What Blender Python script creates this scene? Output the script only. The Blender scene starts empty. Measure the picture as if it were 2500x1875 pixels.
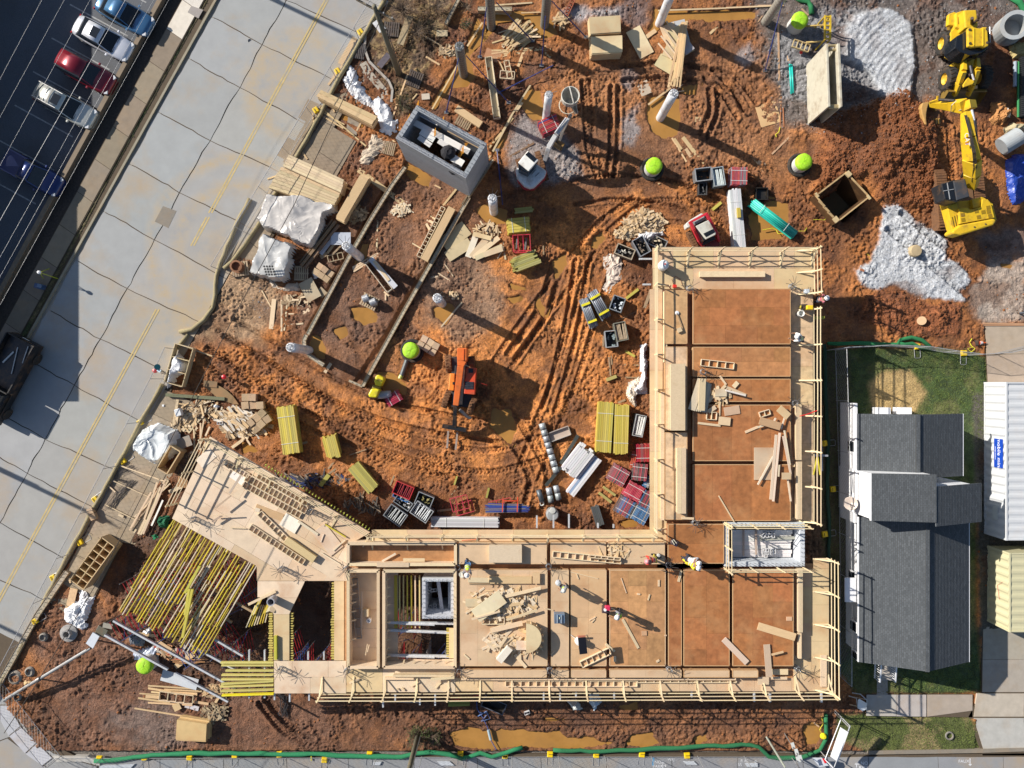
import bpy,math,random
import numpy as np
from mathutils import Vector,Matrix
random.seed(7)
SC=bpy.context.scene
COL=SC.collection
R=math.radians
# ------------------------------------------------------------------ camera, sky, sun, exposure
S=0.02855;H=50.0
cam_d=bpy.data.cameras.new('camera');cam=bpy.data.objects.new('camera',cam_d);COL.objects.link(cam)
cam.location=(0,0,H);cam.rotation_euler=(0,0,0)
cam_d.sensor_width=36;cam_d.lens=18/(1250*S/H);cam_d.clip_start=0.5;cam_d.clip_end=3000
SC.camera=cam
world=bpy.data.worlds.new('World');SC.world=world;world.use_nodes=True
SUN_EL=28.5;SH_ANG=25.5
nt=world.node_tree;bg=nt.nodes['Background']
sky=nt.nodes.new('ShaderNodeTexSky');sky.sky_type='NISHITA';sky.sun_disc=False
sx,sy=-math.cos(R(SH_ANG)),math.sin(R(SH_ANG))
sky.sun_elevation=R(SUN_EL);sky.sun_rotation=math.atan2(sx,sy)
sky.air_density=1.0;sky.dust_density=1.0;sky.ozone_density=1.5
nt.links.new(sky.outputs[0],bg.inputs[0]);bg.inputs[1].default_value=0.072
sun_d=bpy.data.lights.new('sun','SUN');sun=bpy.data.objects.new('sun',sun_d);COL.objects.link(sun)
sun_d.energy=5.0;sun_d.angle=R(0.5);sun_d.color=(1.0,0.93,0.83)
ce=math.cos(R(SUN_EL))
sun.rotation_euler=Vector((-sx*ce,-sy*ce,-math.sin(R(SUN_EL)))).to_track_quat('-Z','Y').to_euler()
sun.location=(-60,30,60)
SC.view_settings.view_transform='Standard';SC.view_settings.look='None'
SC.view_settings.exposure=0.5;SC.view_settings.gamma=1;SC.view_settings.use_curve_mapping=False
try:SC.cycles.max_bounces=5
except Exception:pass
# ------------------------------------------------------------------ helpers
def W(x,y,z=0.0):
 """a point of the place at height z, given where it is on a plan drawn at the photograph's ground scale"""
 k=S*(H-z)/H
 return Vector(((x-1250)*k,-(y-937.5)*k,z))
_o=[0.0,0.0,1/3.3185]
def O(c,r):
 _o[0]=[0,600,1200,1850][c];_o[1]=[0,450,900,1375][r];_o[2]=1/3.3185
def Q(x,y,z=0.0):
 return W(_o[0]+x*_o[2],_o[1]+y*_o[2],z)
def px(x,y):
 return(_o[0]+x*_o[2],_o[1]+y*_o[2])
MATS={}
def mk(name,col=(0.5,0.5,0.5),rough=0.7,metal=0.0,var=0.12,scale=6.0,bump=0.0,stretch=None,tint=False,spec=0.5,wear=None,wear_amt=0.0,wear_scale=1.5,coat=0.0,world_co=False,bump_scale=None):
 if name in MATS:return MATS[name]
 m=bpy.data.materials.new(name);m.use_nodes=True;n=m.node_tree;N=n.nodes;L=n.links
 b=N['Principled BSDF'];b.inputs['Roughness'].default_value=rough;b.inputs['Metallic'].default_value=metal
 b.inputs['Specular IOR Level'].default_value=spec
 if coat:b.inputs['Coat Weight'].default_value=coat;b.inputs['Coat Roughness'].default_value=0.08
 if world_co:co=N.new('ShaderNodeNewGeometry').outputs['Position']
 else:co=N.new('ShaderNodeTexCoord').outputs['Object']
 oi=N.new('ShaderNodeObjectInfo')
 mp=N.new('ShaderNodeMapping')
 L.new(co,mp.inputs['Vector'])
 if stretch:mp.inputs['Scale'].default_value=stretch
 off=N.new('ShaderNodeCombineXYZ')
 mm=N.new('ShaderNodeMath');mm.operation='MULTIPLY';mm.inputs[1].default_value=0.0 if world_co else 37.0
 L.new(oi.outputs['Random'],mm.inputs[0]);L.new(mm.outputs[0],off.inputs[0]);L.new(mm.outputs[0],off.inputs[1])
 L.new(off.outputs[0],mp.inputs['Location'])
 nz=N.new('ShaderNodeTexNoise');nz.inputs['Scale'].default_value=scale;nz.inputs['Detail'].default_value=5;nz.inputs['Roughness'].default_value=0.6
 L.new(mp.outputs[0],nz.inputs['Vector'])
 mr=N.new('ShaderNodeMapRange');mr.inputs[1].default_value=0.25;mr.inputs[2].default_value=0.75
 mr.inputs[3].default_value=1-var;mr.inputs[4].default_value=1+var
 L.new(nz.outputs['Fac'],mr.inputs[0])
 mul=N.new('ShaderNodeMix');mul.data_type='RGBA';mul.blend_type='MULTIPLY';mul.inputs[0].default_value=1.0
 if tint:L.new(oi.outputs['Color'],mul.inputs[6])
 else:mul.inputs[6].default_value=(*col,1)
 cb=N.new('ShaderNodeCombineColor');[L.new(mr.outputs[0],cb.inputs[i])for i in range(3)]
 L.new(cb.outputs[0],mul.inputs[7])
 out=mul.outputs[2]
 if wear is not None:
  nw=N.new('ShaderNodeTexNoise');nw.inputs['Scale'].default_value=wear_scale;nw.inputs['Detail'].default_value=8;nw.inputs['Roughness'].default_value=0.65
  if world_co:L.new(co,nw.inputs['Vector'])
  else:L.new(mp.outputs[0],nw.inputs['Vector'])if not stretch else L.new(co,nw.inputs['Vector'])
  rw=N.new('ShaderNodeMapRange');rw.inputs[1].default_value=0.5;rw.inputs[2].default_value=0.72;rw.inputs[3].default_value=0;rw.inputs[4].default_value=wear_amt
  L.new(nw.outputs['Fac'],rw.inputs[0])
  mx=N.new('ShaderNodeMix');mx.data_type='RGBA';mx.inputs[7].default_value=(*wear,1)
  L.new(rw.outputs[0],mx.inputs[0]);L.new(out,mx.inputs[6]);out=mx.outputs[2]
 L.new(out,b.inputs['Base Color'])
 if bump:
  bp=N.new('ShaderNodeBump');bp.inputs['Strength'].default_value=bump;bp.inputs['Distance'].default_value=0.03
  if bump_scale:
   n2=N.new('ShaderNodeTexNoise');n2.inputs['Scale'].default_value=bump_scale;n2.inputs['Detail'].default_value=6;L.new(mp.outputs[0],n2.inputs['Vector'])
   L.new(n2.outputs['Fac'],bp.inputs['Height'])
  else:L.new(nz.outputs['Fac'],bp.inputs['Height'])
  L.new(bp.outputs[0],b.inputs['Normal'])
 MATS[name]=m;return m
MUD=(0.30,0.13,0.05)
wood=mk('wood',rough=0.75,var=0.16,scale=5,stretch=(1.2,9,9),bump=0.25,tint=True,wear=(0.42,0.27,0.14),wear_amt=0.25,wear_scale=2)
ply=mk('plywood',rough=0.7,var=0.10,scale=2.2,bump=0.1,tint=True,world_co=True,wear=(0.36,0.16,0.06),wear_amt=0.6,wear_scale=0.55)
plydirty=mk('plywood_muddy',rough=0.5,var=0.30,scale=2.6,bump=0.1,tint=True,world_co=True,wear=(0.50,0.27,0.12),wear_amt=0.55,wear_scale=0.55,bump_scale=20)
paint=mk('paint',rough=0.42,var=0.08,scale=3,tint=True,wear=(0.20,0.11,0.05),wear_amt=0.6,wear_scale=1.6,bump=0.08)
carpaint=mk('car_paint',rough=0.28,metal=0.35,var=0.02,scale=3,tint=True,coat=0.8)
steel=mk('galvanised_steel',rough=0.45,metal=0.35,var=0.2,scale=8,tint=True,wear=(0.3,0.2,0.12),wear_amt=0.2)
rubber=mk('rubber',(0.025,0.024,0.023),rough=0.85,var=0.3,scale=9,bump=0.5,wear=(0.2,0.11,0.05),wear_amt=0.5,wear_scale=3)
mudrubber=mk('muddy_rubber',(0.17,0.08,0.035),rough=0.9,var=0.4,scale=10,bump=0.6,wear=(0.05,0.035,0.03),wear_amt=0.6,wear_scale=4)
glass=mk('dark_glass',(0.012,0.015,0.02),rough=0.06,var=0.0,spec=0.7)
conc=mk('concrete',rough=0.85,var=0.12,scale=2.0,bump=0.25,tint=True,world_co=True,bump_scale=30,wear=(0.36,0.23,0.11),wear_amt=0.35,wear_scale=0.6)
roadm=mk('road_concrete',rough=0.8,var=0.08,scale=0.9,bump=0.12,tint=True,world_co=True,bump_scale=40,wear=(0.40,0.29,0.17),wear_amt=0.85,wear_scale=0.16)
def smear(m,rings):
 N=m.node_tree.nodes;L=m.node_tree.links;b=N['Principled BSDF'];src=b.inputs['Base Color'].links[0].from_socket;g=N.new('ShaderNodeNewGeometry')
 nz=N.new('ShaderNodeTexNoise');nz.inputs['Scale'].default_value=.9;nz.inputs['Detail'].default_value=7;nz.inputs['Roughness'].default_value=.7;L.new(g.outputs['Position'],nz.inputs['Vector'])
 for c,r_,w_,am in rings:
  d=N.new('ShaderNodeVectorMath');d.operation='DISTANCE';L.new(g.outputs['Position'],d.inputs[0]);d.inputs[1].default_value=c
  e=N.new('ShaderNodeMath');e.operation='SUBTRACT';L.new(d.outputs['Value'],e.inputs[0]);e.inputs[1].default_value=r_
  f=N.new('ShaderNodeMath');f.operation='ABSOLUTE';L.new(e.outputs[0],f.inputs[0])
  q=N.new('ShaderNodeMapRange');q.inputs[1].default_value=w_;q.inputs[2].default_value=0;q.inputs[3].default_value=0;q.inputs[4].default_value=am;L.new(f.outputs[0],q.inputs[0])
  n2=N.new('ShaderNodeMapRange');n2.inputs[1].default_value=.36;n2.inputs[2].default_value=.62;L.new(nz.outputs['Fac'],n2.inputs[0])
  k=N.new('ShaderNodeMath');k.operation='MULTIPLY';L.new(q.outputs[0],k.inputs[0]);L.new(n2.outputs[0],k.inputs[1])
  mx=N.new('ShaderNodeMix');mx.data_type='RGBA';mx.inputs[7].default_value=(.43,.33,.20,1);L.new(k.outputs[0],mx.inputs[0]);L.new(src,mx.inputs[6]);src=mx.outputs[2]
 L.new(src,b.inputs['Base Color'])
smear(roadm,[(W(590,607),6.3,.7,.9),(W(590,607),4.4,.8,.8),(W(735,215),3.4,1.0,.7),(W(480,800),0,5.5,1.0),(W(560,640),0,4.0,.7),(W(700,190),0,4.5,.8),(W(420,960),0,3.0,.6),(W(1300,1300),27.3,.9,.5),(W(1250,-2500),96,1.5,.0)])
asph=mk('asphalt',(0.10,0.11,0.13),rough=0.85,var=0.22,scale=12,bump=0.3,world_co=True,wear=(0.075,0.073,0.07),wear_amt=0.6,wear_scale=0.4)
plastic=mk('plastic',rough=0.4,var=0.06,scale=4,tint=True)
poly=mk('plastic_sheet',(0.72,0.74,0.78),rough=0.25,var=0.15,scale=3,bump=0.5,tint=True,spec=0.6)
cloth=mk('cloth',rough=0.9,var=0.2,scale=14,bump=0.4,tint=True)
rebarm=mk('rebar',(0.10,0.09,0.09),rough=0.6,metal=0.5,var=0.3,scale=10)
skin=mk('skin',(0.30,0.17,0.11),rough=0.6,var=0.05)
class MB:
 def __init__(s):s.v=[];s.f=[]
 def add(s,vs,fs):
  n=len(s.v);s.v+=[tuple(v)for v in vs];s.f+=[tuple(i+n for i in f)for f in fs];return s
 def box(s,c,d,rz=0.0,M=None,taper=1.0):
  hx,hy,hz=d[0]/2,d[1]/2,d[2]/2
  vs=[Vector((a*hx*(taper if k>0 else 1),b*hy*(taper if k>0 else 1),k*hz))for k in(-1,1)for a,b in((-1,-1),(1,-1),(1,1),(-1,1))]
  if M is None:M=Matrix.Rotation(rz,3,'Z')
  return s.add([Vector(c)+M@v for v in vs],[(3,2,1,0),(4,5,6,7),(0,1,5,4),(1,2,6,5),(2,3,7,6),(3,0,4,7)])
 def bar(s,a,b,w,h,up=(0,0,1)):
  a,b=Vector(a),Vector(b);d=b-a
  if d.length<1e-6:return s
  x=d.normalized();u=Vector(up)
  y=u.cross(x)
  if y.length<1e-3:y=Vector((0,1,0)).cross(x)
  y.normalize();z=x.cross(y)
  M=Matrix((x,y,z)).transposed()
  return s.box((a+b)/2,(d.length,w,h),M=M)
 def prism(s,pts,z0,z1):
  n=len(pts);ar=sum(pts[i][0]*pts[(i+1)%n][1]-pts[(i+1)%n][0]*pts[i][1]for i in range(n))
  p=[(q[0],q[1])for q in(pts if ar>0 else list(reversed(pts)))]
  vs=[(x,y,z0)for x,y in p]+[(x,y,z1)for x,y in p]
  fs=[tuple(range(n-1,-1,-1)),tuple(range(n,2*n))]+[(i,(i+1)%n,(i+1)%n+n,i+n)for i in range(n)]
  return s.add(vs,fs)
 def cyl(s,a,b,r0,r1=None,n=12,caps=True):
  r1=r0 if r1 is None else r1
  a,b=Vector(a),Vector(b);d=(b-a).normalized();u=d.orthogonal().normalized();w=d.cross(u)
  vs=[a+(u*math.cos(2*math.pi*i/n)+w*math.sin(2*math.pi*i/n))*r0 for i in range(n)]+[b+(u*math.cos(2*math.pi*i/n)+w*math.sin(2*math.pi*i/n))*r1 for i in range(n)]
  fs=[(i,(i+1)%n,(i+1)%n+n,i+n)for i in range(n)]
  if caps:fs+=[tuple(range(n-1,-1,-1)),tuple(range(n,2*n))]
  return s.add(vs,fs)
 def tube(s,pts,r,n=6):
  pts=[Vector(p)for p in pts];rings=[];u=None
  for i,p in enumerate(pts):
   d=(pts[min(i+1,len(pts)-1)]-pts[max(i-1,0)]).normalized()
   u=d.orthogonal().normalized()if u is None else(u-d*u.dot(d)).normalized()
   w=d.cross(u);rr=r[i]if isinstance(r,(list,tuple))else r
   rings.append([p+(u*math.cos(2*math.pi*k/n)+w*math.sin(2*math.pi*k/n))*rr for k in range(n)])
  vs=[v for ring in rings for v in ring];fs=[]
  for i in range(len(pts)-1):
   for k in range(n):
    fs.append((i*n+k,i*n+(k+1)%n,(i+1)*n+(k+1)%n,(i+1)*n+k))
  fs+=[tuple(range(n-1,-1,-1)),tuple(range((len(pts)-1)*n,len(pts)*n))]
  return s.add(vs,fs)
 def ring(s,c,axis,R_,r,n=20,m=8):
  axis=Vector(axis).normalized();u=axis.orthogonal().normalized();w=axis.cross(u);c=Vector(c);vs=[];fs=[]
  for i in range(n):
   t=2*math.pi*i/n;e=u*math.cos(t)+w*math.sin(t)
   for k in range(m):
    q=2*math.pi*k/m;vs.append(c+e*(R_+r*math.cos(q))+axis*r*math.sin(q))
  for i in range(n):
   for k in range(m):fs.append((i*m+k,((i+1)%n)*m+k,((i+1)%n)*m+(k+1)%m,i*m+(k+1)%m))
  return s.add(vs,fs)
 def lathe(s,c,prof,n=20,axis=(0,0,1)):
  axis=Vector(axis).normalized();u=axis.orthogonal().normalized();w=axis.cross(u);c=Vector(c);vs=[];fs=[]
  for(r,h)in prof:
   for i in range(n):
    t=2*math.pi*i/n;vs.append(c+axis*h+(u*math.cos(t)+w*math.sin(t))*max(r,1e-4))
  for j in range(len(prof)-1):
   for i in range(n):fs.append((j*n+i,j*n+(i+1)%n,(j+1)*n+(i+1)%n,(j+1)*n+i))
  return s.add(vs,fs)
def link(name,me,parent=None,color=None):
 o=bpy.data.objects.new(name,me);COL.objects.link(o)
 if parent is not None:o.parent=parent
 if color is not None:o.color=(*color,1)
 return o
def mesh(mb,name,mat,smooth=False,off=None):
 me=bpy.data.meshes.new(name)
 vs=mb.v if off is None else[(v[0]-off[0],v[1]-off[1],v[2]-off[2])for v in mb.v]
 me.from_pydata(vs,[],mb.f)
 if mat:me.materials.append(mat)
 if smooth:me.polygons.foreach_set('use_smooth',[True]*len(me.polygons))
 me.update();return me
def part(root,name,mb,mat,color=(0.5,0.5,0.5),smooth=False,bevel=0,kind=None,glob=True):
 """one mesh object under root; the builder's points are global unless glob=False"""
 off=None
 if glob and root is not None:
  p=root;off=Vector((0,0,0))
  while p is not None:off=off+p.location;p=p.parent
 o=link(name,mesh(mb,name,mat,smooth,off),root,color)
 if bevel:
  b=o.modifiers.new('bevel','BEVEL');b.width=bevel;b.segments=2;b.limit_method='ANGLE';b.angle_limit=R(40)
 if kind:o['kind']=kind
 return o
def thing(name,label,cat,loc=(0,0,0),group=None,rz=0.0):
 o=bpy.data.objects.new(name,None);COL.objects.link(o);o.location=loc;o.rotation_euler=(0,0,rz)
 o.empty_display_size=0.2
 if label:o['label']=label
 o['category']=cat
 if group:o['group']=group
 return o
def single(name,mb,mat,label,cat,color=(0.5,0.5,0.5),group=None,smooth=False,bevel=0,origin=None,kind=None):
 if origin is None:
  a=np.array(mb.v);origin=Vector(((a[:,0].min()+a[:,0].max())/2,(a[:,1].min()+a[:,1].max())/2,a[:,2].min()))
 o=link(name,mesh(mb,name,mat,smooth,origin),None,color);o.location=origin
 if label:o['label']=label
 if cat:o['category']=cat
 if group:o['group']=group
 if kind:o['kind']=kind
 if bevel:
  b=o.modifiers.new('bevel','BEVEL');b.width=bevel;b.segments=2;b.limit_method='ANGLE';b.angle_limit=R(40)
 return o
def struct(name,mb,mat,color=(0.5,0.5,0.5),smooth=False):
 o=link(name,mesh(mb,name,mat,smooth),None,color);o['kind']='structure';return o
def copy_tree(o,parent=None):
 c=o.copy();COL.objects.link(c);c.parent=parent
 for ch in list(o.children):copy_tree(ch,c)
 return c
UNIT={}
def unit(mat):
 if mat.name not in UNIT:
  b=MB().box((0,0,0),(1,1,1));UNIT[mat.name]=mesh(b,'board',mat)
 return UNIT[mat.name]
PINE=(0.62,0.44,0.24);PALE=(0.66,0.51,0.33);TAN=(0.60,0.42,0.25);BROWN=(0.33,0.12,0.038);YEL=(0.55,0.42,0.05);OLD=(0.34,0.24,0.14);WHITE=(0.72,0.72,0.70)
def vary(c,a=0.12):
 k=1+random.uniform(-a,a);return tuple(min(0.9,max(0.002,x*k*(1+random.uniform(-a,a)*0.25)))for x in c)
def board_ob(name,a,b,w,t,mat=None,color=PINE,parent=None,roll=0.0):
 """one board between two points of the place (centre line), its own object sharing a unit mesh"""
 mat=mat or wood;a,b=Vector(a),Vector(b);d=b-a;c=(a+b)/2
 off=Vector((0,0,0));p=parent
 while p is not None:off=off+p.location;p=p.parent
 o=link(name,unit(mat),parent,vary(color))
 o.location=c-off;o.scale=(d.length,w,t)
 o.rotation_euler=(roll,-math.atan2(d.z,math.hypot(d.x,d.y)),math.atan2(d.y,d.x))
 return o
AUTO=[]
def loose(x1,y1,x2,y2,wpx,z=0.06,t=0.04,color=PINE,kind='board',surf='mud',adj='',mat=None,tilt=0.0,name=None):
 """a loose board/sheet; crop coordinates, width in crop pixels, z = height of its top"""
 a,b=Q(x1,y1,z-t/2),Q(x2,y2,z-t/2+tilt)
 w=wpx*_o[2]*S*(H-z)/H
 o=board_ob(name or{'board':'board','sheet':'plywood_sheet'}.get(kind,kind),a,b,w,t,mat or(ply if kind=='sheet' else wood),color)
 o['category']={'sheet':'plywood sheet'}.get(kind,kind)
 L=(b-a).length
 AUTO.append((o,adj,kind,surf,L));return o
_rng=np.random.RandomState(3);_lat=_rng.rand(256,256)
def vnoise(x,y,sc,seed=0):
 x=x*sc+seed*17.3;y=y*sc+seed*9.1
 xi=np.floor(x).astype(int);yi=np.floor(y).astype(int);fx=x-xi;fy=y-yi
 fx=fx*fx*(3-2*fx);fy=fy*fy*(3-2*fy)
 a=_lat[xi&255,yi&255];b=_lat[(xi+1)&255,yi&255];c=_lat[xi&255,(yi+1)&255];d=_lat[(xi+1)&255,(yi+1)&255]
 return(a*(1-fx)+b*fx)*(1-fy)+(c*(1-fx)+d*fx)*fy
def fbm(x,y,sc,oc=4,seed=0,ridged=False):
 t=0;amp=0.5;s=0
 for i in range(oc):
  n=vnoise(x,y,sc*2.03**i,seed+i*5)
  if ridged:n=1-np.abs(2*n-1)
  t=t+n*amp;s+=amp;amp*=0.55
 return t/s
def sdf(X,Y,pts):
 """signed distance (negative inside), plan units"""
 P=np.array(pts,float);d=np.full(X.shape,1e18);ins=np.zeros(X.shape,bool);n=len(P)
 for i in range(n):
  a=P[i];b=P[(i+1)%n];e=b-a;wx=X-a[0];wy=Y-a[1]
  t=np.clip((wx*e[0]+wy*e[1])/(e@e+1e-12),0,1)
  d=np.minimum(d,(wx-e[0]*t)**2+(wy-e[1]*t)**2)
  c=((a[1]>Y)!=(b[1]>Y))&(X<(b[0]-a[0])*(Y-a[1])/(b[1]-a[1]+1e-12)+a[0]);ins^=c
 return np.sqrt(d)*np.where(ins,-1,1)
def sstep(a,b,x):
 t=np.clip((x-a)/(b-a),0,1);return t*t*(3-2*t)
def shapes(*ps):
 """crop points -> plan points with the current origin"""
 return[px(*p)for p in ps]
STEP=0.072
gx=np.arange(-38.5,38.51,STEP);gy=np.arange(-29.5,29.51,STEP)
GX,GY=np.meshgrid(gx,gy,indexing='ij');PX=GX/S+1250;PY=937.5-GY/S
Z=np.zeros(GX.shape)
n_big=fbm(PX,PY,1/190,4,1);n_mid=fbm(PX,PY,1/48,5,2);n_fin=fbm(PX,PY,1/11,4,3);n_rid=fbm(PX,PY,1/26,4,4,True)
def mask(pts,f=6,amp=14,grow=0):
 d=sdf(PX,PY,pts)-grow+(n_mid-0.5)*amp*2+(n_fin-0.5)*amp
 return sstep(f,-f,d)
def pmask(pts,f=6,amp=14):
 """mask worked out only near the shape"""
 P=np.array(pts);m=60+amp*2
 i0,i1=np.searchsorted(PX[:,0],[P[:,0].min()-m,P[:,0].max()+m]);j1,j0=[len(gy)-np.searchsorted(PY[0][::-1],q)for q in(P[:,1].min()-m,P[:,1].max()+m)]
 out=np.zeros(PX.shape);sl=(slice(max(i0,0),i1),slice(max(j0,0),j1))
 d=sdf(PX[sl],PY[sl],pts)+(n_mid[sl]-0.5)*amp*2+(n_fin[sl]-0.5)*amp
 out[sl]=sstep(f,-f,d);return out
C=np.zeros(GX.shape+(3,))
def lay(col,m,v=0.0):
 c=np.array(col)*(1+v*(n_fin[...,None]-0.5)*2)
 C[:]=C*(1-m[...,None])+c*m[...,None]
cl=sstep(0.30,0.70,n_mid*0.55+n_big*0.45)
C[:]=np.array((0.115,0.043,0.019))*(1-cl[...,None])+np.array((0.38,0.145,0.04))*cl[...,None]
brt=pmask([(520,780),(640,740),(850,930),(1040,700),(1230,560),(1480,420),(1760,470),(1740,580),(1500,640),(1560,900),(1480,1130),(1290,1230),(900,1130),(640,1010)],60,40)
lay((0.52,0.20,0.052),brt*(0.3+0.6*sstep(0.35,0.62,n_mid)),0.35)
lay((0.26,0.17,0.11),pmask([(1020,640),(1130,600),(1230,680),(1220,800),(1120,850),(1030,780)],25,25)*0.75,0.3)
lay((0.15,0.085,0.055),pmask([(780,480),(1150,380),(1180,640),(900,950),(700,880),(720,700)],40,25)*0.55,0.3)
lay((0.24,0.12,0.06),pmask([(1360,150),(1900,120),(1980,420),(1700,430),(1400,480)],40,30)*0.5,0.3)
gm=pmask([(1820,-60),(2560,-60),(2560,60),(2420,100),(2360,260),(2250,250),(2080,330),(1900,300),(1860,100)],25,30);lay((0.115,0.105,0.10),gm*0.9,0.5)
O(1,3);lay((0.12,0.06,0.035),pmask([(60,1540),(60,1700),(700,1690),(900,1700),(2300,1690),(2300,1840),(60,1840)],30,15)*0.6,0.5)
lay((0.16,0.075,0.042),pmask([(90,1500),(180,1420),(360,1600),(640,1690),(800,1720),(780,1830),(200,1840),(80,1600)],30,15)*0.8,0.5)
lay((0.15,0.13,0.12),pmask([(270,1740),(400,1700),(520,1800),(400,1835),(280,1820)],30,35)*0.5,0.5)
lay((0.36,0.24,0.14),pmask([(530,650),(640,640),(700,740),(640,830),(470,830),(430,815),(500,760)],25,18)*0.8,0.3)
O(2,0);g1=pmask(shapes((90,1250),(170,1060),(280,890),(400,1060),(560,1080),(700,1220),(730,1400),(500,1480),(200,1500)),14,18);lay((0.26,0.24,0.235),g1*0.85,0.6)
g2=pmask(shapes((560,80),(700,50),(1040,60),(1040,140),(820,170),(600,150)),12,14);lay((0.32,0.32,0.34),g2*0.8,0.5)
lay((0.15,0.12,0.12),pmask(shapes((1020,0),(1290,0),(1310,180),(1180,260),(1060,160)),14,20)*0.8,0.6)
lay((0.25,0.24,0.25),pmask(shapes((1060,560),(1160,600),(1130,760),(1050,700)),10,15)*0.7,0.5)
lay((0.30,0.29,0.30),pmask(shapes((1040,960),(1180,830),(1230,800),(1200,960),(1140,1170),(1040,1180)),10,18)*0.7,0.5)
lay((0.26,0.27,0.29),pmask(shapes((1990,480),(2090,340),(2110,480),(2050,560)),8,14)*0.6,0.5)
O(3,0);gA=pmask(shapes((150,300),(330,200),(560,60),(980,70),(1090,110),(1250,200),(1280,500),(1230,650),(1180,840),(960,790),(860,700),(480,860),(330,800),(180,820),(150,560)),8,14);lay((0.21,0.21,0.22),gA*0.9,0.45)
gA2=pmask(shapes((700,240),(760,130),(960,80),(1090,105),(1250,200),(1280,500),(1230,650),(1180,840),(960,790),(900,600),(720,500)),7,10);lay((0.44,0.46,0.49),gA2,0.30)
gB0=pmask(shapes((480,1000),(900,830),(1200,770),(1400,1000),(1440,1350),(1400,1700),(950,1640),(850,1450),(420,1560),(520,1200)),14,18);lay((0.19,0.066,0.022),gB0,0.6)
O(3,1);gB=pmask(shapes((1000,170),(1130,180),(1260,300),(1400,380),(1530,450),(1520,610),(1640,620),(1720,780),(1640,860),(1670,950),(1330,930),(1100,810),(930,860),(820,820),(790,700),(900,640),(980,480),(990,330)),5,12);lay((0.45,0.47,0.50),gB,0.25)
gC=pmask(shapes((870,890),(1100,840),(1330,945),(1660,960),(1620,1230),(1200,1250),(1040,1200),(850,1100)),8,14);lay((0.22,0.075,0.027),gC,0.6)
lay((0.34,0.30,0.26),pmask(shapes((1880,620),(2200,560),(2200,1130),(1850,1130),(1700,980)),14,25)*0.8,0.5)
lay((0.16,0.13,0.12),pmask(shapes((1700,420),(2200,300),(2200,600),(1900,640)),14,20)*0.7,0.5)
O(3,2)
gG=pmask([(2010,850),(2140,848),(2300,850),(2412,870),(2420,1010),(2385,1120),(2385,1500),(2400,1690),(2090,1695),(2020,1600),(2005,1200)],8,8)
lay((0.045,0.075,0.018),gG,0.6)
lay((0.13,0.13,0.045),gG*sstep(0.48,0.66,n_mid)*0.75,0.3)
lay((0.085,0.06,0.035),pmask([(1975,860),(2075,860),(2075,1600),(1975,1690)],8,6)*0.8,0.4)
gS=pmask(shapes((900,110),(1000,20),(1240,20),(1370,200),(1280,365),(920,365)),8,8);lay((0.40,0.28,0.12),gS,0.35)
lay((0.075,0.07,0.055),pmask([(2375,960),(2600,940),(2600,1560),(2390,1560)],6,6),.4)
gG2=pmask([(2050,1745),(2370,1750),(2395,1800),(2400,1838),(2120,1838),(2040,1800)],7,8);lay((0.075,0.09,0.022),gG2,0.6);lay((0.20,0.16,0.07),gG2*sstep(0.5,0.6,n_mid),0.4)
lay((0.055,0.028,0.016),pmask([(310,1300),(430,1270),(840,1420),(840,1680),(600,1690),(420,1640),(300,1520)],12,8)*.85,.5);lay((0.055,0.028,0.016),pmask([(850,1400),(1110,1400),(1110,1620),(850,1620)],12,8)*.85,.5)  # shade under the joists and stair opening painted into the ground colour
gL=pmask([(470,-40),(530,-40),(245,480),(60,830),(0,960),(20,830)],2,2);lay((0.13,0.10,0.045),gL,0.5);lay((0.07,0.085,0.03),gL*sstep(0.56,0.66,n_mid),0.4)
O(1,0)
gLeaf=pmask(shapes((1080,100),(1180,0),(1600,-80),(1700,60),(1600,300),(1500,520),(1330,900),(1230,960),(1180,740),(1000,480),(1000,250)),10,12);lay((0.11,0.065,0.032),gLeaf*0.9,0.8);lay((0.26,0.18,0.08),gLeaf*sstep(0.53,0.62,n_fin)*0.7,0.3)
# relief
lowroad=sstep(2,-3,PX-(934-0.5590*PY))
rough_mask=1-np.clip(gG+gG2+gL+gA2*0.6,0,1)
n_r2=fbm(PX,PY,1/9,3,14,True);n_r3=fbm(PX,PY,1/6,2,24,True)
patch_=sstep(0.42,0.6,fbm(PX,PY,1/70,3,33))
Z+=((n_r2-.5)*.15+(n_r3-.5)*.13)*rough_mask*(.35+patch_)*(1-lowroad)
Z+=(n_mid-0.5)*0.17*rough_mask+(n_rid-0.5)*0.10*rough_mask*sstep(0.35,0.6,n_big)+(n_fin-0.5)*0.05
Z+=gB0*(0.35+0.5*(n_mid-0.3))+(gB0+gC)*(n_fin-0.5)*0.24
O(3,0);cx,cy=px(1080,1180);rr=np.hypot((PX-cx)/120,(PY-cy)/120);Z+=1.1*np.exp(-rr**2*1.8)
C[:]*=(1+0.0*Z[...,None])
Z+=gC*(0.12+0.3*(n_mid-0.4));Z+=gB*(0.10+0.06*(n_mid-0.5)+0.06*(n_fin-0.5))
O(3,0);ax,ay=px(1500,900);rad=np.hypot(PX-ax,PY-ay);Z+=gA2*(0.25+0.02*np.sin(rad/2.3+5*n_mid)*sstep(.35,.6,n_big)+.06*(n_rid-.5)+0.3*np.clip(n_big-0.4,0,1))
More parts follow.
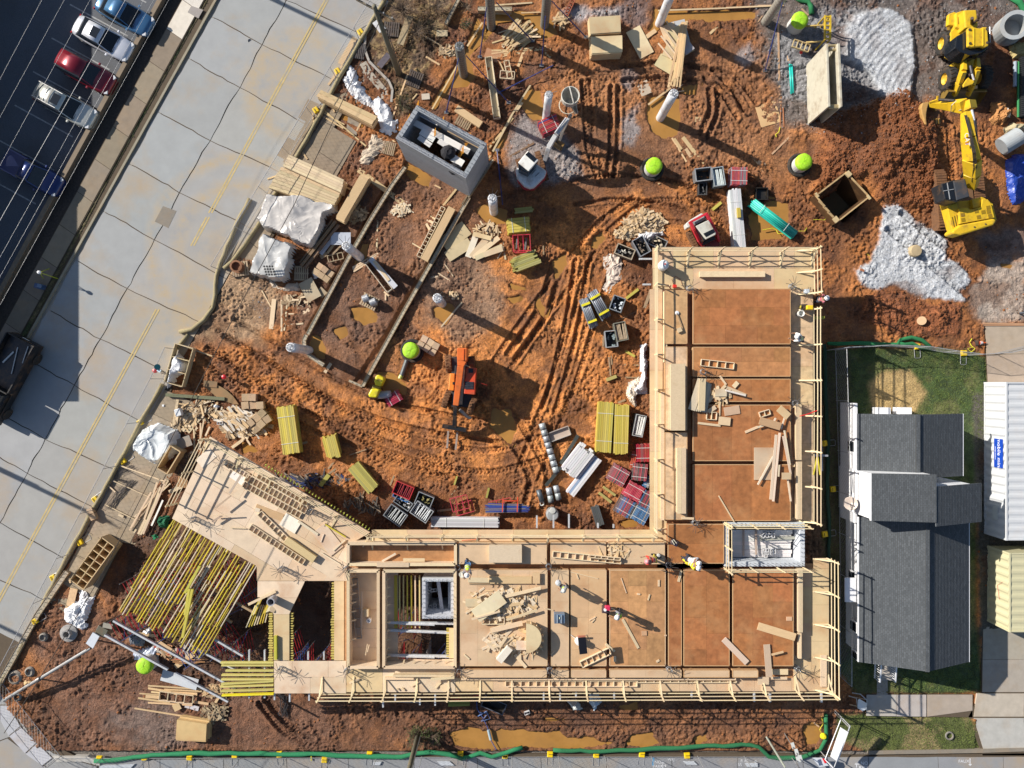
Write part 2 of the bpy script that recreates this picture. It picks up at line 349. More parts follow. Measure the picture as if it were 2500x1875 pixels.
# wheel ruts and cleat marks
SCRUB=np.zeros(GX.shape)
def rut(path,w=9,depth=0.10,tread=0.035,per=7.0,wet=0.0,chev=True):
 P=[]
 for i in range(len(path)-1):
  a,b=np.array(path[i]),np.array(path[i+1])
  for t in np.linspace(0,1,6,endpoint=False):P.append(a+(b-a)*t)
 P.append(np.array(path[-1]));P=np.array(P,float)
 for _ in range(3):P[1:-1]=(P[:-2]+P[1:-1]*2+P[2:])/4
 bd=np.full(GX.shape,1e9);bs=np.zeros(GX.shape);bo=np.zeros(GX.shape);s0=0
 for i in range(len(P)-1):
  a,b=P[i],P[i+1];L=math.hypot(*(b-a))+1e-9;e=(b-a)/L
  x0,x1=min(a[0],b[0])-30,max(a[0],b[0])+30;y0,y1=min(a[1],b[1])-30,max(a[1],b[1])+30
  i0,i1=np.searchsorted(PX[:,0],[x0,x1]);jj=np.where((PY[0]>=y0)&(PY[0]<=y1))[0]
  if i1<=i0 or len(jj)==0:s0+=L;continue
  sl=(slice(i0,i1),slice(jj[0],jj[-1]+1));wx=PX[sl]-a[0];wy=PY[sl]-a[1]
  t=np.clip(wx*e[0]+wy*e[1],0,L);dd=np.hypot(wx-e[0]*t,wy-e[1]*t);sgn=wx*e[1]-wy*e[0]
  m=dd<bd[sl];bd[sl]=np.where(m,dd,bd[sl]);bs[sl]=np.where(m,s0+t,bs[sl]);bo[sl]=np.where(m,sgn,bo[sl]);s0+=L
 wv=w*(0.85+0.4*(n_mid-0.5));inside=sstep(wv,wv*0.7,bd)*(bd<40);rim=np.exp(-((bd-wv*1.15)/3.0)**2)*(bd<40)
 k=depth*(0.6+0.8*n_big)
 Z[:]=Z-inside*k+rim*k*0.75*(0.4+n_fin)
 Z[:]=Z+inside*tread*np.sign(np.sin((bs+(np.abs(bo)if chev else 0))*2*math.pi/per))*(n_mid>0.4)
 C[:]=C*(1-0.18*(inside*(n_mid<0.5))[...,None])
def ruts(path,gap=30,**k):
 P=np.array(path,float);d=np.gradient(P,axis=0);d/=np.linalg.norm(d,axis=1)[:,None]+1e-9;nn=np.stack([-d[:,1],d[:,0]],1)
 rut(P+nn*gap,**k);rut(P-nn*gap,**k)
for p,g in(([(520,830),(640,900),(760,980),(900,1060),(1050,1110),(1200,1130),(1330,1090)],26),([(560,800),(700,880),(830,960),(960,1010),(1100,1040),(1250,1060)],24),([(500,860),(620,960),(780,1040),(950,1100),(1100,1150)],18),([(1290,1160),(1330,1050),(1390,900),(1430,760),(1480,600),(1590,510),(1700,520),(1760,580)],28),([(1220,900),(1300,780),(1380,680),(1470,560),(1560,500)],22),([(1340,1000),(1370,900),(1400,780),(1420,640)],16),([(1250,870),(1330,760),(1360,650)],12),([(1190,980),(1250,1040),(1320,1160),(1300,1250)],22),([(1400,470),(1500,455),(1640,470),(1760,520)],30),([(1430,200),(1436,280),(1440,360),(1470,440)],7),([(1500,215),(1500,360),(1490,430)],8),([(1730,180),(1780,230),(1810,280)],14),([(1520,180),(1640,170),(1790,200),(1830,260)],18),([(1740,220),(1745,270),(1720,330)],9),([(1690,420),(1800,440),(1900,520),(2010,560)],20),([(640,1710),(700,1780),(760,1810)],10),([(2180,540),(2300,640),(2370,700)],26),([(2330,230),(2340,330),(2350,440)],26)):
 ruts(p,g,w=random.uniform(8,12),depth=random.uniform(0.07,0.15),per=random.choice((6.5,8,9)),tread=0.04)
wet=sstep(.52,.66,fbm(PX,PY,1/60,4,51))*rough_mask;lay((0.10,0.04,0.018),wet*.55,.4)
C[:]*=(0.84+0.62*fbm(PX,PY,1/5,3,61))[...,None]*(1+.35*(n_r2-.55)*rough_mask)[...,None]
# water: every puddle is a hollow with a sheet of muddy water in it
PUD=[]
def pud(*p):PUD.append(shapes(*p))
O(2,0);pud((1270,790),(1400,770),(1530,790),(1530,1000),(1500,1090),(1380,1120),(1290,1050),(1250,900));pud((1320,60),(2157,90),(2120,150),(1600,170),(1450,190),(1330,270),(1270,230))
pud((0,100),(470,90),(560,280),(430,310),(340,290),(290,180),(60,190),(0,260));pud((300,700),(420,730),(430,950),(330,985),(270,900),(240,830));pud((1520,690),(1680,670),(1660,760),(1530,760));pud((0,1230),(60,1100),(130,1060),(110,1180),(40,1290))
O(1,0);pud((1870,130),(1950,200),(2010,220),(1940,330),(1820,440),(1870,620),(1800,700),(1690,700),(1530,870),(1490,850),(1640,600),(1790,370),(1850,200));pud((1310,1310),(1500,1440),(1480,1510),(1330,1450),(1270,1370));pud((730,850),(880,950),(980,990),(950,1050),(840,990),(740,930))
O(1,1);pud((1870,190),(1960,150),(2130,210),(2110,320),(1980,330),(1870,240));pud((840,990),(1000,980),(1070,1070),(1060,1120),(950,1140),(860,1070));pud((520,1210),(600,1225),(670,1330),(640,1430),(560,1400),(500,1300));pud((1510,1000),(1640,950),(1710,1000),(1620,1140),(1530,1090));pud((940,480),(1000,470),(980,600),(880,680),(860,640));pud((720,1180),(800,1150),(840,1220),(760,1260))
O(1,2);pud((1070,40),(1200,45),(1290,120),(1300,210),(1120,190),(1070,120))
O(2,1);pud((380,900),(440,1000),(430,1090),(350,1000));pud((120,780),(270,830),(290,860),(160,850));pud((830,420),(900,380),(930,440),(850,520),(790,500));pud((500,630),(600,560),(610,640),(520,760));pud((120,920),(220,900),(270,930),(180,970))
O(2,3);pud((-340,1390),(-200,1335),(0,1365),(80,1355),(540,1360),(620,1420),(820,1395),(970,1460),(900,1505),(0,1512),(-100,1515),(-290,1470));pud((1130,1400),(1290,1390),(1350,1460),(1250,1495),(1110,1470));pud((1650,1430),(1740,1400),(1760,1440),(1680,1470));pud((1000,1150),(1180,1140),(1190,1190),(1050,1210));pud((420,1250),(600,1255),(600,1290),(430,1290))
O(3,3);pud((385,1310),(430,1280),(500,1300),(520,1390),(480,1470),(400,1480),(375,1400))
O(3,1);pud((-60,250),(100,140),(250,150),(250,280),(200,450),(-60,460));pud((1980,640),(2080,650),(2060,690),(1990,670))
O(0,2);pud((1340,330),(1380,310),(1410,350),(1370,380));pud((1950,590),(2080,640),(2157,690),(1980,680))
O(2,2);pud((10,330),(150,330),(220,480),(160,620),(60,560),(-20,480));pud((1010,1240),(1160,1220),(1230,1290),(1050,1290))
PM=np.zeros(GX.shape)
for p in PUD:PM=np.maximum(PM,pmask(p,9,9))
bank=sstep(0.0,0.45,PM)
Z=Z*(1-bank)-0.17*sstep(0.15,0.9,PM)*1.0
lay((0.13,0.055,0.022),bank*(1-PM)*0.75,0.2)
# pits and trenches
def pit(pts,dep,f=5,amp=4,col=None):
 m=pmask(pts,f,amp);Z[:]=Z*(1-m)-dep*m
 if col:lay(col,m,0.4)
pit([(2043,466),(2060,420),(2125,475),(2058,540),(2000,490)],2.2,4,2,(0.11,0.035,0.015))  # floor tone kept dark to paint in the shade inside the trench box
O(1,1);pit(shapes((1180,10),(1150,-40),(480,1190),(520,1210)),0.22,3,5)
O(1,1);pit(shapes((1830,100),(1810,90),(880,1600),(950,1640)),0.16,3,5)
pit([(745,1425),(812,1425),(812,1605),(712,1605),(712,1500)],0.3,20,10,(0.06,0.028,0.016))
# everything outside the plot lies a step lower under paving
road_r=934-0.5590*PY
lowm=sstep(2,-3,PX-road_r)*(1-gL)+0
lowm=np.maximum(lowm,sstep(1832,1838,PY+(n_mid-0.5)*4)*(PX>40))
lowm=np.maximum(lowm,pmask([(-100,1650),(0,1690),(30,1760),(110,1850),(230,1870),(230,2000),(-100,2000)],3,0))
Z=Z*(1-lowm)-0.22*lowm
lay((0.20,0.18,0.16),lowm,0.2)
Z=Z-0.02
# under paving slabs inside the plot
def flat(pts,z=-0.12):
 m=pmask(pts,4,0);Z[:]=Z*(1-m)+z*m
flat([(2110,1694),(2600,1690),(2600,1755),(2110,1755)]);flat([(2400,1540),(2600,1520),(2600,1840),(2380,1840)]);flat([(2405,790),(2600,790),(2600,940),(2405,940)])
flat([(690,345),(760,235),(880,330),(800,470),(640,640),(560,620),(600,520)],-0.1);flat([(400,940),(480,960),(250,1480),(150,1420)],-0.1)
def gz(x,y):
 i=int(min(max((x+38.5)/STEP,0),len(gx)-1));j=int(min(max((y+29.5)/STEP,0),len(gy)-1));return float(Z[i,j])
nx,ny=len(gx),len(gy)
me=bpy.data.meshes.new('ground');idx=np.arange(nx*ny).reshape(nx,ny)
q=np.stack([idx[:-1,:-1],idx[1:,:-1],idx[1:,1:],idx[:-1,1:]],-1).reshape(-1,4)
me.vertices.add(nx*ny);me.vertices.foreach_set('co',np.stack([GX,GY,Z],-1).astype(np.float32).ravel())
me.loops.add(q.size);me.loops.foreach_set('vertex_index',q.ravel().astype(np.int32))
me.polygons.add(len(q));me.polygons.foreach_set('loop_start',(np.arange(len(q))*4).astype(np.int32))
me.polygons.foreach_set('use_smooth',np.ones(len(q),bool));me.update(calc_edges=True)
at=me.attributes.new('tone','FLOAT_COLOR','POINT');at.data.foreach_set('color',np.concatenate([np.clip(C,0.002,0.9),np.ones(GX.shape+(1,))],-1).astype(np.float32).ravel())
def ground_mat():
 m=bpy.data.materials.new('ground');m.use_nodes=True;n=m.node_tree;N=n.nodes;L=n.links;b=N['Principled BSDF']
 a=N.new('ShaderNodeAttribute');a.attribute_name='tone';g=N.new('ShaderNodeNewGeometry')
 n1=N.new('ShaderNodeTexNoise');n1.inputs['Scale'].default_value=9;n1.inputs['Detail'].default_value=8;n1.inputs['Roughness'].default_value=0.7;L.new(g.outputs['Position'],n1.inputs['Vector'])
 r=N.new('ShaderNodeMapRange');r.inputs[1].default_value=0.3;r.inputs[2].default_value=0.7;r.inputs[3].default_value=0.5;r.inputs[4].default_value=1.5;L.new(n1.outputs['Fac'],r.inputs[0])
 mx=N.new('ShaderNodeVectorMath');mx.operation='SCALE';L.new(a.outputs['Color'],mx.inputs[0]);L.new(r.outputs[0],mx.inputs['Scale']);L.new(mx.outputs[0],b.inputs['Base Color'])
 n2=N.new('ShaderNodeTexNoise');n2.inputs['Scale'].default_value=0.8;n2.inputs['Detail'].default_value=5;L.new(g.outputs['Position'],n2.inputs['Vector'])
 r2=N.new('ShaderNodeMapRange');r2.inputs[1].default_value=0.4;r2.inputs[2].default_value=0.65;r2.inputs[3].default_value=0.55;r2.inputs[4].default_value=0.95;L.new(n2.outputs['Fac'],r2.inputs[0]);L.new(r2.outputs[0],b.inputs['Roughness'])
 n3=N.new('ShaderNodeTexNoise');n3.inputs['Scale'].default_value=8;n3.inputs['Detail'].default_value=7;n3.inputs['Roughness'].default_value=0.72;L.new(g.outputs['Position'],n3.inputs['Vector'])
 bp=N.new('ShaderNodeBump');bp.inputs['Strength'].default_value=1.0;bp.inputs['Distance'].default_value=0.13;L.new(n3.outputs['Fac'],bp.inputs['Height']);L.new(bp.outputs[0],b.inputs['Normal'])
 return m
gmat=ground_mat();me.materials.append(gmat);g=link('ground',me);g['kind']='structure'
far=MB();far.box((0,0,-1.5-0.9),(900,900,1.5));far=struct('far_ground',far,mk('far_ground',(0.12,0.10,0.06),0.95,var=0.4,scale=0.2,world_co=True))
water=mk('muddy_water',(0.40,0.205,0.055),rough=0.12,var=0.22,scale=0.9,world_co=True,spec=0.3,wear=(0.22,0.12,0.045),wear_amt=0.85,wear_scale=0.45)
for p in PUD:
 P=np.array(p);c=P.mean(0);Pw=[c+(v-c)*(1+14/(np.linalg.norm(v-c)+1))for v in P]
 b=MB();b.add([Vector((W(*v).x,W(*v).y,-0.115))for v in Pw],[tuple(range(len(Pw)))[::-1]])
 o=struct('puddle',b,water)
 if o.data.polygons[0].normal.z<0:o.data.flip_normals()
def scatter(name,mat,color,n,cond,size,h=0.6,label=None,z0=0.0,squash=0.7,verts=6):
 b=MB();k=0;tries=0
 while k<n and tries<n*40:
  tries+=1;i=random.randrange(nx);j=random.randrange(ny)
  w=cond[i,j]
  if w<random.random():continue
  s=size*random.uniform(0.4,1.0)**1.5*random.choice((1,1,1,1.7));x=gx[i]+random.uniform(-.05,.05);y=gy[j]+random.uniform(-.05,.05);z=Z[i,j]+s*0.15;t=random.uniform(0,6.3)
  ring=[(x+math.cos(t+a*1.2566)*s*random.uniform(.7,1.2),y+math.sin(t+a*1.2566)*s*random.uniform(.7,1.2),z-s*0.2)for a in range(5)]
  top=(x+random.uniform(-.3,.3)*s,y+random.uniform(-.3,.3)*s,z+s*squash*random.uniform(.6,1.1))
  b.add(ring+[top],[(a,(a+1)%5,5)for a in range(5)]);k+=1
 o=link(name,mesh(b,name,mat),None,color);o['kind']='stuff'
 if label:o['label']=label
 return o
clod=mk('clod',rough=0.95,var=0.5,scale=5,tint=True,bump=0.4,world_co=True)
scatter('soil_clods',clod,(0.18,0.062,0.02),9000,(gB0+gC*0.6)*(1-lowm),0.085,label='red clay clods on the spoil heap beside the gravel')
scatter('mud_lumps',clod,(0.26,0.10,0.035),5200,np.clip(rough_mask*(1-lowm)*(1-bank)*sstep(0.45,0.7,n_rid)*(1-gB)*(1-gA)*(1-gS),0,1),0.075,label='orange brown mud lumps over the building site')
scatter('crushed_stone',clod,(0.48,0.48,0.49),5000,np.clip(gB+gA2*0.5+gA*0.15,0,1)*(1-lowm),0.04,label='pale crushed stone spread beside the excavator')
scatter('grey_stones',clod,(0.30,0.30,0.31),2200,np.clip(g1+g2+gm*0.6+lowm*0+pmask([(610,690),(650,700),(660,760),(620,780)],5,5),0,1)*(1-lowm),0.045,label='grey stones trodden into the site entrance ground')
def blades(name,cond,n,color,h,label,spread=0.02):
 b=MB();k=0
 while k<n:
  i=random.randrange(nx);j=random.randrange(ny)
  if cond[i,j]<random.random():continue
  x,y,z=gx[i]+random.uniform(-.05,.05),gy[j]+random.uniform(-.05,.05),Z[i,j]-0.01;hh=h*random.uniform(.5,1.2)
  for q in range(3):
   t=random.uniform(0,6.3);l=hh*random.uniform(.4,1.1);b.add([(x+math.cos(t+1.57)*spread,y+math.sin(t+1.57)*spread,z),(x-math.cos(t+1.57)*spread,y-math.sin(t+1.57)*spread,z),(x+math.cos(t)*l,y+math.sin(t)*l,z+hh)],[(0,1,2)])
  k+=1
 o=link(name,mesh(b,name,mk('blade_'+name,color,0.8,var=0.45,scale=1.2,world_co=True)),None);o['kind']='stuff';o['label']=label
blades('grass',np.clip(gG*(1-gS)+gG2+gL*0.25,0,1)*(sdf(PX,PY,[(2075,1010),(2385,1010),(2385,1600),(2075,1620)])>0),13000,(0.12,0.16,0.035),0.07,'short green grass round the shingled house')
blades('straw',gS,2600,(0.50,0.37,0.17),0.04,'dry straw patch on the lawn above the house',0.012)
blades('leaf_litter',gLeaf*sstep(0.4,0.6,n_mid),3200,(0.30,0.20,0.09),0.04,'dry leaf litter under the bare shrubs by the kerb',0.035)
# ------------------------------------------------------------------ roads, pavements, kerbs
def poly_sheet(b,pts,z0,z1):b.prism([W(x,y)for x,y in pts],z0,z1)
def jit(x,y,a=5.0):
 X_=np.array([x]);Y_=np.array([y])
 return(x+(fbm(X_,Y_,1/34,4,30)[0]-.5)*a*2,y+(fbm(X_,Y_,1/34,4,40)[0]-.5)*a*2)
def cracked(pts,a=5.0,gap=1.3,n=9):
 out=[];c=np.mean(np.array(pts),0)
 for i in range(len(pts)):
  p,q_=np.array(pts[i]),np.array(pts[(i+1)%len(pts)])
  for k in range(n):
   t=p+(q_-p)*k/n;u=jit(t[0],t[1],a);d=c-np.array(u);d/=np.linalg.norm(d);out.append(W(u[0]+d[0]*gap,u[1]+d[1]*gap))
 return out
road=struct('road',MB().prism([W(545,-90),W(1000,-90),W(-90,1860),W(-90,1062)],-0.3,-0.05),mk('joint_dirt',(0.10,0.075,0.05),0.95,world_co=True))
CR=[(780,-150),(745,-85),(699,0),(640,108),(584,213),(512,343),(440,470),(378,585),(310,705),(246,828),(181,941),(110,1072),(65,1155),(0,1277),(-60,1390),(-110,1490)]
def xr(y):return 934-0.5590*y
def xk(y):return 538-0.5560*y
def meet(p,sl,fx):
# walk from p along slope sl (dy/dx) to the line x = fx(y)
 lo,hi=-700.0,700.0
 for _ in range(50):
  m=(lo+hi)/2;f=(p[0]+m)-fx(p[1]+sl*m)
  if f>0:hi=m
  else:lo=m
 return(p[0]+m,p[1]+sl*m)
lefts=[meet(p,0.56,xk)for p in CR];rights=[meet(p,0.50+0.06*math.sin(i*2.1),xr)for i,p in enumerate(CR)]
for i in range(len(CR)-1):
 part(road,'road_slab',MB().prism(cracked([lefts[i],CR[i],CR[i+1],lefts[i+1]]),-0.2,random.uniform(-0.004,0.004)),roadm,vary((0.33,0.34,0.345),0.05),glob=False)
 part(road,'road_slab',MB().prism(cracked([CR[i],rights[i],rights[i+1],CR[i+1]],4),-0.2,random.uniform(-0.004,0.004)),roadm,vary((0.34,0.338,0.33),0.05),glob=False)
part(road,'patch',MB().prism([W(*px_)for px_ in((398,503),(431,515),(411,557),(378,541))],-0.1,0.012),conc,(0.22,0.20,0.17),glob=False)
ylw=mk('worn_yellow_line',(0.50,0.38,0.16),0.7,var=0.2,scale=3,world_co=True,wear=(0.36,0.33,0.27),wear_amt=1.0,wear_scale=1.1)
b=MB()
for dx in(-3.6,3.6):
 for y0,y1 in((-70,520),(530,600),(755,1500)):
  P=[W(797+dx-0.5457*y,y)for y in np.linspace(y0,y1,14)]
  for p,q_ in zip(P[:-1],P[1:]):
   d=(q_-p).normalized()*0.0;n_=Vector((-(q_-p).y,(q_-p).x,0)).normalized()*0.055
   b.add([p+n_+Vector((0,0,.009)),p-n_+Vector((0,0,.009)),q_-n_+Vector((0,0,.009)),q_+n_+Vector((0,0,.009))],[(0,1,2,3)])
o=part(road,'centre_line',b,ylw,glob=False);o['kind']='structure'
part(road,'manhole_cover',MB().cyl(W(610,100,-0.05),W(610,100,0.012),0.13,n=16),steel,(0.25,0.24,0.23),glob=False)
def strip(a,b_,y0,y1,sl=0.548,n=1):return[(a-sl*y0,y0),(b_-sl*y0,y0),(b_-sl*y1,y1),(a-sl*y1,y1)]
struct('parking_lot',MB().prism([W(-140,-90),W(455,-90),W(*(400-.548*1000,1000)),W(-140,1000)],-0.3,-0.004),asph)
b=MB()
for k in range(7):
 p=W(402-30-.548*(20+82*k)-4,20+82*k-14,0.004);d=Vector((-.878,.48,0))*4.6;n_=Vector((.48,.878,0))*0.045
 b.add([p+n_,p+n_+d,p-n_+d,p-n_],[(0,1,2,3)])
struct('parking_lines',b,mk('white_line',(0.32,0.33,0.34),0.8,var=0.4,scale=5,world_co=True))
struct('planting_strip',MB().prism([W(*p)for p in strip(408,444,-90,1000)],-0.3,0.02),mk('mulch',(0.055,0.042,0.034),0.95,var=0.4,scale=8,world_co=True,bump=0.5))
wl=thing('retaining_wall','low brown parapet wall between the parked cars and the pavement','wall',W(180,400))
part(wl,'wall',MB().prism([W(*p)for p in strip(399,407,-90,1000)],-0.3,0.42),conc,(0.16,0.12,0.085));part(wl,'coping',MB().prism([W(*p)for p in strip(396.5,408.5,-90,1000)],0.42,0.5),conc,(0.22,0.17,0.12))
sw=struct('pavement',MB().prism([W(*p)for p in strip(444,500,-90,1000)],-0.3,0.03),MATS['joint_dirt'])
ys=[-160,-80,0,71,149,229,309,389,468,548,628,708,788,868,950,1030]
for i in range(len(ys)-1):
 q4=[]
 for a_,yy in((446,ys[i]),(498,ys[i]+26),(498,ys[i+1]+26),(446,ys[i+1])):q4.append(W(a_-.548*yy,yy))
 c=sum(q4,Vector())/4
 part(sw,'paving_slab',MB().prism([c+(v-c)*0.985 for v in q4],0.0,0.05),conc,vary((0.62,0.58,0.5)if i in(1,2)else(0.25,0.205,0.15),0.12),glob=False)
part(sw,'utility_cover',MB().prism([W(*p)for p in((468,15),(497,25),(485,46),(459,31))],0.04,0.06),conc,(0.33,0.30,0.28),glob=False)
kb=struct('kerb',MB().prism([W(*p)for p in strip(525,531,-90,1060,0.556)],-0.3,0.11),conc,(0.30,0.27,0.20))
struct('gutter',MB().prism([W(*p)for p in strip(531,545,-90,1060,0.556)],-0.3,-0.03),conc,(0.36,0.31,0.25))
# right-hand pavement inside the site fence
def slabs(par,a,b_,c,d,nu,nv,z,col,gap=0.02,mat=None):
 a,b_,c,d=[Vector(W(*p))for p in(a,b_,c,d)]
 for i in range(nu):
  for j in range(nv):
   f=lambda u,v:(a*(1-u)+b_*u)*(1-v)+(d*(1-u)+c*u)*v
   q4=[f(i/nu,j/nv),f((i+1)/nu,j/nv),f((i+1)/nu,(j+1)/nv),f(i/nu,(j+1)/nv)];ce_=sum(q4,Vector())/4
   q4=[v+(ce_-v).normalized()*gap for v in q4]
   part(par,'paving_slab',MB().prism(q4,z-0.12,z+random.uniform(-.006,.006)),mat or conc,vary(col,0.08),glob=False)
dp=struct('dirty_pavement',MB().prism([W(*p)for p in((778,195),(862,232),(620,660),(548,610))],-0.3,-0.03),MATS['joint_dirt'])
slabs(dp,(778,195),(862,232),(610,660),(548,610),2,9,0.0,(0.30,0.235,0.165))
slabs(dp,(758,275),(870,345),(800,470),(690,395),2,2,0.015,(0.30,0.24,0.17))
dp2=struct('dirty_pavement_2',MB().prism([W(*p)for p in((394,948),(470,980),(180,1560),(110,1500))],-0.3,-0.03),MATS['joint_dirt'])
slabs(dp2,(394,948),(478,985),(195,1520),(120,1470),1,9,0.0,(0.33,0.265,0.19))
slabs(dp2,(322,1130),(425,1150),(330,1330),(225,1310),2,3,0.012,(0.33,0.265,0.19))
cw=struct('old_walkway',MB().prism([W(*p)for p in((880,150),(900,170),(960,240),(955,260),(940,220),(900,190),(870,330),(845,320),(860,200))],-0.2,-0.02),conc,(0.3,0.26,0.21))
O(1,0)
b=MB();P=[Q(*p,0.03)for p in((1150,10),(1080,80),(1000,190),(970,280),(965,400),(1000,500),(1090,590),(1160,660),(1190,730),(1180,830))]
for p,q_ in zip(P[:-1],P[1:]):b.bar(p,q_,0.16,0.2)
struct('old_kerb',b,conc,(0.40,0.37,0.33))
b=MB();P=[Q(*p,0.0)for p in((950,510),(1000,600),(1070,680),(1120,740),(1130,800))]
for p,q_ in zip(P[:-1],P[1:]):b.bar(p,q_,0.5,0.1)
struct('garden_path',b,conc,(0.42,0.37,0.30))
# bottom street
st=struct('street',MB().prism([W(*p)for p in((-90,1700),(0,1660),(40,1720),(130,1820),(230,1868),(400,1856),(700,1850),(1250,1842),(1850,1840),(2100,1846),(2600,1838),(2600,2000),(-90,2000))],-0.3,-0.03),MATS['joint_dirt'])
xs=[240,390,545,700,850,1010,1165,1320,1480,1640,1800,1960,2120,2290,2450,2620]
for i in range(len(xs)-1):
 y0=1852-8*min(1,(xs[i]-240)/900);y1=1852-8*min(1,(xs[i+1]-240)/900)
 part(st,'road_slab',MB().prism(cracked([(xs[i],y0+4),(xs[i+1],y1+4),(xs[i+1]+5,1960),(xs[i]+5,1960)],1.5,0.8,5),-0.2,random.uniform(-.004,.004)),roadm,vary((0.27,0.28,0.295),0.06),glob=False)
for q4 in([(-60,1680),(0,1680),(70,1790),(20,1800),(-60,1830)],[(-60,1835),(18,1803),(110,1872),(60,1960),(-60,1960)],[(75,1795),(130,1840),(235,1872),(235,1960),(65,1960),(112,1870),(40,1808)]):
 part(st,'road_slab',MB().prism([W(*p)for p in q4],-0.2,0.0),roadm,vary((0.30,0.30,0.30),0.05),glob=False)
ramp=struct('corner_ramp',MB().prism([W(*p)for p in((0,1720),(22,1720),(60,1785),(130,1850),(104,1870),(25,1795),(0,1755))],-0.2,0.035),MATS['joint_dirt'])
for q4 in(((2,1722),(21,1722),(50,1772),(22,1796),(2,1757)),((24,1797),(51,1774),(90,1812),(62,1838)),((64,1840),(92,1814),(128,1850),(104,1868))):
 part(ramp,'paving_slab',MB().prism([W(*p)for p in q4],0,0.05),conc,vary((0.42,0.43,0.46),0.05),glob=False)
kc=struct('site_kerb',MB().prism([W(*p)for p in((130,1845),(215,1845),(245,1858),(245,1868),(205,1858),(140,1858))],-0.2,0.1),conc,(0.5,0.48,0.44))
# lower right: pavement, drive, apron
dr=struct('driveway',MB().prism([W(*p)for p in((2395,1515),(2620,1500),(2620,1845),(2400,1845),(2365,1750),(2398,1690))],-0.2,-0.03),MATS['joint_dirt'])
slabs(dr,(2400,1530),(2620,1530),(2620,1690),(2398,1690),2,2,0.0,(0.36,0.32,0.27));slabs(dr,(2385,1693),(2620,1693),(2620,1750),(2377,1750),2,1,0.0,(0.46,0.41,0.34));slabs(dr,(2377,1753),(2620,1753),(2620,1832),(2400,1828),2,1,0.0,(0.47,0.46,0.43))
ps=struct('front_pavement',MB().prism([W(*p)for p in((2115,1696),(2375,1696),(2375,1752),(2115,1748))],-0.2,-0.03),MATS['joint_dirt'])
slabs(ps,(2115,1696),(2262,1696),(2262,1750),(2115,1748),2,1,0.0,(0.44,0.41,0.37));slabs(ps,(2264,1696),(2375,1696),(2375,1735),(2264,1750),1,1,0.0,(0.36,0.31,0.25))
part(ps,'garden_walk',MB().prism([W(*p)for p in((2141,1650),(2167,1650),(2167,1696),(2141,1696))],-0.1,0.01),conc,(0.35,0.32,0.28),glob=False)
struct('street_kerb',MB().prism([W(*p)for p in((2120,1832),(2390,1828),(2620,1822),(2620,1829),(2390,1837),(2120,1841))],-0.2,0.08),conc,(0.24,0.21,0.17))
yd=struct('yard_slab',MB().prism([W(*p)for p in((2405,792),(2620,786),(2620,935),(2412,940))],-0.2,-0.03),MATS['joint_dirt'])
slabs(yd,(2405,792),(2620,786),(2620,935),(2412,940),2,2,0.0,(0.44,0.36,0.27))
# sprayed utility marks on the street
def marks(name,lines,col,w=0.045):
 b=MB()
 for l in lines:
  for p,q_ in zip(l[:-1],l[1:]):
   p=Q(*p,.008);q_=Q(*q_,.008);n_=Vector((-(q_-p).y,(q_-p).x,0)).normalized()*w/2
   b.add([p+n_,p-n_,q_-n_,q_+n_],[(0,1,2,3)])
 return struct(name,b,mk('spray_'+name,col,0.8,var=0.2,scale=12,world_co=True))
O(2,3);marks('white_arrow_marks',[[(1388,1655),(1388,1610)],[(1375,1622),(1388,1608),(1400,1622)],[(1370,1640),(1415,1640)],[(1407,1632),(1417,1640),(1407,1650)],[(2140,1650),(2140,1600)],[(2128,1612),(2140,1598),(2152,1612)]],(0.75,0.76,0.78))
def letters(text,x,y,size,col,name='street_lettering',rz=0.0,z=0.012):
 c=bpy.data.curves.new(name,'FONT');c.body=text;c.size=size;c.align_x='CENTER';c.align_y='CENTER'
 o=bpy.data.objects.new(name,c);COL.objects.link(o);o.location=Q(x,y,z);o.rotation_euler=(0,0,rz)
 c.materials.append(mk('lettering_%d'%int(sum(col)*100),col,0.7,var=0.1));o['kind']='structure';return o
letters('NO\nPARK',1348,1630,0.30,(0.75,0.76,0.78));letters('R AL',2050,1602,0.28,(0.75,0.76,0.78));letters('WRJ',1455,1592,0.26,(0.75,0.76,0.78));letters('SS',2012,1632,0.3,(0.75,0.76,0.78))
O(3,3);letters('S NO\nRW',850,1640,0.32,(0.8,0.82,0.86));letters('FAUX',1670,1605,0.3,(0.7,0.72,0.76));marks('white_survey_mark',[[(800,1655),(800,1620)],[(788,1632),(800,1618),(812,1632)],[(1720,1580),(1720,1640)],[(1710,1628),(1720,1642),(1732,1626)]],(0.78,0.8,0.84))
O(2,3);marks('blue_spray_mark',[[(1312,1570),(1308,1640)]],(0.08,0.28,0.5),0.14)
